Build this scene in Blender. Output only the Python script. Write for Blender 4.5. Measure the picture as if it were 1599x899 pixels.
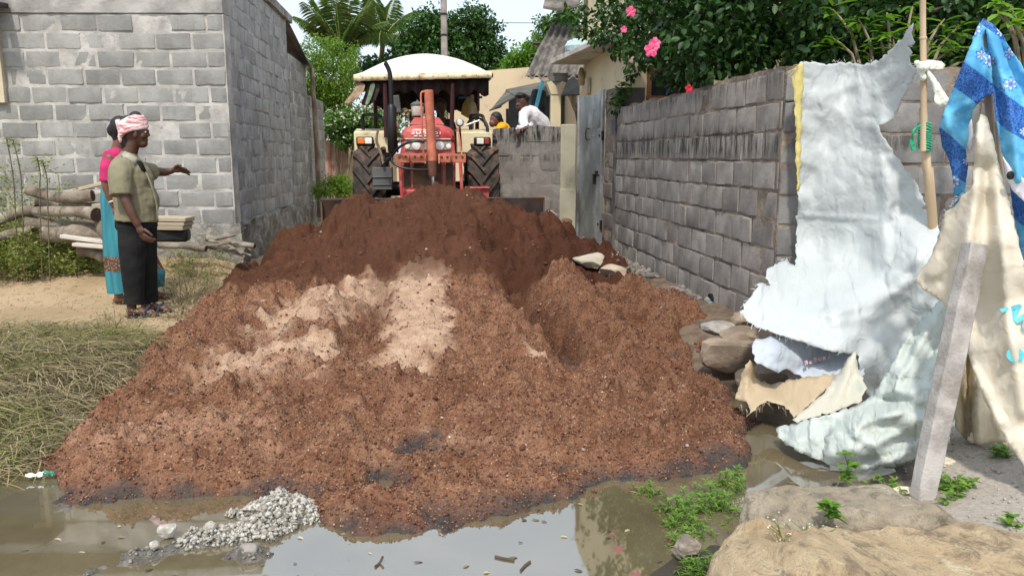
import bpy, bmesh, math, random
import numpy as np
from mathutils import Vector, Matrix, Euler
from mathutils.geometry import delaunay_2d_cdt

for o in list(bpy.data.objects):
    bpy.data.objects.remove(o)
SC = bpy.context.scene
COL = SC.collection
R = math.radians
rnd = random.Random(7)
nrg = np.random.default_rng(11)

# ------------------------------------------------------------ camera
F, CX, CY, H = 1200.0, 799.5, 449.5, 1.35
PIT, YAW = math.atan(206 / 1200.0), math.atan(132 / 1217.0)
cd = bpy.data.cameras.new('camera')
cam = bpy.data.objects.new('camera', cd)
COL.objects.link(cam)
cam.location = (0, 0, H)
cam.rotation_euler = (math.pi / 2 - PIT, 0, -YAW)
cd.sensor_width = 36
cd.lens = 36 * F / 1599
cd.clip_start = 0.05
cd.clip_end = 2000
SC.camera = cam

# ------------------------------------------------------------ sky and sun
SUN_EL, SUN_AZ = 56, 196        # azimuth clockwise from +Y (the lane direction): behind and slightly left of the camera
w = bpy.data.worlds.new('World')
SC.world = w
w.use_nodes = True
nt = w.node_tree
nt.nodes.clear()
sky = nt.nodes.new('ShaderNodeTexSky')
sky.sky_type = 'NISHITA'
sky.sun_disc = False
sky.sun_elevation = R(SUN_EL)
sky.sun_rotation = R(SUN_AZ)
sky.air_density = 1.0
sky.dust_density = 4.0
sky.ozone_density = 1.0
hz = nt.nodes.new('ShaderNodeMix')
hz.data_type = 'RGBA'
hz.inputs[0].default_value = 0.65                    # thin bright haze veil over the blue
hz.inputs[7].default_value = (7.1, 8.0, 9.0, 1)
bg = nt.nodes.new('ShaderNodeBackground')
bg.inputs[1].default_value = 0.13
wo = nt.nodes.new('ShaderNodeOutputWorld')
nt.links.new(sky.outputs[0], hz.inputs[6])
nt.links.new(hz.outputs[2], bg.inputs[0])
nt.links.new(bg.outputs[0], wo.inputs[0])
sd = bpy.data.lights.new('sun', 'SUN')
sd.energy = 2.6
sd.angle = R(3.5)
sd.color = (1.0, 0.95, 0.87)
sun = bpy.data.objects.new('sun', sd)
COL.objects.link(sun)
_az, _el = R(SUN_AZ), R(SUN_EL)
sdir = Vector((math.sin(_az) * math.cos(_el), math.cos(_az) * math.cos(_el), math.sin(_el)))
sun.rotation_euler = sdir.to_track_quat('Z', 'Y').to_euler()
sun.location = sdir * 30
SC.view_settings.view_transform = 'Standard'
SC.view_settings.look = 'None'
SC.view_settings.exposure = 0.42
SC.view_settings.gamma = 1.0
SC.view_settings.use_curve_mapping = False

# ------------------------------------------------------------ pixel -> world
_f = np.array((math.sin(YAW) * math.cos(PIT), math.cos(YAW) * math.cos(PIT), -math.sin(PIT)))
_r = np.array((math.cos(YAW), -math.sin(YAW), 0.0))
_u = np.cross(_r, _f)
def ray(x, y):
    return _f + (x - CX) / F * _r - (y - CY) / F * _u
def at_y(x, y, Y):
    d = ray(x, y); t = Y / d[1]
    return Vector((d[0] * t, Y, H + d[2] * t))
def at_z(x, y, z):
    d = ray(x, y); t = (z - H) / d[2]
    return Vector((d[0] * t, d[1] * t, z))
def at_x(x, y, X):
    d = ray(x, y); t = X / d[0]
    return Vector((X, d[1] * t, H + d[2] * t))

# ------------------------------------------------------------ noise
def _hash2(ix, iy, s):
    n = (ix.astype(np.int64) * 374761393 + iy.astype(np.int64) * 668265263 + s * 1274126177) & 0x7fffffff
    n = ((n ^ (n >> 13)) * 1274126177) & 0x7fffffff
    n = (n ^ (n >> 16)) & 0xffff
    return n / 65535.0
def vnoise(x, y, s=0):
    x = np.asarray(x, float); y = np.asarray(y, float)
    ix = np.floor(x); iy = np.floor(y); fx = x - ix; fy = y - iy
    fx = fx * fx * fx * (fx * (fx * 6 - 15) + 10); fy = fy * fy * fy * (fy * (fy * 6 - 15) + 10)
    a = _hash2(ix, iy, s); b = _hash2(ix + 1, iy, s); c = _hash2(ix, iy + 1, s); d = _hash2(ix + 1, iy + 1, s)
    return (a * (1 - fx) + b * fx) * (1 - fy) + (c * (1 - fx) + d * fx) * fy - 0.5
def fbm(x, y, s=0, o=4, g=0.5, l=2.07):
    t = 0; a = 1.0; x = np.asarray(x, float); y = np.asarray(y, float)
    for k in range(o):
        t = t + a * vnoise(x + 17.3 * k, y - 9.1 * k, s + k)
        x, y = (x * 0.8 - y * 0.6) * l, (x * 0.6 + y * 0.8) * l
        a *= g
    return t
def noise3(P, s=0, o=3, g=0.5):
    P = np.asarray(P, float)
    return (fbm(P[:, 0] + P[:, 2] * 0.71, P[:, 1] - P[:, 2] * 0.37, s, o, g)
            + fbm(P[:, 1] + P[:, 0] * 0.53, P[:, 2] + P[:, 0] * 0.29, s + 31, o, g)
            + fbm(P[:, 2] - P[:, 1] * 0.61, P[:, 0] + P[:, 1] * 0.17, s + 57, o, g)) * 0.6
def sstep(a, b, x):
    t = np.clip((np.asarray(x, float) - a) / (b - a), 0, 1)
    return t * t * (3 - 2 * t)
def poly_sdf(x, y, poly):
    """signed distance to a polygon, positive inside"""
    x = np.asarray(x, float); y = np.asarray(y, float)
    d = np.full(x.shape, 1e9); ins = np.zeros(x.shape, bool); n = len(poly)
    for i in range(n):
        ax, ay = poly[i][0], poly[i][1]; bx, by = poly[(i + 1) % n][0], poly[(i + 1) % n][1]
        ex, ey = bx - ax, by - ay
        t = np.clip(((x - ax) * ex + (y - ay) * ey) / (ex * ex + ey * ey + 1e-12), 0, 1)
        d = np.minimum(d, (x - ax - t * ex) ** 2 + (y - ay - t * ey) ** 2)
        c = (ay > y) != (by > y)
        with np.errstate(divide='ignore', invalid='ignore'):
            xi = (bx - ax) * (y - ay) / (by - ay + 1e-15) + ax
        ins ^= c & (x < xi)
    d = np.sqrt(d)
    return np.where(ins, d, -d)

# ------------------------------------------------------------ objects
def tag(o, label=None, cat=None, group=None, kind=None):
    if label: o['label'] = label
    if cat: o['category'] = cat
    if group: o['group'] = group
    if kind: o['kind'] = kind
    return o
def empty(name, loc, label=None, cat=None, group=None):
    o = bpy.data.objects.new(name, None)
    o.empty_display_size = 0.1
    COL.objects.link(o)
    o.location = loc
    return tag(o, label, cat, group)
def wloc(o):
    v = Vector((0, 0, 0))
    while o is not None:
        v += Vector(o.location); o = o.parent
    return v
def link(name, me, mat=None, parent=None, loc=None, smooth=None):
    o = bpy.data.objects.new(name, me)
    COL.objects.link(o)
    if mat is not None:
        me.materials.clear()
        for m in (mat if isinstance(mat, (list, tuple)) else [mat]): me.materials.append(m)
    if parent is not None: o.parent = parent
    if loc is not None: o.location = loc
    if smooth is not None: smooth_mesh(me, smooth)
    return o
def smooth_mesh(me, ang):
    me.polygons.foreach_set('use_smooth', [True] * len(me.polygons))
    if ang < 179: me.set_sharp_from_angle(angle=R(ang))
def np_mesh(name, V, Fc):
    me = bpy.data.meshes.new(name)
    V = np.asarray(V, np.float32)
    Fc = np.asarray(Fc, np.int32)
    k = Fc.shape[1]
    me.vertices.add(len(V)); me.vertices.foreach_set('co', V.ravel())
    me.loops.add(Fc.size); me.loops.foreach_set('vertex_index', Fc.ravel())
    me.polygons.add(len(Fc))
    me.polygons.foreach_set('loop_start', np.arange(0, Fc.size, k, dtype=np.int32))
    me.polygons.foreach_set('loop_total', np.full(len(Fc), k, np.int32))
    me.update(calc_edges=True)
    me.validate()
    return me
def fattr(me, name, vals, dom='POINT'):
    a = me.attributes.new(name, 'FLOAT', dom)
    a.data.foreach_set('value', np.asarray(vals, np.float32))

class MB:
    """collects primitive shapes in world space and builds ONE mesh object"""
    def __init__(s): s.v = []; s.f = []
    def add(s, vs, fs):
        b = len(s.v); s.v.extend([tuple(v) for v in vs]); s.f.extend([tuple(b + i for i in f) for f in fs]); return s
    def box(s, c, size, rot=None, taper=(1, 1)):
        c = Vector(c); hx, hy, hz_ = [q / 2 for q in size]
        m = rot if isinstance(rot, Matrix) else (Euler(rot).to_matrix() if rot else Matrix.Identity(3))
        vs = []
        for z in (-1, 1):
            tx, ty = taper if z > 0 else (1, 1)
            for y in (-1, 1):
                for x in (-1, 1):
                    vs.append(c + m @ Vector((x * hx * tx, y * hy * ty, z * hz_)))
        return s.add(vs, [(0, 2, 3, 1), (4, 5, 7, 6), (0, 1, 5, 4), (2, 6, 7, 3), (0, 4, 6, 2), (1, 3, 7, 5)])
    def tube(s, pts, rad, n=10, caps=True, flat=None):
        pts = [Vector(p) for p in pts]
        if not isinstance(rad, (list, tuple)): rad = [rad] * len(pts)
        rings = []; up = None
        for i, p in enumerate(pts):
            t = (pts[min(i + 1, len(pts) - 1)] - pts[max(i - 1, 0)]).normalized()
            if up is None:
                up = Vector((0, 0, 1)) if abs(t.z) < 0.9 else Vector((1, 0, 0))
            x = t.cross(up).normalized(); up = x.cross(t).normalized()
            r = rad[i]; fl = flat if flat else 1.0
            rings.append([p + (x * math.cos(a) + up * math.sin(a) * fl) * r for a in [2 * math.pi * k / n for k in range(n)]])
        vs = [v for rg in rings for v in rg]; fs = []
        for i in range(len(pts) - 1):
            for k in range(n):
                a, b = i * n + k, i * n + (k + 1) % n
                fs.append((a, a + n, b + n, b))
        if caps:
            fs.append(tuple(range(n))); fs.append(tuple(reversed(range((len(pts) - 1) * n, len(pts) * n))))
        return s.add(vs, fs)
    def lathe(s, c, prof, axis=(0, 0, 1), n=24):
        """prof: list of (radius, height along axis)"""
        q = Vector((0, 0, 1)).rotation_difference(Vector(axis)).to_matrix(); c = Vector(c); vs = []; fs = []
        for r, h in prof:
            for k in range(n):
                a = 2 * math.pi * k / n
                vs.append(c + q @ Vector((r * math.cos(a), r * math.sin(a), h)))
        for i in range(len(prof) - 1):
            for k in range(n):
                a, b = i * n + k, i * n + (k + 1) % n
                fs.append((a, b, b + n, a + n))
        fs.append(tuple(reversed(range(n)))); fs.append(tuple(range((len(prof) - 1) * n, len(prof) * n)))
        return s.add(vs, fs)
    def prism(s, poly, d0, d1, fn):
        """extrude a 2D polygon; fn(a, b, d) -> point"""
        n = len(poly); vs = [fn(a, b, d0) for a, b in poly] + [fn(a, b, d1) for a, b in poly]
        fs = [tuple(reversed(range(n))), tuple(range(n, 2 * n))] + [(i, (i + 1) % n, n + (i + 1) % n, n + i) for i in range(n)]
        return s.add(vs, fs)
    def build(s, name, mat, parent=None, bevel=0, smooth=40, seg=2):
        off = wloc(parent) if parent is not None else None
        vs = s.v
        me = bpy.data.meshes.new(name)
        o = None
        if off is None:
            a = np.array([tuple(v) for v in vs]); c = a.mean(0); c[2] = a[:, 2].min(); off = Vector(c)
            loc = off
        else: loc = None
        me.from_pydata([tuple(Vector(v) - off) for v in vs], [], s.f)
        me.update()
        bm = bmesh.new(); bm.from_mesh(me); bmesh.ops.recalc_face_normals(bm, faces=bm.faces); bm.to_mesh(me); bm.free()
        o = link(name, me, mat, parent, loc, smooth)
        if bevel:
            m = o.modifiers.new('bevel', 'BEVEL'); m.width = bevel; m.segments = seg; m.limit_method = 'ANGLE'; m.angle_limit = R(35)
        return o
def cat_rom(pts, per=6):
    pts = [Vector(p) for p in pts]; out = []
    for i in range(len(pts) - 1):
        p0, p1, p2, p3 = pts[max(i - 1, 0)], pts[i], pts[i + 1], pts[min(i + 2, len(pts) - 1)]
        for k in range(per):
            t = k / per
            out.append(0.5 * ((2 * p1) + (p2 - p0) * t + (2 * p0 - 5 * p1 + 4 * p2 - p3) * t * t + (3 * p1 - p0 - 3 * p2 + p3) * t ** 3))
    out.append(pts[-1]); return out

# ------------------------------------------------------------ materials
def mixc(nt, fac, a, b, blend='MIX'):
    m = nt.nodes.new('ShaderNodeMix'); m.data_type = 'RGBA'; m.blend_type = blend
    for sock, v in ((0, fac), (6, a), (7, b)):
        if hasattr(v, 'is_output') or isinstance(v, bpy.types.NodeSocket): nt.links.new(v, m.inputs[sock])
        elif sock == 0: m.inputs[0].default_value = v
        else: m.inputs[sock].default_value = (*v, 1) if len(v) == 3 else v
    return m.outputs[2]
def mathn(nt, op, a, b=None, clamp=False):
    m = nt.nodes.new('ShaderNodeMath'); m.operation = op; m.use_clamp = clamp
    for i, v in enumerate((a, b)):
        if v is None: continue
        if isinstance(v, bpy.types.NodeSocket): nt.links.new(v, m.inputs[i])
        else: m.inputs[i].default_value = v
    return m.outputs[0]
def ramp(nt, s, a, b):
    m = nt.nodes.new('ShaderNodeMapRange'); m.interpolation_type = 'SMOOTHSTEP'
    nt.links.new(s, m.inputs[0]); m.inputs[1].default_value = a; m.inputs[2].default_value = b
    return m.outputs[0]
def pos(nt, scale=(1, 1, 1)):
    g = nt.nodes.new('ShaderNodeNewGeometry')
    m = nt.nodes.new('ShaderNodeMapping'); m.inputs['Scale'].default_value = scale
    nt.links.new(g.outputs['Position'], m.inputs[0]); return m.outputs[0]
def noise(nt, co, scale, detail=4, rough=0.55, dist=0):
    n = nt.nodes.new('ShaderNodeTexNoise'); n.inputs['Scale'].default_value = scale; n.inputs['Detail'].default_value = detail
    n.inputs['Roughness'].default_value = rough; n.inputs['Distortion'].default_value = dist
    nt.links.new(co, n.inputs['Vector']); return n.outputs[0]
def voro(nt, co, scale, feat='F1', out=0):
    n = nt.nodes.new('ShaderNodeTexVoronoi'); n.feature = feat; n.inputs['Scale'].default_value = scale
    nt.links.new(co, n.inputs['Vector']); return n.outputs[out]
def attr(nt, name, out='Fac'):
    n = nt.nodes.new('ShaderNodeAttribute'); n.attribute_name = name; return n.outputs[out]
def bump(nt, h, strength, dist=0.01, prev=None):
    b = nt.nodes.new('ShaderNodeBump'); b.inputs['Strength'].default_value = strength; b.inputs['Distance'].default_value = dist
    nt.links.new(h, b.inputs['Height'])
    if prev is not None: nt.links.new(prev, b.inputs['Normal'])
    return b.outputs[0]
def newmat(name):
    m = bpy.data.materials.new(name); m.use_nodes = True
    nt = m.node_tree; p = nt.nodes['Principled BSDF']; return m, nt, p
def setc(nt, p, c):
    if isinstance(c, bpy.types.NodeSocket): nt.links.new(c, p.inputs['Base Color'])
    else: p.inputs['Base Color'].default_value = (*c, 1)
def sc(c, k): return tuple(min(1, max(0, q * k)) for q in c)
def M(name, base, base2=None, var=0.25, scale=6, rough=0.75, bmp=0.25, bscale=45, bdist=0.01, metal=0, spec=0.35, orand=0.0,
      dirt=None, dscale=2.5, damt=0.5, stretch=(1, 1, 1), coat=0, bdet=5):
    m, nt, p = newmat(name)
    co = pos(nt, stretch)
    c = mixc(nt, ramp(nt, noise(nt, co, scale), 0.35, 0.65), sc(base, 1 - var), sc(base, 1 + var) if base2 is None else base2)
    if dirt is not None:
        d = ramp(nt, noise(nt, co, dscale, 6, 0.65), 0.62 - damt * 0.3, 0.72)
        c = mixc(nt, d, c, dirt)
    if orand:
        oi = nt.nodes.new('ShaderNodeObjectInfo')
        v = mathn(nt, 'MULTIPLY_ADD', oi.outputs['Random'], orand * 2); v.node.inputs[2].default_value = 1 - orand
        hs = nt.nodes.new('ShaderNodeHueSaturation'); nt.links.new(c, hs.inputs['Color']); nt.links.new(v, hs.inputs['Value']); c = hs.outputs[0]
    setc(nt, p, c)
    p.inputs['Roughness'].default_value = rough
    p.inputs['Metallic'].default_value = metal
    p.inputs['Specular IOR Level'].default_value = spec
    if coat: p.inputs['Coat Weight'].default_value = coat; p.inputs['Coat Roughness'].default_value = 0.15
    if bmp: nt.links.new(bump(nt, noise(nt, co, bscale, bdet, 0.6), bmp, bdist), p.inputs['Normal'])
    return m
def leafmat(name, dark, light, trans=0.3, rough=0.45):
    m, nt, p = newmat(name)
    t = attr(nt, 'tint')
    c = mixc(nt, t, dark, light)
    setc(nt, p, c); p.inputs['Roughness'].default_value = rough; p.inputs['Specular IOR Level'].default_value = 0.35
    tr = nt.nodes.new('ShaderNodeBsdfTranslucent')
    nt.links.new(mixc(nt, 1.0, c, (1.5, 1.6, 0.7), 'MULTIPLY'), tr.inputs[0])
    mx = nt.nodes.new('ShaderNodeMixShader'); mx.inputs[0].default_value = trans
    nt.links.new(p.outputs[0], mx.inputs[1]); nt.links.new(tr.outputs[0], mx.inputs[2])
    nt.links.new(mx.outputs[0], nt.nodes['Material Output'].inputs[0])
    return m
# ============================================================ GROUND, WATER, SOIL FILL
WZ = -0.12
def pz(pts, z): return [tuple(at_z(x, y, z)[:2]) for x, y in pts]
PUDDLE = pz([(-160, 700), (0, 716), (60, 722), (140, 640), (300, 600), (900, 560), (1140, 610), (1215, 640), (1300, 655), (1400, 690), (1440, 745), (1290, 765),
             (1180, 800), (1140, 845), (1060, 870), (1030, 899)], WZ) + [(0.75, 1.8), (0.9, 0.6), (-3.5, 0.6), (-3.8, 2.5)]
FILL = (pz([(30, 722), (75, 700), (135, 640), (200, 575)], -0.08) + pz([(255, 522), (335, 455), (400, 412)], 0.02) + [(-1.72, 8.4), (-2.0, 9.2), (-2.1, 10.2), (-1.4, 10.6), (1.2, 10.4), (1.9, 10.3), (2.2, 9.6)]
        + [(2.15, 8.1), (2.12, 7.3), (2.14, 6.6), (2.12, 6.0), (1.98, 5.4), (1.78, 4.75)]
        + pz([(1135, 605), (1162, 660), (1158, 700), (1140, 722), (1060, 742), (930, 745), (915, 770), (800, 800), (690, 818), (560, 832), (500, 815), (478, 790),
              (380, 770), (270, 778), (110, 776), (95, 745), (60, 735)], WZ))
def ground_h(x, y):
    x = np.asarray(x, float); y = np.asarray(y, float)
    near = (np.abs(x) < 12) & (y > -4) & (y < 20)
    d = np.full(x.shape, -9.0)
    d[near] = poly_sdf(x[near], y[near], PUDDLE)
    d = d + 0.10 * fbm(x * 2.2, y * 2.2, 5, 4)
    h = np.where(d > 0, WZ - 0.012 - 0.10 * sstep(0, 0.5, d), WZ + 0.002 + (0.125) * sstep(0, 0.9, -d))
    h = h + 0.012 * fbm(x * 3, y * 3, 9, 4) + 0.035 * fbm(x * 0.7, y * 0.7, 3, 2) * sstep(0.1, 0.8, -d)
    # right bank by the tarps is a little heap of earth
    h = h + 0.10 * np.exp(-(((x - 2.75) / 0.55) ** 2 + ((y - 3.15) / 0.5) ** 2))
    # yard rises gently towards the house and along the right wall
    h = h + 0.16 * sstep(7.2, 9.2, y) * sstep(-1.9, -2.6, x) + 0.10 * sstep(1.6, 2.4, x) * sstep(4.6, 5.6, y)
    return h
def axis_pts(lo, hi, step, far, grow=1.25):
    a = list(np.arange(lo, hi + 1e-6, step)); s = step
    b = [a[0]]
    while b[-1] > -far: s *= grow; b.append(b[-1] - s)
    s = step; c = [a[-1]]
    while c[-1] < far: s *= grow; c.append(c[-1] + s)
    return np.array(b[:0:-1] + a + c[1:])
def grid_mesh(name, xs, ys, hfn):
    X, Y = np.meshgrid(xs, ys)
    Z = hfn(X.ravel(), Y.ravel())
    V = np.stack([X.ravel(), Y.ravel(), Z], 1)
    nx, ny = len(xs), len(ys)
    i = (np.arange(ny - 1)[:, None] * nx + np.arange(nx - 1)[None, :]).ravel()
    return V, np.stack([i, i + 1, i + nx + 1, i + nx], 1)
V, Fq = grid_mesh('ground', axis_pts(-7.5, 6.5, 0.045, 420), axis_pts(0.3, 12.5, 0.045, 420), ground_h)
nr = (np.abs(V[:, 0]) < 4) & (V[:, 1] > 2) & (V[:, 1] < 12)          # the old lane surface lies lower under the fill
V[nr, 2] -= 0.25 * sstep(0.15, 0.5, poly_sdf(V[nr, 0], V[nr, 1], FILL))
me = np_mesh('ground', V, Fq)
m, nt, p = newmat('bare_earth')
co = pos(nt)
c = mixc(nt, ramp(nt, noise(nt, co, 1.1, 5), 0.35, 0.65), (0.33, 0.235, 0.135), (0.42, 0.31, 0.19))
c = mixc(nt, ramp(nt, noise(nt, co, 14, 6, 0.7), 0.52, 0.72), c, (0.20, 0.145, 0.09))
sx = nt.nodes.new('ShaderNodeSeparateXYZ'); nt.links.new(co, sx.inputs[0])
wet = ramp(nt, mathn(nt, 'ADD', sx.outputs[2], mathn(nt, 'MULTIPLY', noise(nt, co, 5, 4), 0.05)), -0.035, -0.085)
c = mixc(nt, wet, c, (0.055, 0.046, 0.036))
right = mathn(nt, "MULTIPLY", ramp(nt, sx.outputs[0], 1.25, 1.75), ramp(nt, sx.outputs[1], 5.2, 4.2))
grav = mixc(nt, ramp(nt, noise(nt, co, 48, 6, 0.75), 0.35, 0.65), (0.40, 0.36, 0.315), (0.30, 0.26, 0.215))
c = mixc(nt, mathn(nt, 'MULTIPLY', right, mathn(nt, 'SUBTRACT', 1.0, wet)), c, grav)
hum = mathn(nt, 'MULTIPLY', ramp(nt, sx.outputs[0], -1.5, -1.9), ramp(nt, mathn(nt, 'ADD', sx.outputs[1], mathn(nt, 'MULTIPLY', noise(nt, co, 3, 4), 0.6)), 6.3, 5.9))
c = mixc(nt, mathn(nt, 'MULTIPLY', hum, 0.9), c, (0.075, 0.06, 0.035))
foot = mathn(nt, 'MULTIPLY', ramp(nt, sx.outputs[0], 1.5, 1.8), ramp(nt, sx.outputs[1], 4.3, 4.9))
c = mixc(nt, mathn(nt, 'MULTIPLY', foot, 0.9), c, mixc(nt, ramp(nt, noise(nt, co, 9, 5), 0.4, 0.6), (0.085, 0.058, 0.042), (0.15, 0.11, 0.08)))
setc(nt, p, c)
p.inputs['Specular IOR Level'].default_value = 0.25
nt.links.new(mixc(nt, wet, (0.95, 0.95, 0.95), (0.32, 0.32, 0.32)), p.inputs['Roughness'])
b1 = bump(nt, noise(nt, co, 38, 6, 0.7), 0.55, 0.02)
nt.links.new(bump(nt, noise(nt, co, 170, 3, 0.6), 0.4, 0.006, b1), p.inputs['Normal'])
tag(link('ground', me, m, smooth=180), kind='structure')

# water
def wat_h(x, y): return np.full(x.shape, WZ)
V, Fq = grid_mesh('water', np.linspace(-4.2, 2.9, 40), np.linspace(0.3, 5.2, 30), wat_h)
m, nt, p = newmat('muddy_water')
co = pos(nt)
c = mixc(nt, ramp(nt, noise(nt, co, 1.3, 4, 0.6, 0.6), 0.35, 0.65), (0.105, 0.084, 0.046), (0.155, 0.128, 0.075))
setc(nt, p, c)
p.inputs['Roughness'].default_value = 0.03
p.inputs['IOR'].default_value = 3.7
nt.links.new(bump(nt, noise(nt, pos(nt, (1, 0.6, 1)), 5, 3, 0.5, 0.4), 0.03, 0.01), p.inputs['Normal'])
tag(link('puddle_water', np_mesh('water', V, Fq), m, smooth=180), kind='structure')

# ---- red soil fill: heightfield of the spread soil, the ruts and the pile in front of the blade
def rx_(y): return 0.88 - 0.07 * (y - 5.2) + 0.04 * np.sin(y * 2.6 + 1)
def rut(x, y, xc, wid, y0, y1, dep):
    return -dep * np.exp(-((x - xc) / wid) ** 2) * sstep(y0, y0 + 0.7, y) * sstep(y1, y1 - 0.5, y)
CR_X = np.array([-2.4, -1.75, -1.35, -1.02, -0.62, -0.2, 0.1, 0.45, 0.8, 1.15, 1.5, 1.75, 2.1, 2.6])
CR_Z = np.array([0.10, 0.16, 0.40, 0.64, 0.86, 0.945, 0.965, 0.92, 0.80, 0.70, 0.55, 0.42, 0.30, 0.2])
def fill_h(x, y, fine=True):
    g = ground_h(x, y)
    d = poly_sdf(x, y, FILL) + 0.10 * fbm(x * 2.6, y * 2.6, 21, 5, 0.6) + 0.035
    # thickness from the margin inwards, thicker towards the tractor
    top = np.interp(y, [2.4, 3.0, 3.7, 4.4, 5.2, 7.0, 9, 11], [-0.07, -0.05, 0.01, 0.07, 0.14, 0.25, 0.28, 0.22])
    edge = np.clip(1 - np.exp(-np.maximum(d, 0) / (0.11 + 0.30 * sstep(3.5, 4.6, y))), 0, 1)
    h = WZ - 0.02 + (top - WZ + 0.02) * edge
    h = np.where(y > 5.0, np.maximum(h, g - 0.05 + (top - g + 0.05) * edge), h)
    # pile
    ridge = 8.12 + 0.10 * fbm(x * 1.3, x * 0 + 2, 4, 3)
    crest = np.interp(x, CR_X, CR_Z) + 0.05 * fbm(x * 2.2, y * 1.5, 41, 3)
    front = crest - np.maximum(ridge - y, 0) * (0.56 + 0.12 * vnoise(x * 1.1, x * 0, 8)) - 0.10 * np.exp(-((ridge - y) / 0.16) ** 2) * 0.3
    back = np.interp(y, [8.3, 8.34, 9.2], [0, -0.5, -0.75])
    back = np.where(x < -1.22, -0.10 * np.maximum(y - 8.3, 0), back)
    pile = front + np.where(y > 8.3, back, 0)
    pile = np.maximum(pile, 0.56 - 0.7 * np.hypot((x + 1.55) / 0.9, (y - 9.6) / 1.1))
    pile = pile + 0.11 * fbm(x * 2.4, y * 2.4, 61, 4, 0.55) * sstep(0.25, 0.5, pile)
    k = 0.025
    hm = np.clip(0.5 + 0.5 * (pile - h) / k, 0, 1)
    blend = h * (1 - hm) + pile * hm + k * hm * (1 - hm)
    h = np.where(d > 0, blend * sstep(-0.02, 0.2, d) + h * (1 - sstep(-0.02, 0.2, d)), h)
    # wheel ruts, trampled humps
    h = h + rut(x, y, -0.46 + 0.03 * np.sin(y * 2), 0.125, 4.6, 7.3, 0.15) + rut(x, y, rx_(y), 0.15, 4.4, 7.15, 0.25)
    h = h + 0.11 * np.exp(-((x - 1.22) / 0.2) ** 2) * sstep(4.9, 5.6, y) * sstep(7.4, 6.8, y)
    h = h + 0.06 * np.exp(-((x + 0.83) / 0.22) ** 2) * sstep(4.7, 5.3, y) * sstep(7.0, 6.3, y) - 0.08 * np.exp(-((x + 1.17) / 0.10) ** 2) * sstep(4.8, 5.2, y) * sstep(7.0, 6.4, y)
    fl = np.clip((0.30 - np.abs(x + 0.07)) / 0.10, 0, 1) * sstep(4.6, 5.0, y) * sstep(7.2, 6.8, y)
    FT['flat'] = fl
    h = h + 0.045 * fl
    h = h + rut(x, y, 1.58, 0.12, 5.0, 6.5, 0.08)
    for (px, py, pr, ph) in ((1078, 490, 0.20, 0.17), (1035, 612, 0.09, 0.06), (795, 600, 0.13, 0.06), (545, 590, 0.12, -0.07), (990, 470, 0.2, 0.05), (1140, 650, 0.13, 0.09), (720, 690, 0.12, -0.04), (600, 790, 0.13, 0.06), (575, 800, 0.13, 0.04), (690, 800, 0.12, 0.03)):
        q = at_z(px, py, 0.1 if py < 760 else WZ)
        h = h + ph * np.exp(-(((x - q.x) ** 2 + (y - q.y) ** 2) / pr ** 2))
    if fine:
        e = sstep(0.0, 0.25, d) * (1 - 0.75 * FT['flat'])
        lump = fbm(x * 4.5, y * 4.5, 71, 5, 0.55)
        h = h + (0.030 + 0.055 * e) * lump + 0.016 * np.abs(fbm(x * 17, y * 17, 82, 3, 0.6)) * 1.4 + 0.012 * vnoise(x * 42, y * 42, 93) + 0.008 * vnoise(x * 75, y * 75, 95)
        cl = vnoise(x * 9, y * 9, 99); h = h + (0.045 * sstep(0.20, 0.36, cl) - 0.035 * sstep(0.24, 0.40, -cl)) * e
        h = h + 0.05 * e * np.abs(fbm(x * 2.6 + 5, y * 7.5, 133, 4, 0.6)) - 0.03 * e * sstep(0.1, 0.4, fbm(x * 4, y * 9, 143, 3))
        rgh = sstep(0.3, 0.6, x) * sstep(4.5, 5.0, y) * sstep(7.6, 7.0, y); h = h + rgh * (0.10 * fbm(x * 5.5, y * 4.2, 173, 4, 0.6) - 0.06 * np.exp(-((x - 1.55) / 0.10) ** 2))
        lp = fbm(x * 5.2 + 9, y * 6.4, 163, 3, 0.5); h = h + 0.042 * sstep(0.12, 0.26, lp) * e * sstep(3.0, 3.6, y)
        cl = vnoise(x * 21, y * 21, 101); h = h + 0.016 * sstep(0.2, 0.34, cl)
        h = h - 0.06 * sstep(0.16, 0.42, fbm(x * 3.1, y * 3.1, 205, 3)) * e + 0.05 * sstep(0.2, 0.45, fbm(x * 2.3, y * 2.9, 215, 3)) * e
    h = h + np.where(d < 0, d * 0.9, 0)
    return h, d
xs = np.arange(-2.75, 2.5, 0.0165)
ys = [2.55]
while ys[-1] < 10.7: ys.append(ys[-1] + 0.012 + 0.0022 * max(0, ys[-1] - 3))
FT = {}
def _fh(x, y):
    h, d = fill_h(x, y); FT['d'] = d; return h
V, Fq = grid_mesh('fill', xs, np.array(ys), _fh)
# a little sideways jitter breaks the grid
V[:, 0] += nrg.normal(0, 0.003, len(V)); V[:, 1] += nrg.normal(0, 0.003, len(V))
gz = ground_h(V[:, 0], V[:, 1])
low = (V[:, 2] < np.maximum(gz, WZ) - 0.03) & (FT['d'] < 0.12)
keep = ~low[Fq].all(1)
keep &= ~((V[Fq, 0].mean(1) < -2.12) & (V[Fq, 1].mean(1) > 8.8))
Fk = Fq[keep]
used = np.zeros(len(V), bool); used[Fk.ravel()] = True
idx = np.cumsum(used) - 1
V2 = V[used]; Fk = idx[Fk]
me = np_mesh('fill', V2, Fk)
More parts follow.
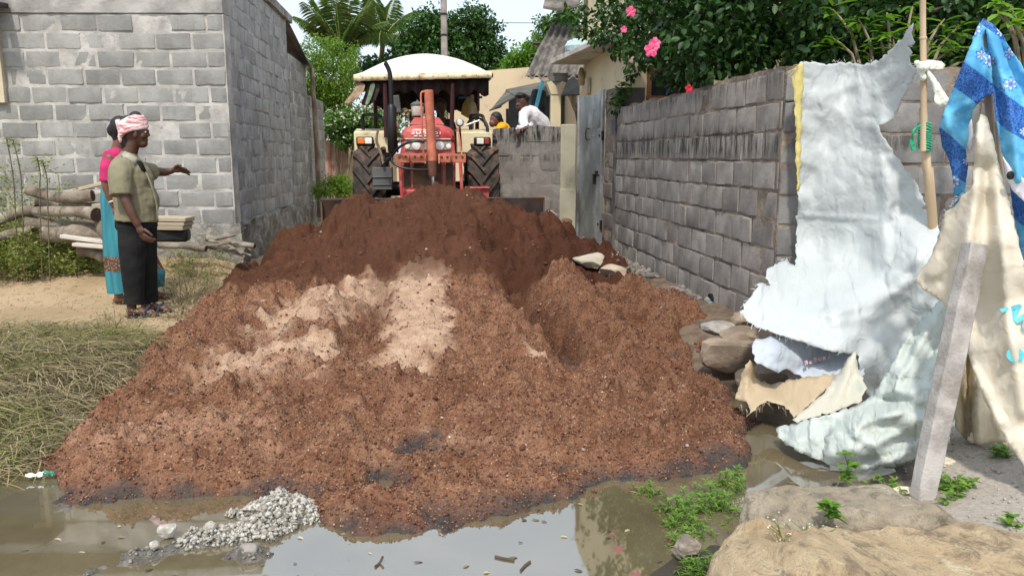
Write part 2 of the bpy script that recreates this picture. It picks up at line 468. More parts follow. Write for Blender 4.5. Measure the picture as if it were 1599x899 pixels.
# colour patches of the soil itself: dry pale subsoil showing where the surface was scraped, dark wet silt at the rim
x, y = V2[:, 0], V2[:, 1]
def blob(px, py, rx, ry, z=0.2):
    q = at_z(px, py, z); return 1 - np.sqrt(((x - q.x) / rx) ** 2 + ((y - q.y) / ry) ** 2)
def tan_at(xx, yy):
    global x, y
    x, y = xx, yy
    return tan_field()
def tan_field():
  strip = np.minimum(0.5 * (0.27 - np.abs(x + 0.07)) / 0.12, np.minimum((y - 4.6) / 0.5, (7.15 - y) / 0.4))
  tn = np.maximum.reduce([np.minimum(strip, 0.6) - 0.05, blob(640, 545, 0.30, 0.25) * 0.7, blob(480, 480, 0.46, 0.9) * 0.62, blob(400, 540, 0.4, 0.4) * 0.45, blob(560, 460, 0.5, 0.7) * 0.5,
                        blob(470, 525, 0.30, 0.30) * 0.6, blob(870, 535, 0.2, 0.12), blob(1110, 450, 0.01, 0.01)])
  return sstep(0.0, 0.42, tn + 0.42 * fbm(x * 6, y * 6, 111, 6, 0.68)) * sstep(7.25, 6.95, y + 0.3 * fbm(x * 3, y * 3, 44, 3))
tn = tan_field()
pk = np.maximum.reduce([blob(270, 690, 0.55, 0.42, -0.03), blob(620, 700, 0.8, 0.3, -.03) * 0.6, blob(430, 560, 0.7, 0.4, .15) * 0.5])
pk = sstep(0.05, 0.8, pk + 0.55 * fbm(x * 4, y * 4, 121, 5, 0.65))
dd = poly_sdf(x, y, FILL)
wt = sstep(0.03, -0.035, V2[:, 2] - WZ - 0.035 + 0.10 * fbm(x * 3.3, y * 3.3, 131, 4, 0.6)) 
fattr(me, 'tan', tn); fattr(me, 'pink', pk); fattr(me, 'wet', wt)
fattr(me, 'moist_shade', sstep(6.75, 7.15, y + 0.45 * fbm(x * 2, y * 2, 7, 4) + 0.25 * np.maximum(x - 0.3, 0)) * 1.0 + 0.25 * sstep(0.5, 1.3, x) + 0.85 * np.exp(-((x - rx_(y)) / 0.15) ** 2) * sstep(4.9, 5.3, y + 0.3 * fbm(x * 6, y * 6, 17, 3)) * sstep(7.9, 7.4, y) + 0.5 * np.exp(-((x + 0.42) / 0.08) ** 2) * sstep(4.9, 5.3, y) * sstep(7.0, 6.6, y))  # damp dark soil of the pile and ruts, with rut and bank shade painted in
m, nt, p = newmat('red_soil')
co = pos(nt)
v1 = voro(nt, co, 70, 'F1', 1); v2 = voro(nt, co, 150, 'F1', 1)
s1 = nt.nodes.new('ShaderNodeSeparateColor'); nt.links.new(v1, s1.inputs[0])
s2 = nt.nodes.new('ShaderNodeSeparateColor'); nt.links.new(v2, s2.inputs[0])
n1 = noise(nt, co, 7, 6, 0.65)
c = mixc(nt, ramp(nt, n1, 0.35, 0.65), (0.140, 0.060, 0.031), (0.240, 0.120, 0.068))
c = mixc(nt, mathn(nt, 'MULTIPLY', ramp(nt, s1.outputs[0], 0.45, 0.95), 0.5), c, (0.31, 0.17, 0.10))
c = mixc(nt, mathn(nt, 'MULTIPLY', ramp(nt, s2.outputs[1], 0.55, 1.0), 0.6), c, (0.068, 0.030, 0.020))
c = mixc(nt, ramp(nt, s2.outputs[0], 0.985, 0.998), c, (0.42, 0.32, 0.24))
c = mixc(nt, mathn(nt, 'MULTIPLY', attr(nt, 'pink'), 0.55), c, mixc(nt, s1.outputs[1], (0.30, 0.16, 0.10), (0.52, 0.33, 0.22)))
c = mixc(nt, mathn(nt, 'MULTIPLY', attr(nt, 'tan'), 0.9), c, mixc(nt, ramp(nt, n1, 0.3, 0.7), (0.38, 0.245, 0.165), (0.53, 0.375, 0.265)))
c = mixc(nt, mathn(nt, 'MULTIPLY', attr(nt, 'moist_shade'), 0.85), c, (0.064, 0.024, 0.0125))
c = mixc(nt, mathn(nt, 'MULTIPLY', ramp(nt, noise(nt, co, 2.3, 5, 0.6), 0.52, 0.68), mathn(nt, 'SUBTRACT', 0.5, mathn(nt, 'MULTIPLY', attr(nt, 'tan'), 0.45))), c, (0.115, 0.046, 0.028))
c = mixc(nt, mathn(nt, 'MULTIPLY', ramp(nt, noise(nt, pos(nt, (1, 2.2, 1)), 3.1, 5, 0.65), 0.55, 0.7), mathn(nt, 'SUBTRACT', 0.55, mathn(nt, 'MULTIPLY', attr(nt, 'moist_shade'), 0.5))), c, (0.31, 0.175, 0.108))
c = mixc(nt, attr(nt, 'wet'), c, mixc(nt, ramp(nt, noise(nt, co, 10, 5), 0.4, 0.6), (0.05, 0.047, 0.045), (0.10, 0.06, 0.045)))
setc(nt, p, c)
nt.links.new(mixc(nt, attr(nt, 'wet'), (0.95, 0.95, 0.95), (0.35, 0.35, 0.35)), p.inputs['Roughness'])
p.inputs['Specular IOR Level'].default_value = 0.2
b1 = bump(nt, voro(nt, co, 75), 0.6, 0.012)
b1.node.invert = True
b2 = bump(nt, noise(nt, co, 26, 7, 0.72), 0.6, 0.03, b1)
nt.links.new(b2, p.inputs['Normal'])
SOIL = m
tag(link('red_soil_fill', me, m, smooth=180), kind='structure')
# lookup of the built surface for placing things on it
def soil_z(xq, yq):
    h, d = fill_h(np.atleast_1d(np.asarray(xq, float)), np.atleast_1d(np.asarray(yq, float)))
    return np.maximum(h, ground_h(np.atleast_1d(np.asarray(xq, float)), np.atleast_1d(np.asarray(yq, float))))
def gz1(xq, yq): return float(ground_h(np.array([xq]), np.array([yq]))[0])

# ---- crumbs, gravel and clods lying on the soil (uncountable)
def rock_template(n=0):
    # octahedron-like crumb, 6 verts 8 faces
    v = np.array([(1, 0, 0), (-1, 0, 0), (0, 1, 0), (0, -1, 0), (0, 0, 1), (0, 0, -1)], float)
    f = np.array([(0, 2, 4), (2, 1, 4), (1, 3, 4), (3, 0, 4), (2, 0, 5), (1, 2, 5), (3, 1, 5), (0, 3, 5)])
    return v, f
def ico_template(sub=1):
    bm = bmesh.new(); bmesh.ops.create_icosphere(bm, subdivisions=sub, radius=1)
    v = np.array([q.co[:] for q in bm.verts]); f = np.array([[q.index for q in fc.verts] for fc in bm.faces]); bm.free(); return v, f
def scatter_rocks(name, P, S, mat, label=None, cat=None, tmpl=None, jit=0.35, sink=0.3, kind='stuff', parent=None, cols=None):
    tv, tf = tmpl if tmpl else rock_template()
    n = len(P); k = len(tv)
    J = 1 + nrg.uniform(-jit, jit, (n, k, 3))
    sca = S[:, None, None] * nrg.uniform(0.65, 1.25, (n, 1, 3)) * np.array([1, 1, 0.75])
    a = nrg.uniform(0, 6.283, n); ca, sa = np.cos(a), np.sin(a)
    b = nrg.uniform(-0.6, 0.6, n); cb, sb = np.cos(b), np.sin(b)
    Q = tv[None] * J * sca
    Q = np.stack([Q[..., 0], Q[..., 1] * cb[:, None] - Q[..., 2] * sb[:, None], Q[..., 1] * sb[:, None] + Q[..., 2] * cb[:, None]], 2)
    Q = np.stack([Q[..., 0] * ca[:, None] - Q[..., 1] * sa[:, None], Q[..., 0] * sa[:, None] + Q[..., 1] * ca[:, None], Q[..., 2]], 2)
    Q = Q + P[:, None, :] + np.array([0, 0, 1]) * (S * (0.75 - sink) * 0.9)[:, None, None] - 0
    Vv = Q.reshape(-1, 3); Ff = (tf[None] + (np.arange(n) * k)[:, None, None]).reshape(-1, 3)
    me = np_mesh(name, Vv, Ff)
    fattr(me, 'tint', np.repeat(nrg.uniform(0, 1, n) if cols is None else cols, len(tf)), 'FACE')
    o = link(name, me, mat, parent)
    return tag(o, label, cat, kind=kind)
def pick_fill(n, ylo, yhi, bias=1.6):
    Y = ylo + (yhi - ylo) * nrg.uniform(0, 1, n) ** bias
    X = nrg.uniform(-2.6, 2.2, n)
    h, d = fill_h(X, Y)
    ok = (d > -0.01) & (h > WZ + 0.002)
    return np.stack([X, Y, h], 1)[ok]
def soil_piece_mat(name, pts):
    m, nt, p = newmat(name)
    t = attr(nt, 'tint'); cr = nt.nodes.new('ShaderNodeValToRGB'); nt.links.new(t, cr.inputs[0])
    e = cr.color_ramp.elements
    e[0].position = pts[0][0]; e[0].color = (*pts[0][1], 1); e[1].position = pts[-1][0]; e[1].color = (*pts[-1][1], 1)
    for q in pts[1:-1]: z = e.new(q[0]); z.color = (*q[1], 1)
    setc(nt, p, cr.outputs[0]); p.inputs['Roughness'].default_value = 0.95; p.inputs['Specular IOR Level'].default_value = 0.15
    nt.links.new(bump(nt, noise(nt, pos(nt), 120, 3), 0.5, 0.01), p.inputs['Normal'])
    return m
MC = soil_piece_mat('soil_crumb', [(0, (0.08, 0.033, 0.021)), (0.4, (0.15, 0.066, 0.041)), (0.75, (0.23, 0.118, 0.077)), (0.99, (0.33, 0.20, 0.135)), (1, (0.48, 0.38, 0.29))])
MK = soil_piece_mat('soil_clod', [(0, (0.10, 0.04, 0.024)), (1, (0.22, 0.098, 0.06))])
P = pick_fill(95000, 2.6, 6.8, 1.5)
P = P[nrg.uniform(0, 1, len(P)) > 0.93 * tan_at(P[:, 0], P[:, 1])]
scatter_rocks('soil_crumbs', P, 0.0028 + 0.0062 * nrg.uniform(0, 1, len(P)) ** 2.5, MC, 'loose reddish gravel crumbs over the spread soil')
P = pick_fill(1300, 2.7, 8.3, 1.1)
o = scatter_rocks('soil_clods', P, 0.006 + 0.013 * nrg.uniform(0, 1, len(P)) ** 3.0, MK, 'brown clods of earth lying on the spread soil', tmpl=ico_template(2), jit=0.22, sink=0.7)
P = pick_fill(170, 2.7, 8.2, 1.0)
scatter_rocks('soil_pebbles', P, 0.004 + 0.013 * nrg.uniform(0, 1, len(P)) ** 2.5, M('pale_stone', (0.42, 0.34, 0.27), var=0.3, scale=9, orand=0), 'pale pebbles sprinkled over the red soil', tmpl=ico_template(1), jit=0.42, sink=0.4)
# ============================================================ BLOCK WALLS AND BUILDINGS
def block_variant(seed, L, D, Hh):
    rs = np.random.default_rng(seed); nx, nz = 6, 4
    us = np.linspace(-L / 2, L / 2, nx); us[1] = us[0] + 0.012; us[-2] = us[-1] - 0.012
    zs = np.linspace(-Hh / 2, Hh / 2, nz); zs[1] = zs[0] + 0.01; zs[-2] = zs[-1] - 0.01
    vs = []; fs = []
    for j in range(nz):
        for i in range(nx):
            eb = (i in (0, nx - 1)) + (j in (0, nz - 1))
            y = -D / 2 + 0.0032 * eb + rs.normal(0, 0.0016)
            x = us[i] + (rs.normal(0, 0.004) if eb else 0); z = zs[j] + (rs.normal(0, 0.0035) if eb else 0)
            if eb == 2: x *= 0.985; z *= 0.96
            vs.append((x, y, z))
    for j in range(nz - 1):
        for i in range(nx - 1):
            a = j * nx + i; fs.append((a, a + 1, a + nx + 1, a + nx))
    ring = [i for i in range(nx)] + [j * nx + nx - 1 for j in range(1, nz)] + [(nz - 1) * nx + i for i in range(nx - 2, -1, -1)] + [j * nx for j in range(nz - 2, 0, -1)]
    b = len(vs)
    for i in ring: vs.append((vs[i][0], D / 2, vs[i][2]))
    n = len(ring)
    for k in range(n): fs.append((ring[k], b + k, b + (k + 1) % n, ring[(k + 1) % n]))
    me = bpy.data.meshes.new('block'); me.from_pydata(vs, [], fs); me.update(); smooth_mesh(me, 20)
    return me
def block_wall(parent, A, B, z0, n, pitch, blen, bmat, mmat, thick=0.19, joint=0.013, mort=0.004, mamp=0.010, jit=0.004, topjit=0.0, cut=None, seed=1, core_extra=0.0, var=None):
    """courses of separate blocks over a recessed, uneven mortar core; outward side is to the right of A->B"""
    rs = random.Random(seed)
    A = Vector((A[0], A[1], 0)); B = Vector((B[0], B[1], 0)); L = (B - A).length; u = (B - A) / L
    nrm = Vector((u.y, -u.x, 0)); ang = math.atan2(u.y, u.x); off = wloc(parent)
    nv = 7; bl = blen - joint; meshes = [block_variant(seed * 50 + k, bl, 0.07, pitch - joint) for k in range(nv)]
    for me in meshes: me.materials.append(bmat)
    top = z0 + n * pitch
    for j in range(n):
        s = -blen * (0.5 if j % 2 else 0.0) - rs.uniform(0, 0.1) * blen
        while s < L - 0.03:
            e = s + blen * rs.choice((1, 1, 1, 1, 0.94, 1.05))
            a0, e0 = max(s, 0), min(e, L)
            if e0 - a0 > 0.05:
                mid = (a0 + e0) / 2; zc = z0 + (j + 0.5) * pitch
                if cut is None or not cut(mid, zc):
                    p = A + u * mid + nrm * (-0.035 + rs.gauss(0, jit)) + Vector((0, 0, zc + rs.gauss(0, 0.003)))
                    o = bpy.data.objects.new('block', rs.choice(meshes)); COL.objects.link(o); o.parent = parent
                    o.location = p - off; o.rotation_euler = (rs.gauss(0, 0.012), rs.gauss(0, 0.007), ang + rs.gauss(0, 0.008))
                    o.scale = (max(0.05, (e0 - a0 - joint) / bl), 1, 1)
            s = e
    # mortar core
    nu = max(4, int(L / 0.03)); nz = max(4, int((top - z0) / 0.03))
    us = np.linspace(0, L, nu); zs = np.linspace(z0, top + core_extra, nz)
    U, Z = np.meshgrid(us, zs); Uf, Zf = U.ravel(), Z.ravel()
    dsp = -mort + mamp * 1.6 * fbm(Uf * 6 + seed * 7, Zf * 6, seed, 5, 0.6)
    Zt = Zf + np.where(Zf > top - 0.02 + core_extra, topjit * fbm(Uf * 4, Uf * 0, seed + 3, 3), 0)
    P = np.stack([A.x + u.x * Uf + nrm.x * dsp, A.y + u.y * Uf + nrm.y * dsp, Zt], 1)
    Q = np.stack([A.x + u.x * Uf - nrm.x * thick, A.y + u.y * Uf - nrm.y * thick, Zt], 1)
    i = (np.arange(nz - 1)[:, None] * nu + np.arange(nu - 1)[None, :]).ravel()
    f1 = np.stack([i, i + 1, i + nu + 1, i + nu], 1); N = nu * nz
    f2 = f1[:, ::-1] + N
    k = np.arange(nu - 1); tp = (nz - 1) * nu + k; f3 = np.stack([tp, tp + 1, tp + 1 + N, tp + N], 1)
    kz = np.arange(nz - 1) * nu; f4 = np.stack([kz, kz + nu, kz + nu + N, kz + N], 1); kz2 = kz + nu - 1; f5 = np.stack([kz2, kz2 + N, kz2 + nu + N, kz2 + nu], 1)
    me = np_mesh('mortar', np.concatenate([P, Q]) - np.array(off), np.concatenate([f1, f2, f3, f4, f5]))
    return link('mortar', me, mmat, parent, smooth=60)
def block_mat(name, a, b, dark, dscale=1.6, damt=0.4, orand=0.16, streak=0.0, z_moss=None, mossc=(0.02, 0.02, 0.018)):
    m, nt, p = newmat(name); co = pos(nt)
    c = mixc(nt, ramp(nt, noise(nt, co, 3.2, 6, 0.65), 0.35, 0.68), a, b)
    sp = noise(nt, co, 90, 3, 0.7)
    c = mixc(nt, mathn(nt, 'MULTIPLY', ramp(nt, sp, 0.55, 0.75), 0.45), c, sc(a, 0.55))
    c = mixc(nt, mathn(nt, 'MULTIPLY', ramp(nt, noise(nt, co, dscale, 6, 0.7), 0.68 - 0.25 * damt, 0.78), 0.8), c, dark)
    if streak:
        st = noise(nt, pos(nt, (9, 9, 0.8)), 1.6, 5, 0.7)
        c = mixc(nt, mathn(nt, 'MULTIPLY', ramp(nt, st, 0.55, 0.72), streak), c, dark)
    if z_moss:
        s = nt.nodes.new('ShaderNodeSeparateXYZ'); nt.links.new(co, s.inputs[0])
        st = noise(nt, pos(nt, (7, 7, 1.1)), 2.0, 5, 0.75)
        for (zc, hw, k) in z_moss:
            band = ramp(nt, mathn(nt, 'ABSOLUTE', mathn(nt, 'SUBTRACT', s.outputs[2], zc)), hw, hw * 0.3)
            c = mixc(nt, mathn(nt, 'MULTIPLY', mathn(nt, 'MULTIPLY', band, ramp(nt, st, 0.42, 0.6)), k), c, mossc)
    oi = nt.nodes.new('ShaderNodeObjectInfo')
    v = mathn(nt, 'MULTIPLY_ADD', oi.outputs['Random'], orand * 2); v.node.inputs[2].default_value = 1 - orand
    hs = nt.nodes.new('ShaderNodeHueSaturation'); nt.links.new(c, hs.inputs['Color']); nt.links.new(v, hs.inputs['Value'])
    setc(nt, p, hs.outputs[0]); p.inputs['Roughness'].default_value = 0.92; p.inputs['Specular IOR Level'].default_value = 0.2
    b1 = bump(nt, noise(nt, co, 28, 6, 0.7), 0.5, 0.012)
    pit = ramp(nt, voro(nt, co, 85), 0.28, 0.12)
    nt.links.new(bump(nt, pit, -0.35, 0.006, b1), p.inputs['Normal'])
    return m
HB = block_mat('grey_block', (0.255, 0.25, 0.235), (0.345, 0.34, 0.32), (0.15, 0.145, 0.135), streak=0.25)
HM = M('grey_mortar', (0.46, 0.44, 0.405), var=0.2, scale=5, rough=0.95, bmp=0.6, bscale=35, dirt=(0.22, 0.21, 0.2), dscale=2)
SB = block_mat('side_block', (0.30, 0.30, 0.295), (0.40, 0.40, 0.39), (0.18, 0.18, 0.175), streak=0.35)
SM = M('side_mortar', (0.35, 0.345, 0.335), var=0.25, scale=4, rough=0.95, bmp=0.6, bscale=35, dirt=(0.14, 0.14, 0.135), dscale=3)
PL = M('rough_plinth', (0.34, 0.325, 0.295), var=0.3, scale=7, rough=0.95, bmp=0.8, bscale=22, bdist=0.03, dirt=(0.12, 0.11, 0.09), dscale=3, damt=0.9)
# ---- grey block house on the left
HX = -2.25
house = empty('block_house', (HX - 1.6, 10.6, 0), 'unplastered grey concrete block house beside the lane, windowless side wall', 'house')
FA, FB = (HX - 3.6, 9.3 + 0.36), (HX, 9.3)
block_wall(house, FA, FB, 0.56, 12, 0.1965, 0.405, HB, HM, mort=0.006, mamp=0.0032, seed=3, joint=0.03)
block_wall(house, (HX, 9.35), (HX, 13.35), 0.56, 15, 0.1965, 0.40, SB, SM, mort=0.004, mamp=0.005, seed=4, joint=0.026)
def rough_box(name, mat, parent, A, B, z0, z1, out, thick, amp=0.02, res=0.05, seed=1, toward=None):
    """uneven rendered band along A->B, its face standing 'out' proud of the wall line"""
    A = Vector((A[0], A[1], 0)); B = Vector((B[0], B[1], 0)); L = (B - A).length; u = (B - A) / L; nrm = Vector((u.y, -u.x, 0))
    nu = max(3, int(L / res)); nz = max(3, int((z1 - z0) / res))
    U, Z = np.meshgrid(np.linspace(0, L, nu), np.linspace(z0, z1, nz)); U = U.ravel(); Z = Z.ravel()
    d = out + amp * 2 * fbm(U * 5 + seed, Z * 5, seed, 5, 0.6)
    zz = Z + np.where(Z > z1 - 1e-4, amp * 1.2 * fbm(U * 3, U * 0, seed + 5, 3), 0)
    P = np.stack([A.x + u.x * U + nrm.x * d, A.y + u.y * U + nrm.y * d, zz], 1); Q = np.stack([A.x + u.x * U - nrm.x * thick, A.y + u.y * U - nrm.y * thick, zz], 1)
    i = (np.arange(nz - 1)[:, None] * nu + np.arange(nu - 1)[None, :]).ravel(); N = nu * nz
    f1 = np.stack([i, i + 1, i + nu + 1, i + nu], 1)
    k = np.arange(nu - 1); tp = (nz - 1) * nu + k; f3 = np.stack([tp, tp + 1, tp + 1 + N, tp + N], 1); f6 = np.stack([k, k + N, k + 1 + N, k + 1], 1)
    kz = np.arange(nz - 1) * nu; f4 = np.stack([kz, kz + nu, kz + nu + N, kz + N], 1); kz2 = kz + nu - 1; f5 = np.stack([kz2, kz2 + N, kz2 + nu + N, kz2 + nu], 1)
    off = wloc(parent) if parent else Vector()
    return link(name, np_mesh(name, np.concatenate([P, Q]) - np.array(off), np.concatenate([f1, f1[:, ::-1] + N, f3, f6, f4, f5])), mat, parent, smooth=60)
rough_box('plinth', PL, house, FA, FB, -0.1, 0.56, 0.03, 0.25, 0.02, seed=2)
rough_box('plinth', PL, house, (HX, 9.26), (HX, 13.4), -0.1, 0.555, 0.055, 0.25, 0.035, seed=6)
rough_box('ring_beam', M('beam_cement', (0.37, 0.355, 0.335), var=0.18, scale=3, rough=0.95, bmp=0.5, bscale=18, bdist=0.02, dirt=(0.2, 0.19, 0.18)), house, FA, FB, 2.925, 3.32, 0.010, 0.2, 0.012, seed=9)
MB().box((HX - 1.85, 11.5, 3.58), (3.8, 4.4, 0.12)).build('roof_slab', PL, house)
# window at the far left end of the front wall
cw = M('cream_paint', (0.55, 0.48, 0.34), var=0.12, scale=5, rough=0.6, dirt=(0.3, 0.26, 0.2), damt=0.4)
wx = at_y(3, 60, 9.62).x
wn = MB()
wn.box((wx, 9.53, 2.5), (0.06, 0.10, 1.12)); wn.box((wx - 0.95, 9.58, 2.5), (0.06, 0.1, 1.12)); wn.box((wx - 0.475, 9.55, 1.97), (0.89, 0.1, 0.06)); wn.box((wx - 0.475, 9.55, 3.03), (0.89, 0.1, 0.06))
wo_ = wn.build('window', cw, house, bevel=0.006)
def part(parent, name, mat, fn, **k):
    b = MB(); fn(b); return b.build(name, mat, parent, **k)
DARKG = M('dark_glass', (0.02, 0.022, 0.025), var=0.2, rough=0.15, bmp=0, spec=0.6)
part(wo_, 'pane', DARKG, lambda b: b.box((wx - 0.475, 9.57, 2.5), (0.9, 0.02, 1.0)))
part(house, 'sunshade', M('sooty_cement', (0.06, 0.058, 0.055), var=0.4, rough=0.95), lambda b: b.box((wx - 0.35, 9.35, 2.99), (1.0, 0.42, 0.055), (0.06, 0.02, -0.1)), bevel=0.015)
# putlog gaps in the side wall: short lengths of broken block edge
# ---- lower block building behind it along the lane
outb = empty('block_outbuilding', (HX - 0.9, 14.8, 0), 'pale block outbuilding with dark tin eave, behind the grey block house', 'building')
block_wall(outb, (HX + 0.015, 13.37), (HX + 0.03, 15.1), 0.45, 13, 0.1965, 0.40, HB, HM, mort=0.006, mamp=0.005, seed=14, cut=None)
block_wall(outb, (HX + 0.07, 15.12), (HX + 0.09, 16.9), 0.30, 11, 0.1965, 0.40, HB, HM, mort=0.006, mamp=0.005, seed=15)
rough_box('plinth', PL, outb, (HX, 13.4), (HX + 0.05, 16.9), -0.1, 0.46, 0.05, 0.3, 0.03, seed=16)
part(outb, 'tin_eave', M('dark_tin', (0.05, 0.047, 0.045), var=0.4, scale=4, rough=0.6, metal=0.4), lambda b: b.add(
    [Vector(q) + Vector((0, 0, dz)) for dz in (0, 0.03) for q in ((HX - 2.4, 13.4, 4.1), (HX + 0.03, 13.4, 3.50), (HX + 0.16, 14.6, 2.98), (HX + 0.14, 15.3, 2.95), (HX - 2.4, 15.3, 4.0))],
    [(0, 1, 2, 3, 4), (9, 8, 7, 6, 5), (0, 5, 6, 1), (1, 6, 7, 2), (2, 7, 8, 3), (3, 8, 9, 4), (4, 9, 5, 0)]), smooth=None)
bark = M('bark', (0.22, 0.17, 0.12), var=0.35, scale=12, rough=0.9, bmp=0.7, bscale=30, stretch=(1, 1, 0.35))
part(outb, 'eave_post', bark, lambda b: b.tube([(HX + 0.20, 14.95, 0.2), (HX + 0.19, 14.95, 1.6), (HX + 0.16, 14.95, 2.94)], [0.05, 0.045, 0.04], 8))

# ---- dark block wall on the right (L shaped)
moss = [(1.46, 0.17, 0.85), (1.93, 0.14, 0.5)]
RB = block_mat('weathered_block', (0.21, 0.19, 0.17), (0.33, 0.30, 0.27), (0.08, 0.07, 0.062), damt=0.5, orand=0.2, streak=0.12, z_moss=moss)
RM = M('brown_mortar', (0.27, 0.215, 0.165), var=0.3, scale=4, rough=0.95, bmp=0.8, bscale=30, bdist=0.02, dirt=(0.07, 0.062, 0.055), dscale=2.2, damt=0.8)
WX = 2.45
rwall = empty('boundary_wall', (WX + 0.5, 7, 0), 'dark weathered block boundary wall with an outer corner, behind the white tarp', 'wall')
block_wall(rwall, (WX - 0.03, 9.86), (WX, 5.22), 0.06, 9, 0.2085, 0.365, RB, RM, joint=0.02, mort=0.0075, mamp=0.0035, jit=0.003, topjit=0.03, seed=21, core_extra=0.02, thick=0.18)
FB2 = block_mat('weathered_block_front', (0.175, 0.17, 0.165), (0.27, 0.262, 0.25), (0.075, 0.07, 0.065), damt=0.5, orand=0.2, streak=0.2, z_moss=[(1.46, 0.12, 0.6)])
block_wall(rwall, (WX + 0.003, 5.20), (WX + 3.4, 4.95), 0.0, 9, 0.2145, 0.40, FB2, RM, mort=0.008, mamp=0.0035, jit=0.003, topjit=0.02, seed=22, core_extra=0.015, thick=0.17)
# ---- gate post with broken plaster
gp = empty('gate_post', (2.5, 10.1, 0), 'broken plastered block gate post between the metal gate and the dark boundary wall', 'post')
block_wall(gp, (2.385, 10.33), (2.405, 9.88), 0.0, 11, 0.2, 0.42, block_mat('post_block', (0.18, 0.15, 0.135), (0.23, 0.20, 0.18), (0.23, 0.09, 0.055), damt=0.9), RM, mort=0.0, mamp=0.012, jit=0.008, seed=25, thick=0.3, core_extra=0.01)
rough_box('post_face', M('dark_plaster', (0.085, 0.085, 0.085), var=0.3, scale=4, rough=0.95, bmp=0.4, dirt=(0.19, 0.16, 0.14), damt=0.7), gp, (2.40, 9.865), (2.78, 9.865), -0.05, 2.2, 0.0, 0.3, 0.015, seed=26)
# ---- galvanised gate
gate = empty('metal_gate', (2.28, 10.8, 0.0), 'grey galvanised sheet metal gate with bolt and hinges', 'gate')
GA, GB = Vector((2.19, 11.16, 0)), Vector((2.375, 10.36, 0))
gu = (GB - GA).normalized(); gn = Vector((gu.y, -gu.x, 0)); gang = math.atan2(gu.y, gu.x); gl = (GB - GA).length
galv = M('galvanised', (0.29, 0.32, 0.335), base2=(0.42, 0.46, 0.475), scale=2.4, rough=0.45, metal=0.55, bmp=0.12, bscale=5, bdist=0.03, dirt=(0.10, 0.09, 0.085), dscale=1.7, damt=0.55, stretch=(1, 1, 0.5))
galv2 = M('galvanised_light', (0.36, 0.37, 0.38), var=0.2, scale=4, rough=0.45, metal=0.5, bmp=0.1, dirt=(0.14, 0.12, 0.11), damt=0.4)
def gpt(s, z, o=0): q = GA + gu * s + gn * o; return Vector((q.x, q.y, z))
grot = Euler((0, 0, gang)).to_matrix()
part(gate, 'sheet_panel', galv, lambda b: b.box(gpt(gl * 0.40, 1.1, 0.0), (gl * 0.74, 0.006, 2.16), grot))
part(gate, 'side_strip', galv2, lambda b: b.box(gpt(gl * 0.855, 0.86, 0.012), (gl * 0.15, 0.03, 1.70), grot), bevel=0.004)
part(gate, 'upper_strip', galv, lambda b: b.box(gpt(gl * 0.86, 1.97, 0.004), (gl * 0.16, 0.01, 0.5), grot))
part(gate, 'frame_tube', galv2, lambda b: b.box(gpt(gl * 0.965, 1.1, 0.015), (0.045, 0.045, 2.26), grot), bevel=0.005)
part(gate, 'frame_tube', galv2, lambda b: b.box(gpt(0.0, 1.1, 0.01), (0.04, 0.04, 2.2), grot), bevel=0.005)
for zz in (0.55, 1.09, 1.62):
    for k in range(6):
        part(gate, 'rivet', galv2, lambda b: b.lathe(gpt(0.08 + k * 0.1, zz, 0.003), [(0.009, 0), (0.008, 0.005), (0.003, 0.008)], gn, 8))
dk = M('black_iron', (0.025, 0.023, 0.022), var=0.3, rough=0.5, metal=0.5, bmp=0.1)
part(gate, 'latch', dk, lambda b: (b.tube([gpt(gl * 0.66, 1.09, 0.03), gpt(gl * 0.93, 1.09, 0.03)], 0.011, 8), b.box(gpt(gl * 0.74, 1.03, 0.035), (0.05, 0.03, 0.13), grot), b.box(gpt(gl * 0.80, 1.12, 0.02), (0.1, 0.02, 0.05), grot)))
part(gate, 'handle', dk, lambda b: b.tube(cat_rom([gpt(gl * 0.42, 1.72, 0.005), gpt(gl * 0.42, 1.72, 0.05), gpt(gl * 0.42, 1.58, 0.05), gpt(gl * 0.42, 1.58, 0.005)], 4), 0.008, 6))
for zz in (0.42, 1.62):
    part(gate, 'hinge', dk, lambda b: (b.tube([gpt(gl + 0.01, zz - 0.06, 0.03), gpt(gl + 0.01, zz + 0.06, 0.03)], 0.018, 8), b.box(gpt(gl - 0.04, zz, 0.03), (0.12, 0.012, 0.03), grot)))
# ---- plastered pillar and low wall
cp = M('pillar_plaster', (0.36, 0.34, 0.255), var=0.1, scale=3, rough=0.9, bmp=0.15, dirt=(0.2, 0.18, 0.13), dscale=2, damt=0.3)
pil = empty('plastered_pillar', (2.06, 11.22, 0), 'plain khaki plastered pillar at the left side of the metal gate', 'pillar')
part(pil, 'shaft', cp, lambda b: b.box((2.06, 11.32, 0.93), (0.22, 0.26, 1.74), (0, 0, -0.2)), bevel=0.012)
part(pil, 'base', cp, lambda b: b.box((2.06, 11.31, 0.42), (0.235, 0.275, 0.9), (0, 0, -0.2)), bevel=0.008)
lw = empty('low_wall', (1.5, 11.6, 0), 'low block wall with black mould streaks, ending at the plastered pillar', 'wall')
LB = block_mat('mould_block', (0.20, 0.18, 0.168), (0.28, 0.26, 0.24), (0.08, 0.072, 0.065), damt=0.3, streak=0.25, z_moss=[(1.72, 0.26, 1.0), (1.32, 0.08, 0.5)])
lwm = block_mat('mould_mortar', (0.19, 0.172, 0.158), (0.26, 0.24, 0.22), (0.08, 0.072, 0.065), damt=0.3, streak=0.25, z_moss=[(1.72, 0.26, 1.0), (1.32, 0.08, 0.5)])
block_wall(lw, (1.00, 11.95), (1.95, 11.28), 0.1, 8, 0.2065, 0.33, LB, lwm, mort=0.002, mamp=0.008, jit=0.003, seed=31, core_extra=0.03, topjit=0.05, thick=0.2)
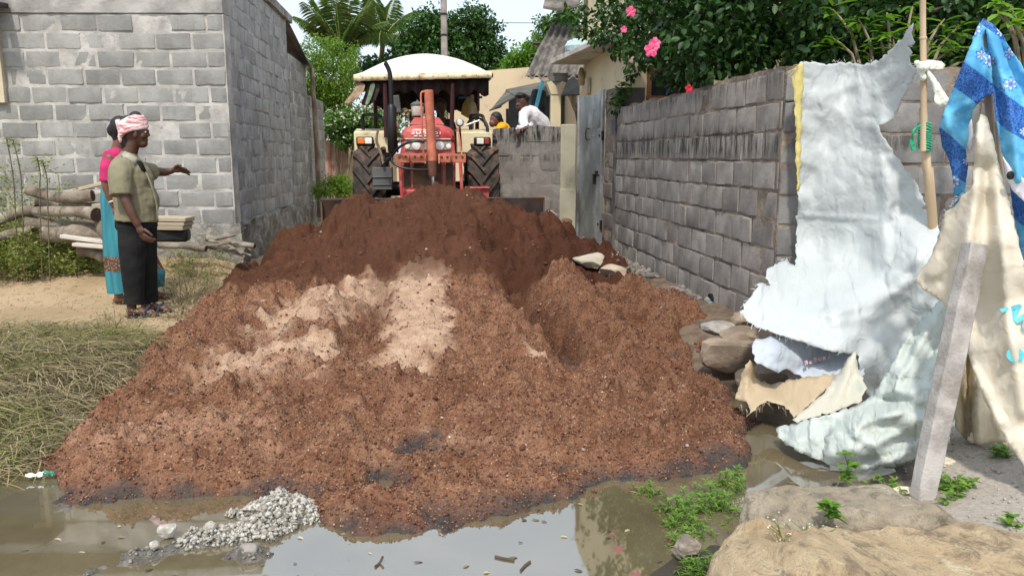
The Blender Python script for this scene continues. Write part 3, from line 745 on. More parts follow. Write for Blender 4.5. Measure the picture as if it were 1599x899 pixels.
# ---- cream house behind the boundary wall
cream = M('cream_wall', (0.62, 0.53, 0.35), var=0.05, scale=1.2, rough=0.85, bmp=0.12, bscale=20, dirt=(0.45, 0.38, 0.26), dscale=1.5, damt=0.3)
ch = empty('cream_house', (4.6, 12.2, 0), 'cream plastered house behind the boundary wall with a projecting concrete sunshade slab', 'house')
part(ch, 'wall', cream, lambda b: b.box((4.92, 12.2, 2.9), (4.4, 3.1, 5.8)), bevel=0.01)
slabm = M('slab_cement', (0.50, 0.47, 0.42), var=0.15, scale=3, rough=0.9, bmp=0.3, dirt=(0.28, 0.25, 0.21), damt=0.5)
part(ch, 'sunshade_slab', slabm, lambda b: b.add([Vector((x, y, z)) for z in (2.90, 2.985) for x, y in ((2.13, 13.55), (2.42, 10.75), (2.75, 10.62), (3.4, 10.35), (3.4, 13.55))],
     [(4, 3, 2, 1, 0), (5, 6, 7, 8, 9), (0, 1, 6, 5), (1, 2, 7, 6), (2, 3, 8, 7), (3, 4, 9, 8), (4, 0, 5, 9)]), bevel=0.01)
part(ch, 'band', M('band_paint', (0.30, 0.20, 0.12), var=0.2, rough=0.8), lambda b: b.box((2.706, 12.9, 3.16), (0.025, 0.12, 0.3)))
wf = part(ch, 'window', M('brown_wood', (0.16, 0.06, 0.03), var=0.3, scale=8, rough=0.6), lambda b: [b.box((3.05 + k * 0.44, 10.63, 1.95), (0.05, 0.08, 1.1)) for k in range(3)] + [b.box((3.49, 10.63, 1.38 + k * 0.38), (0.95, 0.07, 0.05)) for k in range(4)])
part(wf, 'pane', DARKG, lambda b: b.box((3.49, 10.64, 1.95), (0.86, 0.03, 1.05)))
part(ch, 'downpipe', M('old_plastic', (0.42, 0.33, 0.19), var=0.2, rough=0.6), lambda b: b.tube([at_x(908, y, 2.66) for y in (106, 115, 124, 133)], [0.03, 0.06, 0.06, 0.045], 10))
part(ch, 'drainpipe', M('dark_pipe', (0.10, 0.08, 0.06), var=0.2), lambda b: b.tube([(2.69, 13.3, 3.0), (2.68, 13.3, 5.4)], 0.03, 8))
part(ch, 'meter_box', cw, lambda b: b.box((2.68, 13.0, 2.5), (0.06, 0.22, 0.26)), bevel=0.01)
# bundle and sticks lying on the slab
bundle = MB(); bundle.lathe((2.42, 12.6, 2.985), [(0.02, 0.0), (0.19, 0.02), (0.21, 0.09), (0.16, 0.17), (0.06, 0.21)], (0, 0, 1), 14)
tag(bundle.build('plastic_bundle', M('pale_blue_plastic', (0.42, 0.55, 0.58), var=0.15, rough=0.5, bmp=0.4, bscale=14, bdist=0.03)), 'pale blue plastic bundle lying on the concrete sunshade slab', 'bundle')
stk = MB(); stk.tube([(2.45, 12.2, 3.01), (2.6, 11.0, 3.03)], 0.025, 7)
tag(stk.build('wooden_pole', M('pole_wood', (0.45, 0.25, 0.12), var=0.2, scale=9)), 'short wooden pole lying along the concrete sunshade slab', 'pole')
# porch roof of corrugated sheets
asb = M('asbestos_sheet', (0.13, 0.115, 0.10), base2=(0.21, 0.19, 0.17), scale=3, rough=0.9, bmp=0.3, dirt=(0.06, 0.055, 0.05), damt=0.6)
def corrugated(parent, name, P00, P10, P01, P11, waves, amp, mat, thick=0.012):
    """P00-P10 the wavy edge, P01-P11 the opposite edge"""
    nu, nv = waves * 8 + 1, 3
    P00, P10, P01, P11 = map(Vector, (P00, P10, P01, P11)); n = (P10 - P00).cross(P01 - P00).normalized(); vs = []; fs = []
    for t in (0, thick):
        for j in range(nv):
            for i in range(nu):
                a, b = i / (nu - 1), j / (nv - 1)
                q = P00 * (1 - a) * (1 - b) + P10 * a * (1 - b) + P01 * (1 - a) * b + P11 * a * b
                vs.append(q + n * (amp * math.sin(2 * math.pi * waves * a) + t))
    N = nu * nv
    for j in range(nv - 1):
        for i in range(nu - 1):
            a = j * nu + i; fs += [(a, a + 1, a + nu + 1, a + nu), (a + N, a + nu + N, a + nu + 1 + N, a + 1 + N)]
    for i in range(nu - 1): fs.append((i, i + N, i + 1 + N, i + 1)); a = (nv - 1) * nu + i; fs.append((a, a + 1, a + 1 + N, a + N))
    for j in range(nv - 1): a = j * nu; fs.append((a, a + nu, a + nu + N, a + N)); a += nu - 1; fs.append((a, a + N, a + nu + N, a + nu))
    b = MB(); b.add(vs, fs); return b.build(name, mat, parent, smooth=60)
pr = empty('porch_roof', (2.3, 14.8, 2.7), 'dark corrugated cement sheet porch roof sloping out from the cream house', 'roof')
corrugated(pr, 'roof_sheet', at_y(820, 121, 14.0), at_y(905, 124, 14.0), at_y(838, 82, 15.0), at_y(912, 82, 15.0), 6, 0.035, asb)
corrugated(pr, 'roof_sheet', at_y(834, 88, 14.9), at_y(910, 90, 14.9), at_y(862, 38, 16.4), at_y(915, 40, 16.4), 6, 0.035, asb)
part(pr, 'rafter', M('old_wood', (0.05, 0.04, 0.032), var=0.3), lambda b: [b.tube([at_y(824 + 4 * k, 118 - 25 * k, 14.1 + 0.75 * k), at_y(905, 119 - 25 * k, 14.1 + 0.75 * k)], 0.035, 6) for k in range(3)])
part(pr, 'upper_sheet', asb, lambda b: b.add([at_y(848, 14, 15.5), at_y(872, 18, 15.5), at_y(905, 10, 15.5), at_y(905, -30, 16.5), at_y(858, -25, 16.5)] + [at_y(848, 14, 15.5) + Vector((0, 0, .05)), at_y(872, 18, 15.5) + Vector((0, 0, .05)), at_y(905, 10, 15.5) + Vector((0, 0, .05)), at_y(905, -30, 16.5) + Vector((0, 0, .05)), at_y(858, -25, 16.5) + Vector((0, 0, .05))],
     [(0, 1, 2, 3, 4), (9, 8, 7, 6, 5), (0, 5, 6, 1), (1, 6, 7, 2), (2, 7, 8, 3), (3, 8, 9, 4), (4, 9, 5, 0)]))
pp = empty('porch_post', (2.2, 13.6, 0), 'cream post with forked head holding up the porch roof', 'post')
pb = at_y(867, 195, 13.6)
part(pp, 'shaft', cream, lambda b: b.box((pb.x, 13.6, 1.25), (0.17, 0.17, 2.5)), bevel=0.01)
part(pp, 'forked_head', cream, lambda b: b.add([Vector((pb.x + q, y, z)) for y in (13.5, 13.7) for q, z in ((-0.09, 2.4), (0.09, 2.4), (0.17, 2.6), (0.09, 2.62), (0, 2.53), (-0.09, 2.62), (-0.17, 2.6))],
     [(0, 1, 2, 3, 4, 5, 6), (13, 12, 11, 10, 9, 8, 7)] + [(i, (i + 1) % 7 + 0, (i + 1) % 7 + 7, i + 7) for i in range(7)]), smooth=None)
part(pp, 'beam', asb, lambda b: b.box((pb.x + 0.05, 13.6, 2.69), (0.3, 0.16, 0.14)))
tab = MB(); tab.box(at_y(842, 148, 13.9), (0.06, 0.04, 0.5), (0, 0.25, 0.2)); tag(tab.build('blue_strip', M('teal_paint', (0.05, 0.22, 0.30), var=0.2), None, bevel=0.004), 'narrow blue board hanging beside the cream porch post', 'board')
# far cream house with awning
fh = empty('far_cream_house', (2.6, 19, 0), 'plain peach plastered house end wall behind the leaning man, with dark awning', 'house')
a0, a1 = at_y(744, 112, 18), at_y(905, 104, 18)
peach = M('peach_wall', (0.66, 0.53, 0.36), var=0.06, scale=1.0, rough=0.85, bmp=0.1, dirt=(0.5, 0.4, 0.28), damt=0.3)
part(fh, 'wall', peach, lambda b: b.add([Vector((x, y, z)) for y in (18.0, 22.0) for x, z in ((a0.x - 0.6, 0), (a1.x + 2, 0), (a1.x + 2, a1.z + .25), (a0.x - 0.6, a0.z - 0.05))],
     [(0, 1, 2, 3), (7, 6, 5, 4), (0, 4, 5, 1), (1, 5, 6, 2), (2, 6, 7, 3), (3, 7, 4, 0)]))
awm = M('dark_tarp', (0.10, 0.095, 0.08), var=0.25, scale=3, rough=0.8, bmp=0.2)
aw = [at_y(790, 142, 16.6), at_y(905, 118, 16.6), at_y(905, 150, 15.2), at_y(806, 152, 15.6), at_y(764, 174, 15.4), at_y(783, 168, 16.6)]
part(fh, 'awning', awm, lambda b: b.add(aw + [q + Vector((0, 0, 0.03)) for q in aw], [(0, 1, 2, 3), (0, 3, 4, 5), (9, 8, 7, 6), (11, 10, 9, 6), (1, 0, 6, 7), (2, 1, 7, 8), (3, 2, 8, 9), (4, 3, 9, 10), (5, 4, 10, 11), (0, 5, 11, 6)]), smooth=None)
part(fh, 'porch_shade', DARKG, lambda b: b.box(at_y(838, 178, 17.95), (1.3, 0.05, 0.95)))  # dark panel standing in for the shaded porch interior under the awning
part(fh, 'awning_prop', dk, lambda b: b.tube([at_y(792, 170, 15.5), at_y(793, 330, 15.5)], 0.03, 6))
clt = MB(); clt.box(at_y(838, 172, 14.6), (0.42, 0.25, 0.75), (0.1, 0.1, 0.3), (0.6, 0.7)); tag(clt.build('hanging_cloth', M('dark_cloth', (0.025, 0.028, 0.035), var=0.5, scale=5, bmp=0.8, bscale=9, bdist=0.05), None, bevel=0.05), 'dark cloth hanging under the awning behind the leaning man', 'cloth')
# rusty fence and cream wall far down the lane
rf = empty('rusty_sheet_fence', (-1.95, 18, 0), 'whitewashed sheet fence streaked with red rust under the flowering bush', 'fence')
rust = M('rust_paint', (0.55, 0.46, 0.38), base2=(0.30, 0.09, 0.055), scale=2.6, rough=0.85, stretch=(3, 1, 0.35))
for k in range(4):
    q = at_y(507 + k * 9, 255, 18)
    part(rf, 'sheet_panel', rust, lambda b: b.box((q.x + 0.07, 18 + 0.015 * (k % 2), 0.85), (0.13, 0.02, 1.7), (0, 0, 0.05 * (k % 2))))
yw = MB(); q0 = at_y(534, 214, 18.4); yw.box((q0.x + 0.6, 18.5, 0.9), (1.25, 0.2, 1.78))
tag(yw.build('yard_wall', peach, None, bevel=0.01), 'peach painted yard wall beside the rusty sheet fence, left of the tractor', 'wall')
# utility pole and wire
up = empty('utility_pole', (0.5, 24, 0), 'tall grey concrete utility pole behind the tractor canopy', 'pole')
q0, q1 = at_y(694, 90, 24), at_y(694, 0, 24)
part(up, 'shaft', M('pole_concrete', (0.28, 0.25, 0.22), var=0.2, scale=4), lambda b: b.tube([(q0.x, 24, 0), (q0.x, 24, 9)], [0.11, 0.085], 8))
part(up, 'clamp', dk, lambda b: [b.lathe((q0.x, 24, z), [(0.105, -0.03), (0.11, 0.0), (0.105, 0.03)], (0, 0, 1), 8) for z in (4.9, 5.5)])
part(up, 'cross_arm', dk, lambda b: b.box((q0.x, 23.9, 8.4), (1.4, 0.08, 0.08)))
wr = MB(); wr.tube([at_y(697, 34, 24), at_y(780, 36, 22.5), at_y(870, 36.5, 21), at_y(1000, 36, 19)], 0.009, 5); tag(wr.build('overhead_wire', dk), 'thin overhead wire running from the utility pole', 'wire')
# ============================================================ TRACTOR (faces the camera, towards -Y)
TX, TZ = -0.01, 0.20
tr = empty('tractor', (TX, 10.0, TZ), 'red tractor with white canopy and front dozer blade pushing the soil pile', 'tractor')
red = M('tractor_red', (0.44, 0.045, 0.045), var=0.15, scale=5, rough=0.45, bmp=0.05, dirt=(0.40, 0.17, 0.125), dscale=7, damt=0.75, coat=0.12)
orange = M('orange_steel', (0.50, 0.155, 0.09), var=0.18, scale=9, rough=0.6, bmp=0.15, bscale=30, dirt=(0.28, 0.10, 0.06), dscale=5, damt=0.6)
creamp = M('fender_cream', (0.66, 0.57, 0.36), var=0.08, scale=4, rough=0.45, bmp=0.03, dirt=(0.36, 0.27, 0.16), dscale=5, damt=0.35)
blk = M('tractor_black', (0.012, 0.012, 0.013), var=0.3, rough=0.42, bmp=0.05)
rub = M('tyre_rubber', (0.040, 0.034, 0.030), base2=(0.075, 0.060, 0.048), scale=7, rough=0.9, bmp=0.3, dirt=(0.17, 0.10, 0.065), dscale=6, damt=0.5)
steel = M('chrome', (0.75, 0.75, 0.75), var=0.05, rough=0.12, metal=1, bmp=0)
brown = M('rust_brown', (0.13, 0.055, 0.035), var=0.3, scale=8, rough=0.8, bmp=0.3)
blade_m = M('blade_steel', (0.11, 0.095, 0.085), base2=(0.17, 0.14, 0.12), scale=3, rough=0.55, metal=0.5, bmp=0.15, dirt=(0.20, 0.085, 0.05), dscale=2.5, damt=0.5)
grey = M('tank_grey', (0.085, 0.09, 0.088), var=0.2, scale=5, rough=0.6, bmp=0.1, dirt=(0.15, 0.11, 0.08), damt=0.4)
maroon = M('maroon_paint', (0.045, 0.012, 0.014), var=0.2, rough=0.5)
glass = M('lamp_glass', (0.62, 0.62, 0.58), var=0.15, scale=20, rough=0.08, bmp=0.1, bscale=60, spec=0.8)
amber = M('amber_lens', (0.75, 0.20, 0.03), var=0.15, scale=30, rough=0.2, bmp=0)
whitel = M('white_lens', (0.75, 0.72, 0.62), var=0.1, rough=0.2, bmp=0)
redl = M('red_lens', (0.25, 0.03, 0.02), var=0.1, rough=0.25, bmp=0)
def PT(n, m, fn, parent=None, **k): return part(parent or tr, n, m, fn, **k)
# rear wheels with chevron lugs
def tyre(cx, cy, cz, rad, wid, name, nl, lug, rimr):
    b = MB(); hw = wid / 2; r0 = rad - lug
    prof = [(rimr, -hw * 0.75), (rimr + 0.05, -hw * 0.95), (r0 - 0.10, -hw), (r0 - 0.03, -hw * 0.93), (r0, -hw * 0.72), (r0 + 0.008, 0), (r0, hw * 0.72), (r0 - 0.03, hw * 0.93), (r0 - 0.10, hw), (rimr + 0.05, hw * 0.95), (rimr, hw * 0.75)]
    b.lathe((cx, cy, cz), prof, (1, 0, 0), 48)
    for k in range(nl):
        for s in (-1, 1):
            a0 = 2 * math.pi * (k + (0.5 if s > 0 else 0)) / nl; da = 0.42 * 20 / nl
            vs = []
            for j in range(5):
                t = j / 4; x = s * (hw * 1.02 * t - 0.02 * (1 - t)); a = a0 + da * t        # centre leads: V pointing down at the front
                rr = r0 - (0.03 if j == 4 else 0.0) - 0.012; hh = lug + 0.012 - (0.012 if j == 4 else 0); w_ = 0.030 + 0.012 * t
                for (h_, ww) in ((0, 1.25), (hh, 0.8)):
                    for q in (-1, 1):
                        aa = a + q * w_ * ww / rad; rh = rr + h_
                        vs.append((cx + x, cy + math.sin(aa) * rh, cz + math.cos(aa) * rh))
            fs = []
            for j in range(4):
                i = j * 4; n_ = i + 4
                fs += [(i, i + 1, n_ + 1, n_), (i + 2, n_ + 2, n_ + 3, i + 3), (i, n_, n_ + 2, i + 2), (i + 1, i + 3, n_ + 3, n_ + 1)]
            fs += [(0, 2, 3, 1), (16, 17, 19, 18)]
            b.add(vs, fs)
    return b.build(name, rub, WH, smooth=35)
for s in (-1, 1):
    cx = TX + s * 0.715
    WH = PT('rear_wheel', blk, lambda b: b.lathe((cx, 10.42, TZ + 0.72), [(0.08, -0.26), (0.12, -0.22), (0.12, 0.22), (0.08, 0.26)], (1, 0, 0), 16))
    tyre(cx, 10.42, TZ + 0.72, 0.73, 0.40, 'tyre', 20, 0.045, 0.36)
    b = MB(); b.lathe((cx, 10.42, TZ + 0.72), [(0.12, -0.05), (0.33, -0.10), (0.37, -0.16), (0.37, 0.16), (0.33, 0.10), (0.12, 0.05)], (1, 0, 0), 32); b.build('rim', creamp, WH)
for s in (-1, 1):
    cx = TX + s * 0.60
    WH = PT('front_wheel', blk, lambda b: b.lathe((cx, 8.98, TZ + 0.34), [(0.05, -0.13), (0.07, -0.1), (0.07, 0.1), (0.05, 0.13)], (1, 0, 0), 12))
    b = MB(); b.lathe((cx, 8.98, TZ + 0.34), [(0.2, -0.07), (0.24, -0.09), (0.31, -0.09), (0.335, -0.06), (0.325, -0.05), (0.325, -0.035), (0.34, -0.03), (0.34, -0.005), (0.33, 0), (0.34, 0.005), (0.34, 0.03), (0.325, 0.035), (0.325, 0.05), (0.335, 0.06), (0.31, 0.09), (0.24, 0.09), (0.2, 0.07)], (1, 0, 0), 32)
    b.build('tyre', M('dusty_tyre', (0.20, 0.115, 0.08), var=0.3, scale=8, rough=0.95), WH)
    b = MB(); b.lathe((cx, 8.98, TZ + 0.34), [(0.07, -0.02), (0.2, -0.06), (0.21, 0.06), (0.07, 0.02)], (1, 0, 0), 24); b.build('rim', creamp, WH)
# fenders
for s in (-1, 1):
    x0, x1 = (at_y(553, 222, 10.0).x, at_y(608, 222, 10.0).x) if s < 0 else (at_y(713, 222, 10.0).x, at_y(769, 222, 10.0).x)
    zt, zb = at_y(580, 206, 10.0).z, at_y(580, 239, 10.0).z
    fo = PT('fender', creamp, lambda b: (b.box(((x0 + x1) / 2, 10.0, (zt + zb) / 2), (x1 - x0, 0.03, zt - zb)),
        b.add([Vector((x, y, z)) for x in (x0, x1) for y, z in ((10.0, zt), (10.35, zt + 0.05), (10.75, zt - 0.05), (11.05, zt - 0.35), (11.05, zt - 0.38), (10.75, zt - 0.08), (10.35, zt + 0.02), (10.0, zt - 0.03))],
              [(0, 1, 6, 7), (1, 2, 5, 6), (2, 3, 4, 5), (8, 15, 14, 9), (9, 14, 13, 10), (10, 13, 12, 11), (0, 8, 9, 1), (1, 9, 10, 2), (2, 10, 11, 3), (4, 12, 13, 5), (5, 13, 14, 6), (6, 14, 15, 7), (3, 11, 12, 4), (7, 15, 8, 0)])), bevel=0.012)
    cx0 = at_y(570 if s < 0 else 753, 221, 9.97).x; zc = at_y(570, 221, 9.97).z
    PT('lamp_housing', blk, lambda b: b.box((cx0, 9.962, zc), (0.215, 0.05, 0.115)), fo, bevel=0.02)
    PT('indicator', amber if s < 0 else redl, lambda b: b.box((cx0 - 0.045 * (1 if s < 0 else -1.3), 9.935, zc + 0.006), (0.088 if s < 0 else 0.06, 0.03, 0.075)), fo, bevel=0.008)
    PT('side_lamp', whitel, lambda b: b.box((cx0 + 0.045 * (1 if s < 0 else -0.6), 9.935, zc + 0.006), (0.088 if s < 0 else 0.09, 0.03, 0.075)), fo, bevel=0.008)
    # hand rail on the fender
    xa, xb = (at_y(566, 180, 10.2).x, at_y(601, 180, 10.2).x) if s < 0 else (at_y(735, 180, 10.2).x, at_y(757, 180, 10.2).x)
    zr = at_y(570, 182, 10.2).z
    PT('grab_rail', blk, lambda b: b.tube(cat_rom([(xa, 10.25, zt - 0.02), (xa, 10.25, zr), (xa + 0.05, 10.2, zr + 0.02), ((xa + xb) / 2 + 0.05, 10.15, zr + 0.015), (xb - 0.02, 10.1, zr - 0.04), (xb + 0.02, 10.05, zr - 0.14), (xb + 0.02, 10.02, zt - 0.08)], 5), 0.022, 8))
# hood: rounded cross-section lofted backwards
def hood_ring(y, w, z0, z1, rr):
    pts = [(-w, z0), (-w, z0 + (z1 - z0) * 0.35)]
    for k in range(9):
        a = math.pi * (1 - k / 8); pts.append((w * (abs(math.cos(a)) ** 0.62) * (1 if math.cos(a) > 0 else -1), z1 - rr + rr * (math.sin(a) ** 0.75 if math.sin(a) > 1e-6 else 0)))
    pts += [(w, z0 + (z1 - z0) * 0.35), (w, z0)]
    return [Vector((TX + 0.02 + x, y, z)) for x, z in pts]
zg0, zh0, zh1 = 0.97, 1.395, 1.66
def loft(b, rings, cap=True):
    n = len(rings[0]); vs = [v for r_ in rings for v in r_]; fs = []
    for i in range(len(rings) - 1):
        for k in range(n): a, c_ = i * n + k, i * n + (k + 1) % n; fs.append((a, c_, c_ + n, a + n))
    if cap: fs += [tuple(range(n)), tuple(reversed(range((len(rings) - 1) * n, len(rings) * n)))]
    b.add(vs, fs)
hood = PT('hood', red, lambda b: loft(b, [hood_ring(8.74, 0.27, 1.53, 1.645, 0.11), hood_ring(8.78, 0.298, 1.52, 1.675, 0.13), hood_ring(8.95, 0.305, 1.42, 1.70, 0.14), hood_ring(9.4, 0.305, 1.3, 1.72, 0.14), hood_ring(9.95, 0.30, 1.2, 1.74, 0.14)]), smooth=60)
PT('hood_scoop', red, lambda b: b.add([Vector((TX + x, y, z)) for x, y, z in ((-0.19, 8.98, 1.70), (0.21, 8.98, 1.70), (0.21, 9.35, 1.72), (-0.19, 9.35, 1.72), (-0.13, 9.0, 1.78), (0.15, 9.0, 1.78), (0.15, 9.3, 1.79), (-0.13, 9.3, 1.79))],
    [(0, 1, 5, 4), (1, 2, 6, 5), (2, 3, 7, 6), (3, 0, 4, 7), (4, 5, 6, 7)]), hood, bevel=0.012)
PT('trim_line', whitel, lambda b: b.box((TX + 0.02, 8.735, 1.535), (0.5, 0.01, 0.008)), hood)
# lettering on the hood nose
tc = bpy.data.curves.new('hood_lettering', 'FONT'); tc.body = 'SURABI'; tc.size = 0.085; tc.align_x = 'CENTER'; tc.extrude = 0.004; tc.space_character = 1.25
to = bpy.data.objects.new('tmp_text', tc); COL.objects.link(to)
bpy.context.view_layer.update()
tme = bpy.data.meshes.new_from_object(to.evaluated_get(bpy.context.evaluated_depsgraph_get())); bpy.data.objects.remove(to)
tme.transform(Matrix.Translation(Vector((TX + 0.0, 8.728, 1.585)) - wloc(tr)) @ Matrix.Rotation(R(62), 4, 'X'))
wp = M('white_lettering', (0.8, 0.78, 0.74), var=0.08, rough=0.5, bmp=0)
link('hood_lettering', tme, wp, hood)
hood_l = bpy.data.objects[-1] if False else None
PT('lettering_strip', wp, lambda b: [b.box((TX - 0.115 + 0.058 * k, 8.733, 1.567), (0.045, 0.012, 0.012)) for k in range(5)], hood)
# nose: headlamp band, grille, red surround
PT('nose_frame', red, lambda b: loft(b, [[Vector((TX + 0.02 + x, y, z)) for x, z in ((-0.30, zg0), (-0.305, 1.36), (-0.29, 1.50), (-0.25, 1.535), (0.25, 1.535), (0.29, 1.50), (0.305, 1.36), (0.30, zg0))] for y in (8.765, 9.2)]), bevel=0.01)
PT('lamp_cover', M('lamp_cover', (0.26, 0.25, 0.22), var=0.2, scale=12, rough=0.12, bmp=0.05, spec=0.8), lambda b: b.box((TX + 0.02, 8.76, 1.462), (0.52, 0.02, 0.105)), bevel=0.02)
for s in (-1, 1):
    PT('headlamp', glass, lambda b: b.lathe((TX + 0.02 + s * 0.13, 8.752, 1.462), [(0.050, 0.0), (0.046, 0.012), (0.02, 0.018)], (0, -1, 0), 18))
    PT('corner_lamp', whitel, lambda b: b.lathe((TX + 0.02 + s * 0.228, 8.752, 1.455), [(0.03, 0.0), (0.026, 0.012), (0.01, 0.016)], (0, -1, 0), 14))
gm = M('dusty_mesh', (0.055, 0.040, 0.03), base2=(0.12, 0.075, 0.05), scale=6, rough=0.85, bmp=0.5, bscale=160, dirt=(0.17, 0.09, 0.05), damt=0.5)
for (xa, xb) in ((-0.255, -0.185), (-0.145, 0.165), (0.215, 0.29)):
    PT('grille', gm, lambda b: b.box((TX + (xa + xb) / 2, 8.757, 1.15), (xb - xa, 0.016, 0.29)))
for xa in (-0.165, 0.19):
    PT('grille_bar', orange, lambda b: b.box((TX + xa, 8.752, 1.15), (0.014, 0.03, 0.30)))
PT('front_skirt', red, lambda b: b.box((TX + 0.02, 8.80, 0.87), (0.62, 0.16, 0.22)), bevel=0.02)
PT('engine_block', blk, lambda b: (b.box((TX, 9.5, 0.95), (0.36, 1.3, 0.55)), b.box((TX, 10.3, 0.75), (0.4, 1.0, 0.5)), b.tube([(TX - 0.7, 10.42, TZ + 0.72), (TX + 0.7, 10.42, TZ + 0.72)], 0.1, 10), b.box((TX, 9.0, TZ + 0.36), (1.0, 0.12, 0.12))), bevel=0.02)
# dozer frame: cross beam, brackets, lift cylinder
by = 8.60; zb1, zb0 = at_y(640, 240, by).z, at_y(640, 254, by).z
def xat(px, y=by): return at_y(px, 246, y).x
PT('cross_beam', orange, lambda b: b.box(((xat(624) + xat(722)) / 2, by + 0.06, (zb0 + zb1) / 2), (xat(722) - xat(624), 0.06, 0.085)), bevel=0.006)
for (pa, pb_) in ((617, 640), (642, 664), (684, 704), (706, 728)):
    pl = PT('beam_plate', orange, lambda b: b.box(((xat(pa) + xat(pb_)) / 2, by, (zb0 + zb1) / 2 - 0.002), (xat(pb_) - xat(pa) - 0.006, 0.05, zb1 - zb0)), bevel=0.006)
    for q in (0.28, 0.72):
        PT('bolt', brown, lambda b: b.lathe((xat(pa) + (xat(pb_) - xat(pa)) * q, by - 0.025, (zb0 + zb1) / 2 + 0.015), [(0.014, 0), (0.013, 0.01), (0.006, 0.014)], (0, -1, 0), 8), pl)
cx = at_y(671, 200, 8.5).x
zt_, zm, zl, zr_ = at_y(671, 141, 8.5).z, at_y(671, 252, 8.5).z, at_y(675, 276, 8.5).z, at_y(675, 300, 8.5).z
PT('lift_cylinder', orange, lambda b: b.tube([(cx - 0.005, 8.5, zt_), (cx + 0.02, 8.5, zm)], 0.050, 20), bevel=0.006)
for s in (-1, 1):
    PT('pivot_lug', M('pale_orange', (0.55, 0.22, 0.13), var=0.2, rough=0.6), lambda b: b.box((cx + 0.02 + s * 0.075, 8.53, (zb0 + zb1) / 2 - 0.01), (0.02, 0.1, 0.10)), bevel=0.005)
PT('cylinder_gland', brown, lambda b: b.tube([(cx + 0.02, 8.5, zm), (cx + 0.025, 8.5, zl + 0.03), (cx + 0.025, 8.5, zl)], [0.052, 0.052, 0.040], 18))
PT('piston_rod', steel, lambda b: b.tube([(cx + 0.027, 8.5, zl), (cx + 0.03, 8.5, 0.78)], 0.018, 14))
PT('oil_pipe', orange, lambda b: b.tube(cat_rom([(cx - 0.05, 8.47, zt_ - 0.02), (cx - 0.085, 8.47, zt_ - 0.04), (cx - 0.085, 8.47, zt_ - 0.2), (cx - 0.075, 8.47, zm + 0.15), (cx - 0.06, 8.47, zm + 0.02)], 5), 0.010, 8))
for px0, px1 in ((624, 628), (719, 722)):
    PT('side_rod', red, lambda b: b.tube([at_y(px0, 253, 8.58), at_y(px1, 312, 8.55)], 0.018, 8))
PT('push_arm', orange, lambda b: [b.box((TX + s * 0.40, 9.3, TZ + 0.42), (0.09, 1.7, 0.13)) for s in (-1, 1)], bevel=0.01)
# blade: curved mouldboard
bl0, bl1 = at_y(502, 312, 8.42), at_y(849, 308, 8.42)
def blade(b):
    prof = [(0.10, 0.0), (0.0, 0.02), (-0.05, 0.16), (-0.06, 0.32), (-0.03, 0.48), (0.02, 0.60)]
    vs = []; fs = []; n = len(prof)
    for dy in (0, 0.018):
        for x in (bl0.x, bl1.x):
            for yy, zz in prof: vs.append((x, 8.36 + (-yy) + dy, 0.29 + zz * (1.0 if x < 0 else 1.02)))
    for i in range(n - 1):
        fs += [(i, i + 1, n + i + 1, n + i), (2 * n + i, 3 * n + i, 3 * n + i + 1, 2 * n + i + 1), (i, 2 * n + i, 2 * n + i + 1, i + 1), (n + i, n + i + 1, 3 * n + i + 1, 3 * n + i)]
    fs += [(n - 1, 3 * n - 1, 4 * n - 1, 2 * n - 1), (0, n, 3 * n, 2 * n)]
    b.add(vs, fs)
bd = PT('dozer_blade', blade_m, blade, smooth=50)
PT('end_plate', blade_m, lambda b: [b.box((x, 8.40, 0.58), (0.016, 0.16, 0.58)) for x in (bl0.x + 0.009, bl1.x - 0.009)], bd)
PT('top_rail', blade_m, lambda b: b.box(((bl0.x + bl1.x) / 2, 8.375, 0.895), (bl1.x - bl0.x, 0.05, 0.02)), bd)
# hoses
PT('hydraulic_hose', blk, lambda b: b.tube(cat_rom([(cx - 0.06, 8.47, at_y(660, 222, 8.5).z), at_y(645, 221, 8.45), at_y(625, 229, 8.5), at_y(610, 246, 8.7), at_y(598, 258, 8.9)], 6), 0.014, 8))
PT('hydraulic_hose', blk, lambda b: b.tube(cat_rom([(cx - 0.03, 8.47, at_y(668, 265, 8.5).z), at_y(650, 265, 8.45), at_y(628, 262, 8.45), at_y(613, 254, 8.5), at_y(612, 246, 8.7), at_y(600, 250, 9.1)], 6), 0.013, 8))
PT('hydraulic_hose', M('hose_tan', (0.12, 0.09, 0.06), var=0.3), lambda b: b.tube(cat_rom([at_y(590, 205, 9.8), at_y(588, 220, 9.7), at_y(595, 240, 9.5), at_y(599, 258, 9.2)], 6), 0.016, 8))
# exhaust stack
ex = at_y(612, 200, 9.2).x; zz = lambda py, Y=9.2: at_y(612, py, Y).z
PT('muffler', blk, lambda b: b.lathe((ex, 9.2, 0), [(0.03, zz(240)), (0.055, zz(236)), (0.058, zz(168)), (0.03, zz(163))], (0, 0, 1), 18))
PT('exhaust_pipe', blk, lambda b: b.tube(cat_rom([(ex, 9.2, zz(168)), (ex, 9.2, zz(150)), (ex - 0.002, 9.2, zz(128)), (ex - 0.012, 9.2, zz(112)), (ex - 0.05, 9.2, zz(100)), (ex - 0.065, 9.2, zz(98))], 5), 0.026, 12))
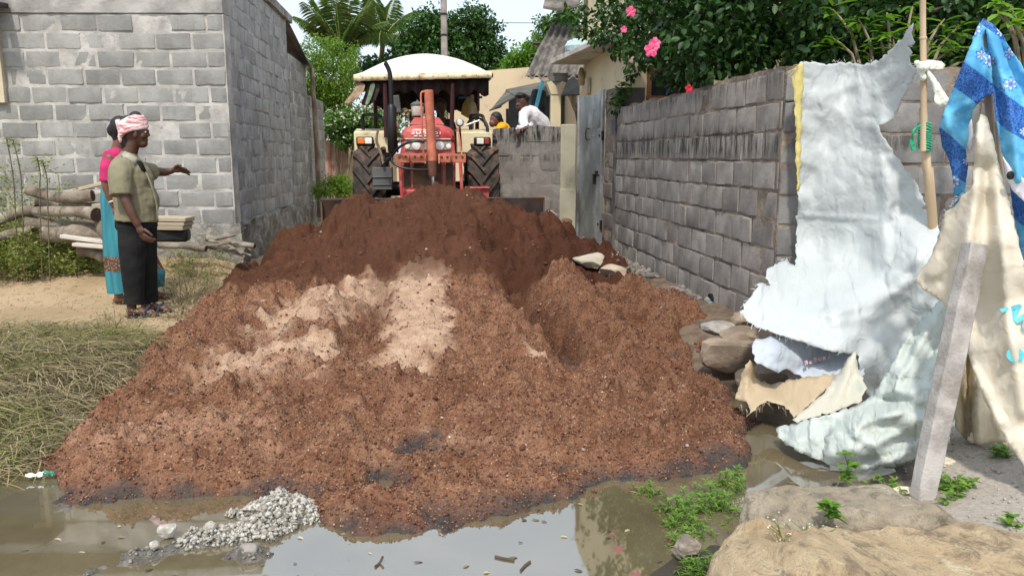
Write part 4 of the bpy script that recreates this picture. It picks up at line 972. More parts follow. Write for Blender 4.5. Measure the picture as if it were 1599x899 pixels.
# pre-cleaner bowl
ax = at_y(652, 170, 9.1).x; za = lambda py: at_y(652, py, 9.1).z
PT('pre_cleaner', M('clear_bowl', (0.50, 0.44, 0.38), var=0.2, scale=9, rough=0.2, bmp=0.05), lambda b: b.lathe((ax, 9.1, 0), [(0.06, za(181)), (0.068, za(178)), (0.075, za(166)), (0.07, za(164))], (0, 0, 1), 20))
PT('pre_cleaner_cap', grey, lambda b: b.lathe((ax, 9.1, 0), [(0.078, za(166)), (0.08, za(163)), (0.05, za(160)), (0.012, za(158.5)), (0.01, za(156))], (0, 0, 1), 20))
PT('intake_stem', blk, lambda b: b.lathe((ax, 9.1, 0), [(0.035, 1.70), (0.035, za(181)), (0.055, za(180))], (0, 0, 1), 14))
# round lamps on stalks
for px, py in ((617, 195), (718, 192)):
    q = at_y(px, py, 9.3)
    lo = PT('work_lamp', M('lamp_chrome', (0.55, 0.55, 0.53), var=0.1, rough=0.2, metal=0.8, bmp=0), lambda b: b.lathe(q, [(0.02, 0.05), (0.045, 0.03), (0.05, 0.0), (0.048, -0.015)], (0, -1, 0), 18))
    PT('lens', glass, lambda b: b.lathe(q + Vector((0, -0.035, 0)) if False else q + Vector((0, 0.0, 0)), [(0.042, 0.016), (0.03, 0.03 + 0.026), (0.01, 0.06)], (0, -1, 0), 16), lo)
    PT('stalk', blk, lambda b: b.tube([q + Vector((0, 0.02, -0.04)), q + Vector((0.02, 0.1, -0.32))], 0.012, 6), lo)
PT('front_stay', orange, lambda b: b.tube([at_y(715, 200, 9.2), at_y(722, 248, 8.7)], 0.010, 6))
PT('mirror_arm', whitel, lambda b: b.tube([at_y(727, 196, 9.6), at_y(749, 188, 9.6)], 0.011, 6))
# side boxes
tb = at_y(597, 279, 9.25)
PT('hydraulic_tank', grey, lambda b: (b.box((tb.x, 9.4, tb.z), (0.225, 0.3, 0.26)), b.box((tb.x, 9.244, tb.z + 0.02), (0.228, 0.02, 0.012)), b.box((tb.x, 9.244, tb.z - 0.07), (0.228, 0.02, 0.012))), bevel=0.012)
sb_ = at_y(746, 302, 9.2)
PT('foot_step', red, lambda b: (b.box((sb_.x, 9.3, sb_.z), (0.27, 0.25, 0.12)), b.box((sb_.x, 9.28, sb_.z + 0.065), (0.29, 0.28, 0.02))), bevel=0.008)
# canopy
can = lambda px, py, Y=9.9: at_y(px, py, Y)
def canopy(b):
    nu, nv = 17, 9; vs = []; fs = []
    L0, R0 = can(552, 121).x, can(768, 116).x; zl, zr = can(552, 117).z, can(768, 112).z; zm = can(655, 84, 10.6).z + 0.02
    for t in (0, 0.02):
        for j in range(nv):
            v = j / (nv - 1); y = 9.9 + 1.6 * v
            for i in range(nu):
                u_ = i / (nu - 1); x = L0 + (R0 - L0) * u_
                bu = 1 - abs(2 * u_ - 1) ** 1.9; bv = (1 - (1 - min(1, v / 0.55)) ** 2.0) * (1 - max(0, (v - 0.6) / 0.4) ** 2 * 0.9)
                base = zl + (zr - zl) * u_
                vs.append((x, y, base + (zm - (zl + zr) / 2) * bu ** (0.6 + 0.4 * v) * bv + 0.012 * float(vnoise(u_ * 5, v * 4, 2)) - t))
    N = nu * nv
    for j in range(nv - 1):
        for i in range(nu - 1):
            a = j * nu + i; fs += [(a, a + 1, a + nu + 1, a + nu), (a + N, a + nu + N, a + nu + 1 + N, a + 1 + N)]
    b.add(vs, fs)
canm = M('canopy_fabric', (0.70, 0.68, 0.65), var=0.06, scale=3, rough=0.8, bmp=0.1, bscale=12, bdist=0.02)
cn = PT('canopy', canm, canopy, smooth=70)
valm = M('valance_cream', (0.70, 0.63, 0.42), var=0.1, scale=8, rough=0.8, dirt=(0.30, 0.2, 0.1), dscale=9, damt=0.6)
def valance(b):
    n = 40
    for side in range(4):
        vs = []
        for i in range(n + 1):
            u_ = i / n
            if side == 0: a, c_ = can(552, 118), can(768, 113); y0, y1 = 9.893, 9.893
            elif side == 1: a, c_ = can(768, 113), can(768, 113); y0, y1 = 9.893, 11.5
            elif side == 2: a, c_ = can(552, 118), can(552, 118); y0, y1 = 9.893, 11.5
            else: a, c_ = can(552, 118), can(768, 113); y0, y1 = 11.5, 11.5
            x = a.x + (c_.x - a.x) * u_; y = y0 + (y1 - y0) * u_; z = a.z + (c_.z - a.z) * u_
            dp = 0.07 + 0.004 * rnd.uniform(-1, 1)
            o_ = 0.002 * math.sin(u_ * 15)
            vs += [(x, y + o_, z + 0.01), (x + (o_ if side in (1, 2) else 0), y - 0.008 + o_, z - dp)]
        b.add(vs, [(2 * i, 2 * i + 1, 2 * i + 3, 2 * i + 2) for i in range(n)])
vo = PT('valance', valm, valance, cn)
vo.modifiers.new('solid', 'SOLIDIFY').thickness = 0.006
PT('valance_print', brown, lambda b: [b.box(can(x, 122 - (x - 552) * 5 / 216, 9.883), (0.022, 0.003, 0.010), (0, 0, 0), (0.2, 1)) for x in (566, 580, 600, 628, 655, 676, 700, 722, 744, 762)], cn)
dkc = M('canopy_lining', (0.03, 0.022, 0.02), var=0.4, rough=0.9, bmp=0.4, bscale=8, bdist=0.04)
for p0, p1 in ((can(707, 130, 9.95), can(705, 215, 9.95)), (can(601, 130, 9.95), can(603, 215, 9.95)), ((-0.72, 11.3, 1.6), (-0.72, 11.3, 2.32)), ((0.72, 11.3, 1.6), (0.72, 11.3, 2.32)),
    ((-0.88, 9.96, 2.31), (0.84, 9.96, 2.35)), ((-0.88, 11.45, 2.33), (0.84, 11.45, 2.37))):
    PT('canopy_tube', maroon, lambda b: b.tube([p0, p1], 0.028, 8))
def curtain(b, only):
    n = 50
    for (xa, xb, y, zt1, zb1_) in [(can(558, 0).x, can(764, 0).x, 10.02, 2.34, 2.12), (can(566, 0).x, can(760, 0).x, 11.42, 2.33, 2.0)][only:only + 1]:
        vs = []
        for i in range(n + 1):
            u_ = i / n; x = xa + (xb - xa) * u_; o_ = 0.02 * math.sin(u_ * 70)
            vs += [(x, y + o_, zt1), (x, y + o_ * 1.5, zb1_ + 0.03 * math.sin(u_ * 23) + 0.03 * math.sin(u_ * 51))]
        b.add(vs, [(2 * i, 2 * i + 1, 2 * i + 3, 2 * i + 2) for i in range(n)])
for k in (0, 1):
    cu = PT('canopy_curtain', dkc, lambda b: curtain(b, k), cn); cu.modifiers.new('solid', 'SOLIDIFY').thickness = 0.01
# side cloth flaps at the left front corner of the canopy
fl1 = M('flap_cloth', (0.30, 0.21, 0.13), var=0.4, scale=6, rough=0.9, bmp=0.6, bscale=12, bdist=0.03)
def flap(pts):
    def f_(b):
        vs = [can(x, y, Y) for x, y, Y in pts]; k = len(pts) // 2
        b.add(vs, [(2 * i, 2 * i + 1, 2 * i + 3, 2 * i + 2) for i in range(k - 1)])
    return f_
for nm, mt, ps in (('curtain_flap', fl1, [(556, 128, 9.95), (572, 128, 9.93), (552, 142, 9.9), (570, 140, 9.88), (541, 154, 9.9), (562, 150, 9.86), (533, 164, 9.92), (549, 162, 9.88)]),
                   ('curtain_flap', dkc, [(572, 128, 9.97), (596, 128, 9.97), (570, 142, 9.95), (594, 140, 9.93), (566, 155, 9.95), (590, 152, 9.93), (560, 166, 9.95), (580, 166, 9.93)]),
                   ('curtain_flap', M('green_flap', (0.18, 0.24, 0.15), var=0.4, scale=7, rough=0.9), [(578, 128, 9.92), (588, 128, 9.92), (576, 142, 9.9), (584, 142, 9.9), (572, 155, 9.9), (580, 155, 9.9), (569, 165, 9.9), (574, 166, 9.9)])):
    f_ = PT(nm, mt, flap(ps), cn, smooth=180); f_.modifiers.new('solid', 'SOLIDIFY').thickness = 0.012; sbd = f_.modifiers.new('sub', 'SUBSURF'); sbd.levels = 2; sbd.render_levels = 2
# driver's place: dashboard, steering wheel, seat, mirror box, levers
PT('dashboard', blk, lambda b: b.box((TX, 10.0, 1.62), (0.34, 0.12, 0.34)), bevel=0.03)
PT('steering_wheel', blk, lambda b: b.tube([(TX + 0.2 * math.cos(a), 10.2 + 0.07 * math.sin(a), 1.83 + 0.17 * math.sin(a)) for a in [2 * math.pi * k / 20 for k in range(21)]], 0.014, 6))
PT('seat', blk, lambda b: (b.box((TX, 10.75, 1.35), (0.46, 0.45, 0.12)), b.box((TX, 10.98, 1.62), (0.46, 0.1, 0.5), (-0.15, 0, 0))), bevel=0.04)
q = can(619, 163, 9.95)
PT('mirror', grey, lambda b: b.box(q, (0.10, 0.03, 0.22), (0, -0.12, 0.2)), bevel=0.015)
PT('side_lever', M('worn_wood', (0.33, 0.29, 0.24), var=0.2), lambda b: b.box(can(737, 178, 10.5), (0.05, 0.04, 0.5), (0, 0.02, 0)), bevel=0.01)
PT('spare_hoop', blk, lambda b: b.tube([(can(744, 197, 10.3).x + 0.12 * math.cos(a), 10.3, can(744, 197, 10.3).z + 0.10 * math.sin(a)) for a in [math.pi * k / 12 for k in range(13)]], 0.018, 6))
PT('blue_tube', M('blue_pipe', (0.08, 0.22, 0.42), var=0.15), lambda b: b.tube([can(716, 153, 11.4), can(753, 152, 11.4)], 0.018, 7))
PT('hanging_sack', M('yellow_sack', (0.42, 0.30, 0.10), var=0.3, scale=8, bmp=0.5), lambda b: b.lathe(can(733, 182, 11.2), [(0.03, -0.02), (0.12, 0.03), (0.10, 0.16), (0.03, 0.27)], (0, 0, 1), 12))
# ============================================================ PEOPLE
def ellipsoid(b, c, r, rot=None, n=14, m=9):
    c = Vector(c); mt = Euler(rot).to_matrix() if rot else Matrix.Identity(3); vs = []; fs = []
    for j in range(m + 1):
        th = math.pi * j / m
        for i in range(n):
            ph = 2 * math.pi * i / n; vs.append(c + mt @ Vector((r[0] * math.sin(th) * math.cos(ph), r[1] * math.sin(th) * math.sin(ph), r[2] * math.cos(th) * 0.999)))
    for j in range(m):
        for i in range(n):
            a, d = j * n + i, j * n + (i + 1) % n; fs.append((a, a + n, d + n, d))
    fs += [tuple(range(n)), tuple(reversed(range(m * n, m * n + n)))]
    b.add(vs, fs)
def limb(b, pts, rad, flat=None):
    """chain of tapered capsules"""
    pts = [Vector(p) for p in pts]
    b.tube(pts, list(rad), 14, True, flat)
    for p, r in zip(pts, rad): ellipsoid(b, p, (r * 0.995,) * 3, None, 12, 8)
def skin(name, fn, mat, parent, voxel=0.007, smooth=6, noise_amp=0.0, nscale=9, fac=0.5):
    """one continuous surface from overlapping volumes"""
    b = MB(); fn(b)
    me = bpy.data.meshes.new('tmp'); me.from_pydata([tuple(v) for v in b.v], [], b.f); me.update()
    bm = bmesh.new(); bm.from_mesh(me); bmesh.ops.recalc_face_normals(bm, faces=bm.faces); bm.to_mesh(me); bm.free()
    o = bpy.data.objects.new('tmp', me); COL.objects.link(o)
    rm = o.modifiers.new('r', 'REMESH'); rm.mode = 'VOXEL'; rm.voxel_size = voxel
    if smooth: s_ = o.modifiers.new('s', 'SMOOTH'); s_.iterations = smooth; s_.factor = fac
    bpy.context.view_layer.update()
    out = bpy.data.meshes.new_from_object(o.evaluated_get(bpy.context.evaluated_depsgraph_get())); bpy.data.objects.remove(o); bpy.data.meshes.remove(me)
    V = np.empty(len(out.vertices) * 3, np.float32); out.vertices.foreach_get('co', V); V = V.reshape(-1, 3)
    if noise_amp:
        N = np.empty(len(V) * 3, np.float32); out.vertices.foreach_get('normal', N); N = N.reshape(-1, 3)
        d = noise3(V * np.array([nscale, nscale, nscale * 0.6]), 5, 3); V = V + N * (d * noise_amp)[:, None].astype(np.float32)
    V = V - np.array(wloc(parent), np.float32)
    out.vertices.foreach_set('co', V.astype(np.float32).ravel()); out.update()
    out.name = name
    return link(name, out, mat, parent, smooth=180)
skin_d = M('skin_dark', (0.085, 0.036, 0.021), var=0.15, scale=14, rough=0.5, bmp=0.08, bscale=120, spec=0.45)
skin_m = M('skin_brown', (0.15, 0.068, 0.042), var=0.12, scale=14, rough=0.5, bmp=0.05, spec=0.4)
hairm = M('black_hair', (0.010, 0.009, 0.008), var=0.3, scale=30, rough=0.5, bmp=0.5, bscale=90, spec=0.4)
def cloth_mat(name, c, **k):
    a = dict(var=0.12, scale=5, rough=0.9, bmp=0.4, bscale=9, bdist=0.03, spec=0.15, bdet=1.5); a.update(k); return M(name, c, **a)
def fingers(b, palm, dirv, side, n_up, L=0.075, r=0.0085, curl=0.3, spread=0.018):
    d = Vector(dirv).normalized(); s = Vector(side).normalized(); u_ = Vector(n_up).normalized(); palm = Vector(palm)
    for k in range(4):
        o_ = (k - 1.5) * spread; ln = L * (0.86, 1.0, 0.95, 0.74)[k]
        p0 = palm + s * o_ + d * 0.03; p1 = p0 + d * ln * 0.5 + s * o_ * 0.25 - u_ * curl * 0.02; p2 = p1 + d * ln * 0.5 * (1 - curl * 0.4) - u_ * curl * 0.045 + s * o_ * 0.2
        limb(b, [p0, p1, p2], [r * 1.1, r, r * 0.85])
    p0 = palm - d * 0.01 + s * 0.035; limb(b, [p0, p0 + d * 0.03 + s * 0.028, p0 + d * 0.058 + s * 0.036 - u_ * 0.01], [r * 1.4, r * 1.2, r])

# ---- man in khaki shirt, pointing
MY = 6.79
P = lambda px, py, dy=0.0: at_y(px, py, MY + dy)
fz = gz1(-2.4, MY)
man = empty('person', (P(213, 480).x, MY, fz), 'man in khaki shirt, black trousers and pink head cloth pointing with one arm', 'person')
def man_body(b):
    ellipsoid(b, P(208, 203), (0.093, 0.076, 0.112)); ellipsoid(b, P(217, 215), (0.068, 0.060, 0.078), (0, 0.15, 0)); ellipsoid(b, P(222, 224), (0.045, 0.045, 0.038))
    ellipsoid(b, P(224, 205), (0.045, 0.052, 0.03))
    limb(b, [P(228.5, 204.5), P(231.5, 210.5)], [0.010, 0.0165]); ellipsoid(b, P(230, 212), (0.017, 0.021, 0.011))
    ellipsoid(b, P(228, 218), (0.017, 0.025, 0.009)); ellipsoid(b, P(227.6, 220.8), (0.017, 0.023, 0.009)); ellipsoid(b, P(226, 225.5), (0.02, 0.025, 0.017))
    for s in (-1, 1): ellipsoid(b, P(211, 210, s * 0.078), (0.020, 0.013, 0.033), (0, 0.2, 0)); ellipsoid(b, P(222, 212, s * 0.04), (0.03, 0.022, 0.028))
    limb(b, [P(200, 246), P(205, 232), P(209, 218)], [0.066, 0.057, 0.056])
    limb(b, [P(203, 300), P(204, 262)], [0.11, 0.11]); limb(b, [P(190, 262, -0.15), P(212, 260, 0.15)], [0.06, 0.06]); limb(b, [P(208, 330), P(206, 290)], [0.12, 0.12])
    limb(b, [P(190, 263, -0.17), P(191, 290, -0.22), P(197, 315, -0.25), P(206, 334, -0.26), P(215, 351, -0.26)], [0.055, 0.050, 0.043, 0.037, 0.028])
    ellipsoid(b, P(219, 359, -0.26), (0.030, 0.024, 0.048), (0, -0.35, 0))
    fingers(b, P(221, 362, -0.26), (0.25, 0, -1), (1, -0.35, 0.25), (-1, -0.2, 0), 0.07, 0.0105, 0.9, 0.014)
    limb(b, [P(214, 262, 0.16), P(229, 268, 0.28), P(243, 268, 0.36), P(258, 269, 0.38), P(268, 267, 0.39)], [0.05, 0.046, 0.042, 0.036, 0.027])
    ellipsoid(b, P(275, 265.5, 0.39), (0.048, 0.033, 0.024), (0, 0.1, 0))
    fingers(b, P(277, 265, 0.39), (1, 0.0, -0.02), (0.05, -0.75, 0.6), (0, 0.6, 0.75), 0.085, 0.0105, 0.35, 0.019)
    for hx, hy, tx, ty, dy in ((204, 487, 229, 492, -0.09), (226, 479, 248, 486, 0.10)):
        hp = P(hx, hy, dy); tp = P(tx, ty, dy); g_ = fz
        limb(b, [Vector((hp.x + 0.015, MY + dy, g_ + 0.32)), Vector((hp.x + 0.012, MY + dy, g_ + 0.10)), Vector((hp.x + 0.01, MY + dy, g_ + 0.055))], [0.05, 0.038, 0.042])
        limb(b, [Vector((hp.x, MY + dy, g_ + 0.045)), Vector((hp.x + 0.09, MY + dy - 0.01, g_ + 0.055)), Vector((hp.x + 0.17, MY + dy - 0.015, g_ + 0.04))], [0.034, 0.038, 0.034], 0.75)
        for k in range(5): limb(b, [Vector((hp.x + 0.18, MY + dy - 0.045 + k * 0.018, g_ + 0.036)), Vector((hp.x + 0.225 - abs(k - 1.2) * 0.009, MY + dy - 0.047 + k * 0.019, g_ + 0.03))], [0.012, 0.0105])
mb = skin('body', man_body, skin_d, man, 0.006, 4)
def eye(b, c): ellipsoid(b, c, (0.008, 0.013, 0.0085))
for s in (-1, 1): part(mb, 'eye', M('eye_white', (0.5, 0.45, 0.4), bmp=0, rough=0.2), lambda b: eye(b, P(227.3, 206.6, s * 0.031)))
shirtm = cloth_mat('khaki_shirt', (0.215, 0.195, 0.125), var=0.1, bmp=0.6, bscale=8, bdist=0.05)
def man_shirt(b):
    ellipsoid(b, P(206, 283), (0.168, 0.185, 0.20)); ellipsoid(b, P(213, 315), (0.185, 0.168, 0.20))
    b.tube([P(207, 275), P(211, 300), P(213.5, 325), P(213.5, 344.5)], [0.150, 0.172, 0.182, 0.190], 20, True, 0.9)
    limb(b, [P(193, 262, -0.14), P(211, 260, 0.14)], [0.085, 0.08]); limb(b, [P(200, 262), P(201, 248)], [0.13, 0.082])
    b.tube([P(192, 258, -0.13), P(188, 268, -0.17), P(187, 285, -0.205), P(189, 306, -0.235)], [0.085, 0.088, 0.088, 0.090], 16)
    b.tube([P(210, 260, 0.12), P(222, 266, 0.22), P(238, 269, 0.33)], [0.075, 0.076, 0.078], 14)
sh = skin('shirt', man_shirt, shirtm, man, 0.008, 4, 0.013, 7)
part(sh, 'collar', cloth_mat('collar_cloth', (0.33, 0.32, 0.25)), lambda b: b.add(
    [P(196, 236, -0.075), P(203, 240, -0.10), P(213, 245, -0.095), P(221, 255, -0.045), P(190, 243, -0.115), P(199, 252, -0.145), P(210, 258, -0.135), P(215, 255, -0.08)],
    [(0, 1, 5, 4), (1, 2, 6, 5), (2, 3, 7, 6)]), smooth=180).modifiers.new('s', 'SOLIDIFY').thickness = 0.012
part(sh, 'collar', cloth_mat('collar_cloth2', (0.27, 0.26, 0.2)), lambda b: b.add(
    [P(196, 236, -0.075), P(192, 234, 0.0), P(196, 236, 0.075), P(190, 243, -0.115), P(184, 243, 0.0), P(192, 244, 0.115)], [(0, 1, 4, 3), (1, 2, 5, 4)]), smooth=180).modifiers.new('s', 'SOLIDIFY').thickness = 0.012
part(sh, 'placket', cloth_mat('placket_cloth', (0.24, 0.22, 0.145)), lambda b: b.tube(cat_rom([P(222, 258, -0.06), P(232, 278, -0.095), P(240, 300, -0.09), P(245, 322, -0.085), P(246, 342, -0.085)], 5), 0.008, 8, True, 0.6))
part(sh, 'undershirt', cloth_mat('black_vest', (0.012, 0.012, 0.012)), lambda b: b.add([P(212, 246, -0.072), P(223, 254, -0.045), P(229, 268, -0.085), P(222, 264, -0.11)], [(0, 1, 2, 3)])).modifiers.new('s', 'SOLIDIFY').thickness = 0.02
pantm = cloth_mat('black_trousers', (0.016, 0.016, 0.016), var=0.2, bmp=0.7, bscale=6, bdist=0.05)
def man_pants(b):
    ellipsoid(b, P(213, 350), (0.178, 0.145, 0.12))
    b.tube([P(205, 352, -0.05), P(206, 385, -0.075), P(208, 420, -0.085), P(209, 450, -0.085), P(209, 475, -0.085)], [0.115, 0.110, 0.094, 0.082, 0.080], 18)
    b.tube([P(224, 352, 0.05), P(227, 385, 0.085), P(229, 420, 0.11), P(231, 450, 0.12), P(232, 471, 0.12)], [0.112, 0.100, 0.086, 0.076, 0.074], 18)
skin('trousers', man_pants, pantm, man, 0.008, 4, 0.012, 6)
for hx, hy, dy in ((204, 487, -0.09), (226, 479, 0.10)):
    hp = P(hx, hy, dy)
    so = part(man, 'sandal', M('sandal_sole', (0.02, 0.022, 0.035), var=0.2, rough=0.7), lambda b: b.tube([(hp.x - 0.05, MY + dy, fz + 0.012), (hp.x + 0.0, MY + dy, fz + 0.012), (hp.x + 0.1, MY + dy - 0.01, fz + 0.012), (hp.x + 0.2, MY + dy - 0.01, fz + 0.012), (hp.x + 0.25, MY + dy - 0.008, fz + 0.014)], [0.02, 0.043, 0.04, 0.05, 0.026], 14, True, 0.28))
    part(so, 'strap', M('sandal_strap', (0.035, 0.04, 0.075), var=0.2), lambda b: b.tube(cat_rom([(hp.x + 0.12, MY + dy - 0.05, fz + 0.015), (hp.x + 0.14, MY + dy - 0.035, fz + 0.07), (hp.x + 0.15, MY + dy + 0.01, fz + 0.085), (hp.x + 0.12, MY + dy + 0.045, fz + 0.02)], 4), 0.013, 8))
# hair and head cloth
skin('hair', lambda b: (ellipsoid(b, P(203.5, 199.5), (0.096, 0.082, 0.105)), ellipsoid(b, P(212, 182), (0.05, 0.05, 0.045)), limb(b, [P(196, 216), P(198, 226)], [0.055, 0.05])), hairm, man, 0.008, 3)
m, nt, p = newmat('pink_cotton'); co = pos(nt, (1, 1, 1))
wv = noise(nt, pos(nt, (8, 8, 42)), 1.6, 3, 0.6, 0.8)
c = mixc(nt, ramp(nt, wv, 0.38, 0.56), (0.62, 0.18, 0.20), (0.78, 0.66, 0.64)); setc(nt, p, c); p.inputs['Roughness'].default_value = 0.9; p.inputs['Specular IOR Level'].default_value = 0.15
nt.links.new(bump(nt, wv, 0.5, 0.02), p.inputs['Normal'])
def turban(b):
    for k in range(6):
        t = k / 5; cz = -0.042 + 0.088 * t; rr = 1.0 + 0.02 * math.sin(k * 2.1) - 0.10 * t * t
        c0 = P(206.5, 196.5); pts = []
        for i in range(25):
            a = 2 * math.pi * i / 24
            lx, ly = 0.108 * rr * math.cos(a), 0.093 * rr * math.sin(a)
            tilt = 0.36 + 0.05 * math.sin(k)
            pts.append(c0 + Vector((lx * math.cos(tilt) - cz * math.sin(tilt) * 0.6, ly, cz + lx * math.sin(tilt) + 0.006 * math.sin(3 * a + k))))
        b.tube(pts, 0.019, 8, False)
    limb(b, [P(190, 196, -0.03), P(186, 192, 0.0), P(183, 190, 0.03)], [0.026, 0.03, 0.018]); limb(b, [P(190, 207, -0.06), P(187, 214, -0.05), P(188, 222, -0.05)], [0.022, 0.018, 0.010])
skin('head_cloth', turban, m, man, 0.006, 2, 0.006, 24)

# ---- woman in a teal sari behind him
WY = 7.42
P2 = lambda px, py, dy=0.0: at_y(px, py, WY + dy)
wz = gz1(-2.75, WY)
wom = empty('person', (P2(200, 450).x, WY, wz), 'woman in pink blouse and teal sari standing behind the man in khaki', 'person')
def wom_body(b):
    ellipsoid(b, P2(192, 202), (0.088, 0.074, 0.108)); ellipsoid(b, P2(200, 213), (0.06, 0.055, 0.07)); limb(b, [P2(207, 206), P2(209, 211)], [0.010, 0.016]); ellipsoid(b, P2(206, 217), (0.02, 0.024, 0.012))
    ellipsoid(b, P2(189, 209, -0.076), (0.018, 0.012, 0.03)); limb(b, [P2(183, 238), P2(187, 218)], [0.058, 0.05])
    limb(b, [P2(186, 330), P2(184, 262)], [0.115, 0.12]); limb(b, [P2(178, 243, -0.14), P2(192, 242, 0.14)], [0.06, 0.055])
    limb(b, [P2(172, 248, -0.17), P2(166, 275, -0.20), P2(167, 291, -0.21), P2(172, 306, -0.21), P2(178, 322, -0.20)], [0.055, 0.049, 0.045, 0.037, 0.027])
    ellipsoid(b, P2(180, 330, -0.2), (0.024, 0.03, 0.045)); fingers(b, P2(180, 333, -0.2), (0.1, 0, -1), (0.4, -1, 0), (-1, -0.2, 0), 0.07, 0.010, 0.4, 0.015)
    limb(b, [P2(196, 246, 0.17), P2(200, 280, 0.2), P2(214, 300, 0.18), P2(226, 306, 0.14)], [0.05, 0.045, 0.037, 0.028]); ellipsoid(b, P2(231, 308, 0.13), (0.045, 0.03, 0.022)); fingers(b, P2(232, 308, 0.13), (1, 0, -0.2), (0, -0.8, 0.6), (0, 0.6, 0.8), 0.07, 0.010, 0.4, 0.016)
    for hx, dy in ((183, -0.08), (232, 0.12)):
        hp = P2(hx, 455, dy)
        limb(b, [Vector((hp.x + 0.01, WY + dy, wz + 0.3)), Vector((hp.x + 0.01, WY + dy, wz + 0.05))], [0.045, 0.038])
        limb(b, [Vector((hp.x - 0.01, WY + dy, wz + 0.035)), Vector((hp.x + 0.08, WY + dy, wz + 0.045)), Vector((hp.x + 0.15, WY + dy, wz + 0.032))], [0.034, 0.036, 0.032], 0.8)
        for k in range(5): limb(b, [Vector((hp.x + 0.16, WY + dy - 0.035 + k * 0.017, wz + 0.026)), Vector((hp.x + 0.20 - abs(k - 1.2) * 0.008, WY + dy - 0.037 + k * 0.018, wz + 0.02))], [0.011, 0.010])
skin('body', wom_body, skin_m, wom, 0.007, 4)
skin('hair', lambda b: (ellipsoid(b, P2(188, 199), (0.094, 0.082, 0.105)), ellipsoid(b, P2(177, 204), (0.055, 0.06, 0.06)), limb(b, [P2(184, 210), P2(186, 222)], [0.06, 0.045])), hairm, wom, 0.008, 3)
skin('blouse', lambda b: (limb(b, [P2(178, 245, -0.13), P2(192, 244, 0.13)], [0.08, 0.075]), ellipsoid(b, P2(186, 270), (0.145, 0.165, 0.19)), b.tube([P2(175, 240, -0.13), P2(169, 262, -0.185), P2(167, 284, -0.205)], [0.072, 0.068, 0.062], 14), b.tube([P2(192, 242, 0.13), P2(198, 265, 0.19), P2(200, 283, 0.2)], [0.07, 0.062, 0.06], 14)),
     cloth_mat('pink_blouse', (0.48, 0.035, 0.13)), wom, 0.009, 5, 0.008, 9)
m, nt, p = newmat('teal_sari'); co = pos(nt)
s_ = nt.nodes.new('ShaderNodeSeparateXYZ'); nt.links.new(co, s_.inputs[0])
zb_ = P2(190, 406).z - 0.02
band = ramp(nt, mathn(nt, 'ABSOLUTE', mathn(nt, 'SUBTRACT', s_.outputs[2], zb_)), 0.075, 0.06)
pat = mixc(nt, ramp(nt, voro(nt, co, 46), 0.25, 0.45), (0.36, 0.15, 0.07), (0.06, 0.045, 0.035))
c = mixc(nt, ramp(nt, noise(nt, pos(nt, (6, 6, 0.8)), 2.5, 3), 0.3, 0.7), (0.015, 0.14, 0.185), (0.035, 0.25, 0.30))
setc(nt, p, mixc(nt, band, c, pat)); p.inputs['Roughness'].default_value = 0.75
def sari(b):
    n = 40; rings = []
    for (px, py, rx, ry) in ((184, 292, 0.14, 0.13), (184, 310, 0.145, 0.135), (188, 335, 0.155, 0.15), (194, 365, 0.175, 0.165), (203, 400, 0.215, 0.18), (212, 428, 0.245, 0.185), (213, 452, 0.235, 0.175)):
        c0 = P2(px, py); fz_ = (py - 300) / 150
        rings.append([c0 + Vector(((rx + 0.016 * fz_ * math.sin(9 * a + 1) + 0.010 * fz_ * math.sin(17 * a)) * math.cos(a), (ry + 0.016 * fz_ * math.sin(9 * a + 1)) * math.sin(a), 0.025 * fz_ * math.cos(a))) for a in [2 * math.pi * k / n for k in range(n)]])
    loft(b, rings)
part(wom, 'sari', m, sari, smooth=80)
part(wom, 'bangle', M('white_bangle', (0.7, 0.66, 0.6), var=0.05, rough=0.3, bmp=0), lambda b: b.tube([P2(177, 314, -0.2) + Vector((0.036 * math.cos(a), 0.034 * math.sin(a), 0.01 * math.cos(a))) for a in [2 * math.pi * k / 16 for k in range(17)]], 0.008, 6))

# ---- man in white shirt leaning on the low wall
LY = 12.05
P3 = lambda px, py, dy=0.0: at_y(px, py, LY + dy)
lean = empty('person', (1.75, LY + 0.25, 0), 'man in white shirt leaning his forearms on top of the mouldy low wall', 'person')
def lean_body(b):
    ellipsoid(b, P3(815, 159), (0.088, 0.095, 0.115)); ellipsoid(b, P3(811, 166, -0.03), (0.06, 0.06, 0.065)); ellipsoid(b, P3(808.5, 164, -0.085), (0.018, 0.02, 0.02)); ellipsoid(b, P3(809, 169, -0.07), (0.03, 0.02, 0.013))
    ellipsoid(b, P3(823, 163, -0.02), (0.015, 0.02, 0.03)); limb(b, [P3(824, 178), P3(818, 168)], [0.065, 0.055])
    limb(b, [P3(830, 182), P3(848, 212, 0.15)], [0.12, 0.12])
    limb(b, [P3(848, 215, 0.15), Vector((1.78, LY + 0.28, 0.9)), Vector((1.78, LY + 0.28, 0.06))], [0.12, 0.085, 0.045]); limb(b, [Vector((1.78, LY + 0.22, 0.05)), Vector((1.78, LY + 0.06, 0.045))], [0.04, 0.035])
    limb(b, [P3(812, 203, -0.42), P3(809, 200, -0.42)], [0.032, 0.03]); fingers(b, P3(811, 202, -0.44), (-0.5, -0.6, -0.5), (0.8, -0.5, 0), (0, -0.5, 0.8), 0.07, 0.011, 0.7, 0.016)
    limb(b, [P3(826, 200, -0.40), P3(812, 203, -0.42)], [0.036, 0.03])
skin('body', lean_body, skin_d, lean, 0.009, 4)
skin('hair', lambda b: (ellipsoid(b, P3(817, 155, 0.02), (0.10, 0.105, 0.09)), ellipsoid(b, P3(813, 149.5, -0.03), (0.085, 0.085, 0.05))), hairm, lean, 0.009, 3, 0.01, 30)
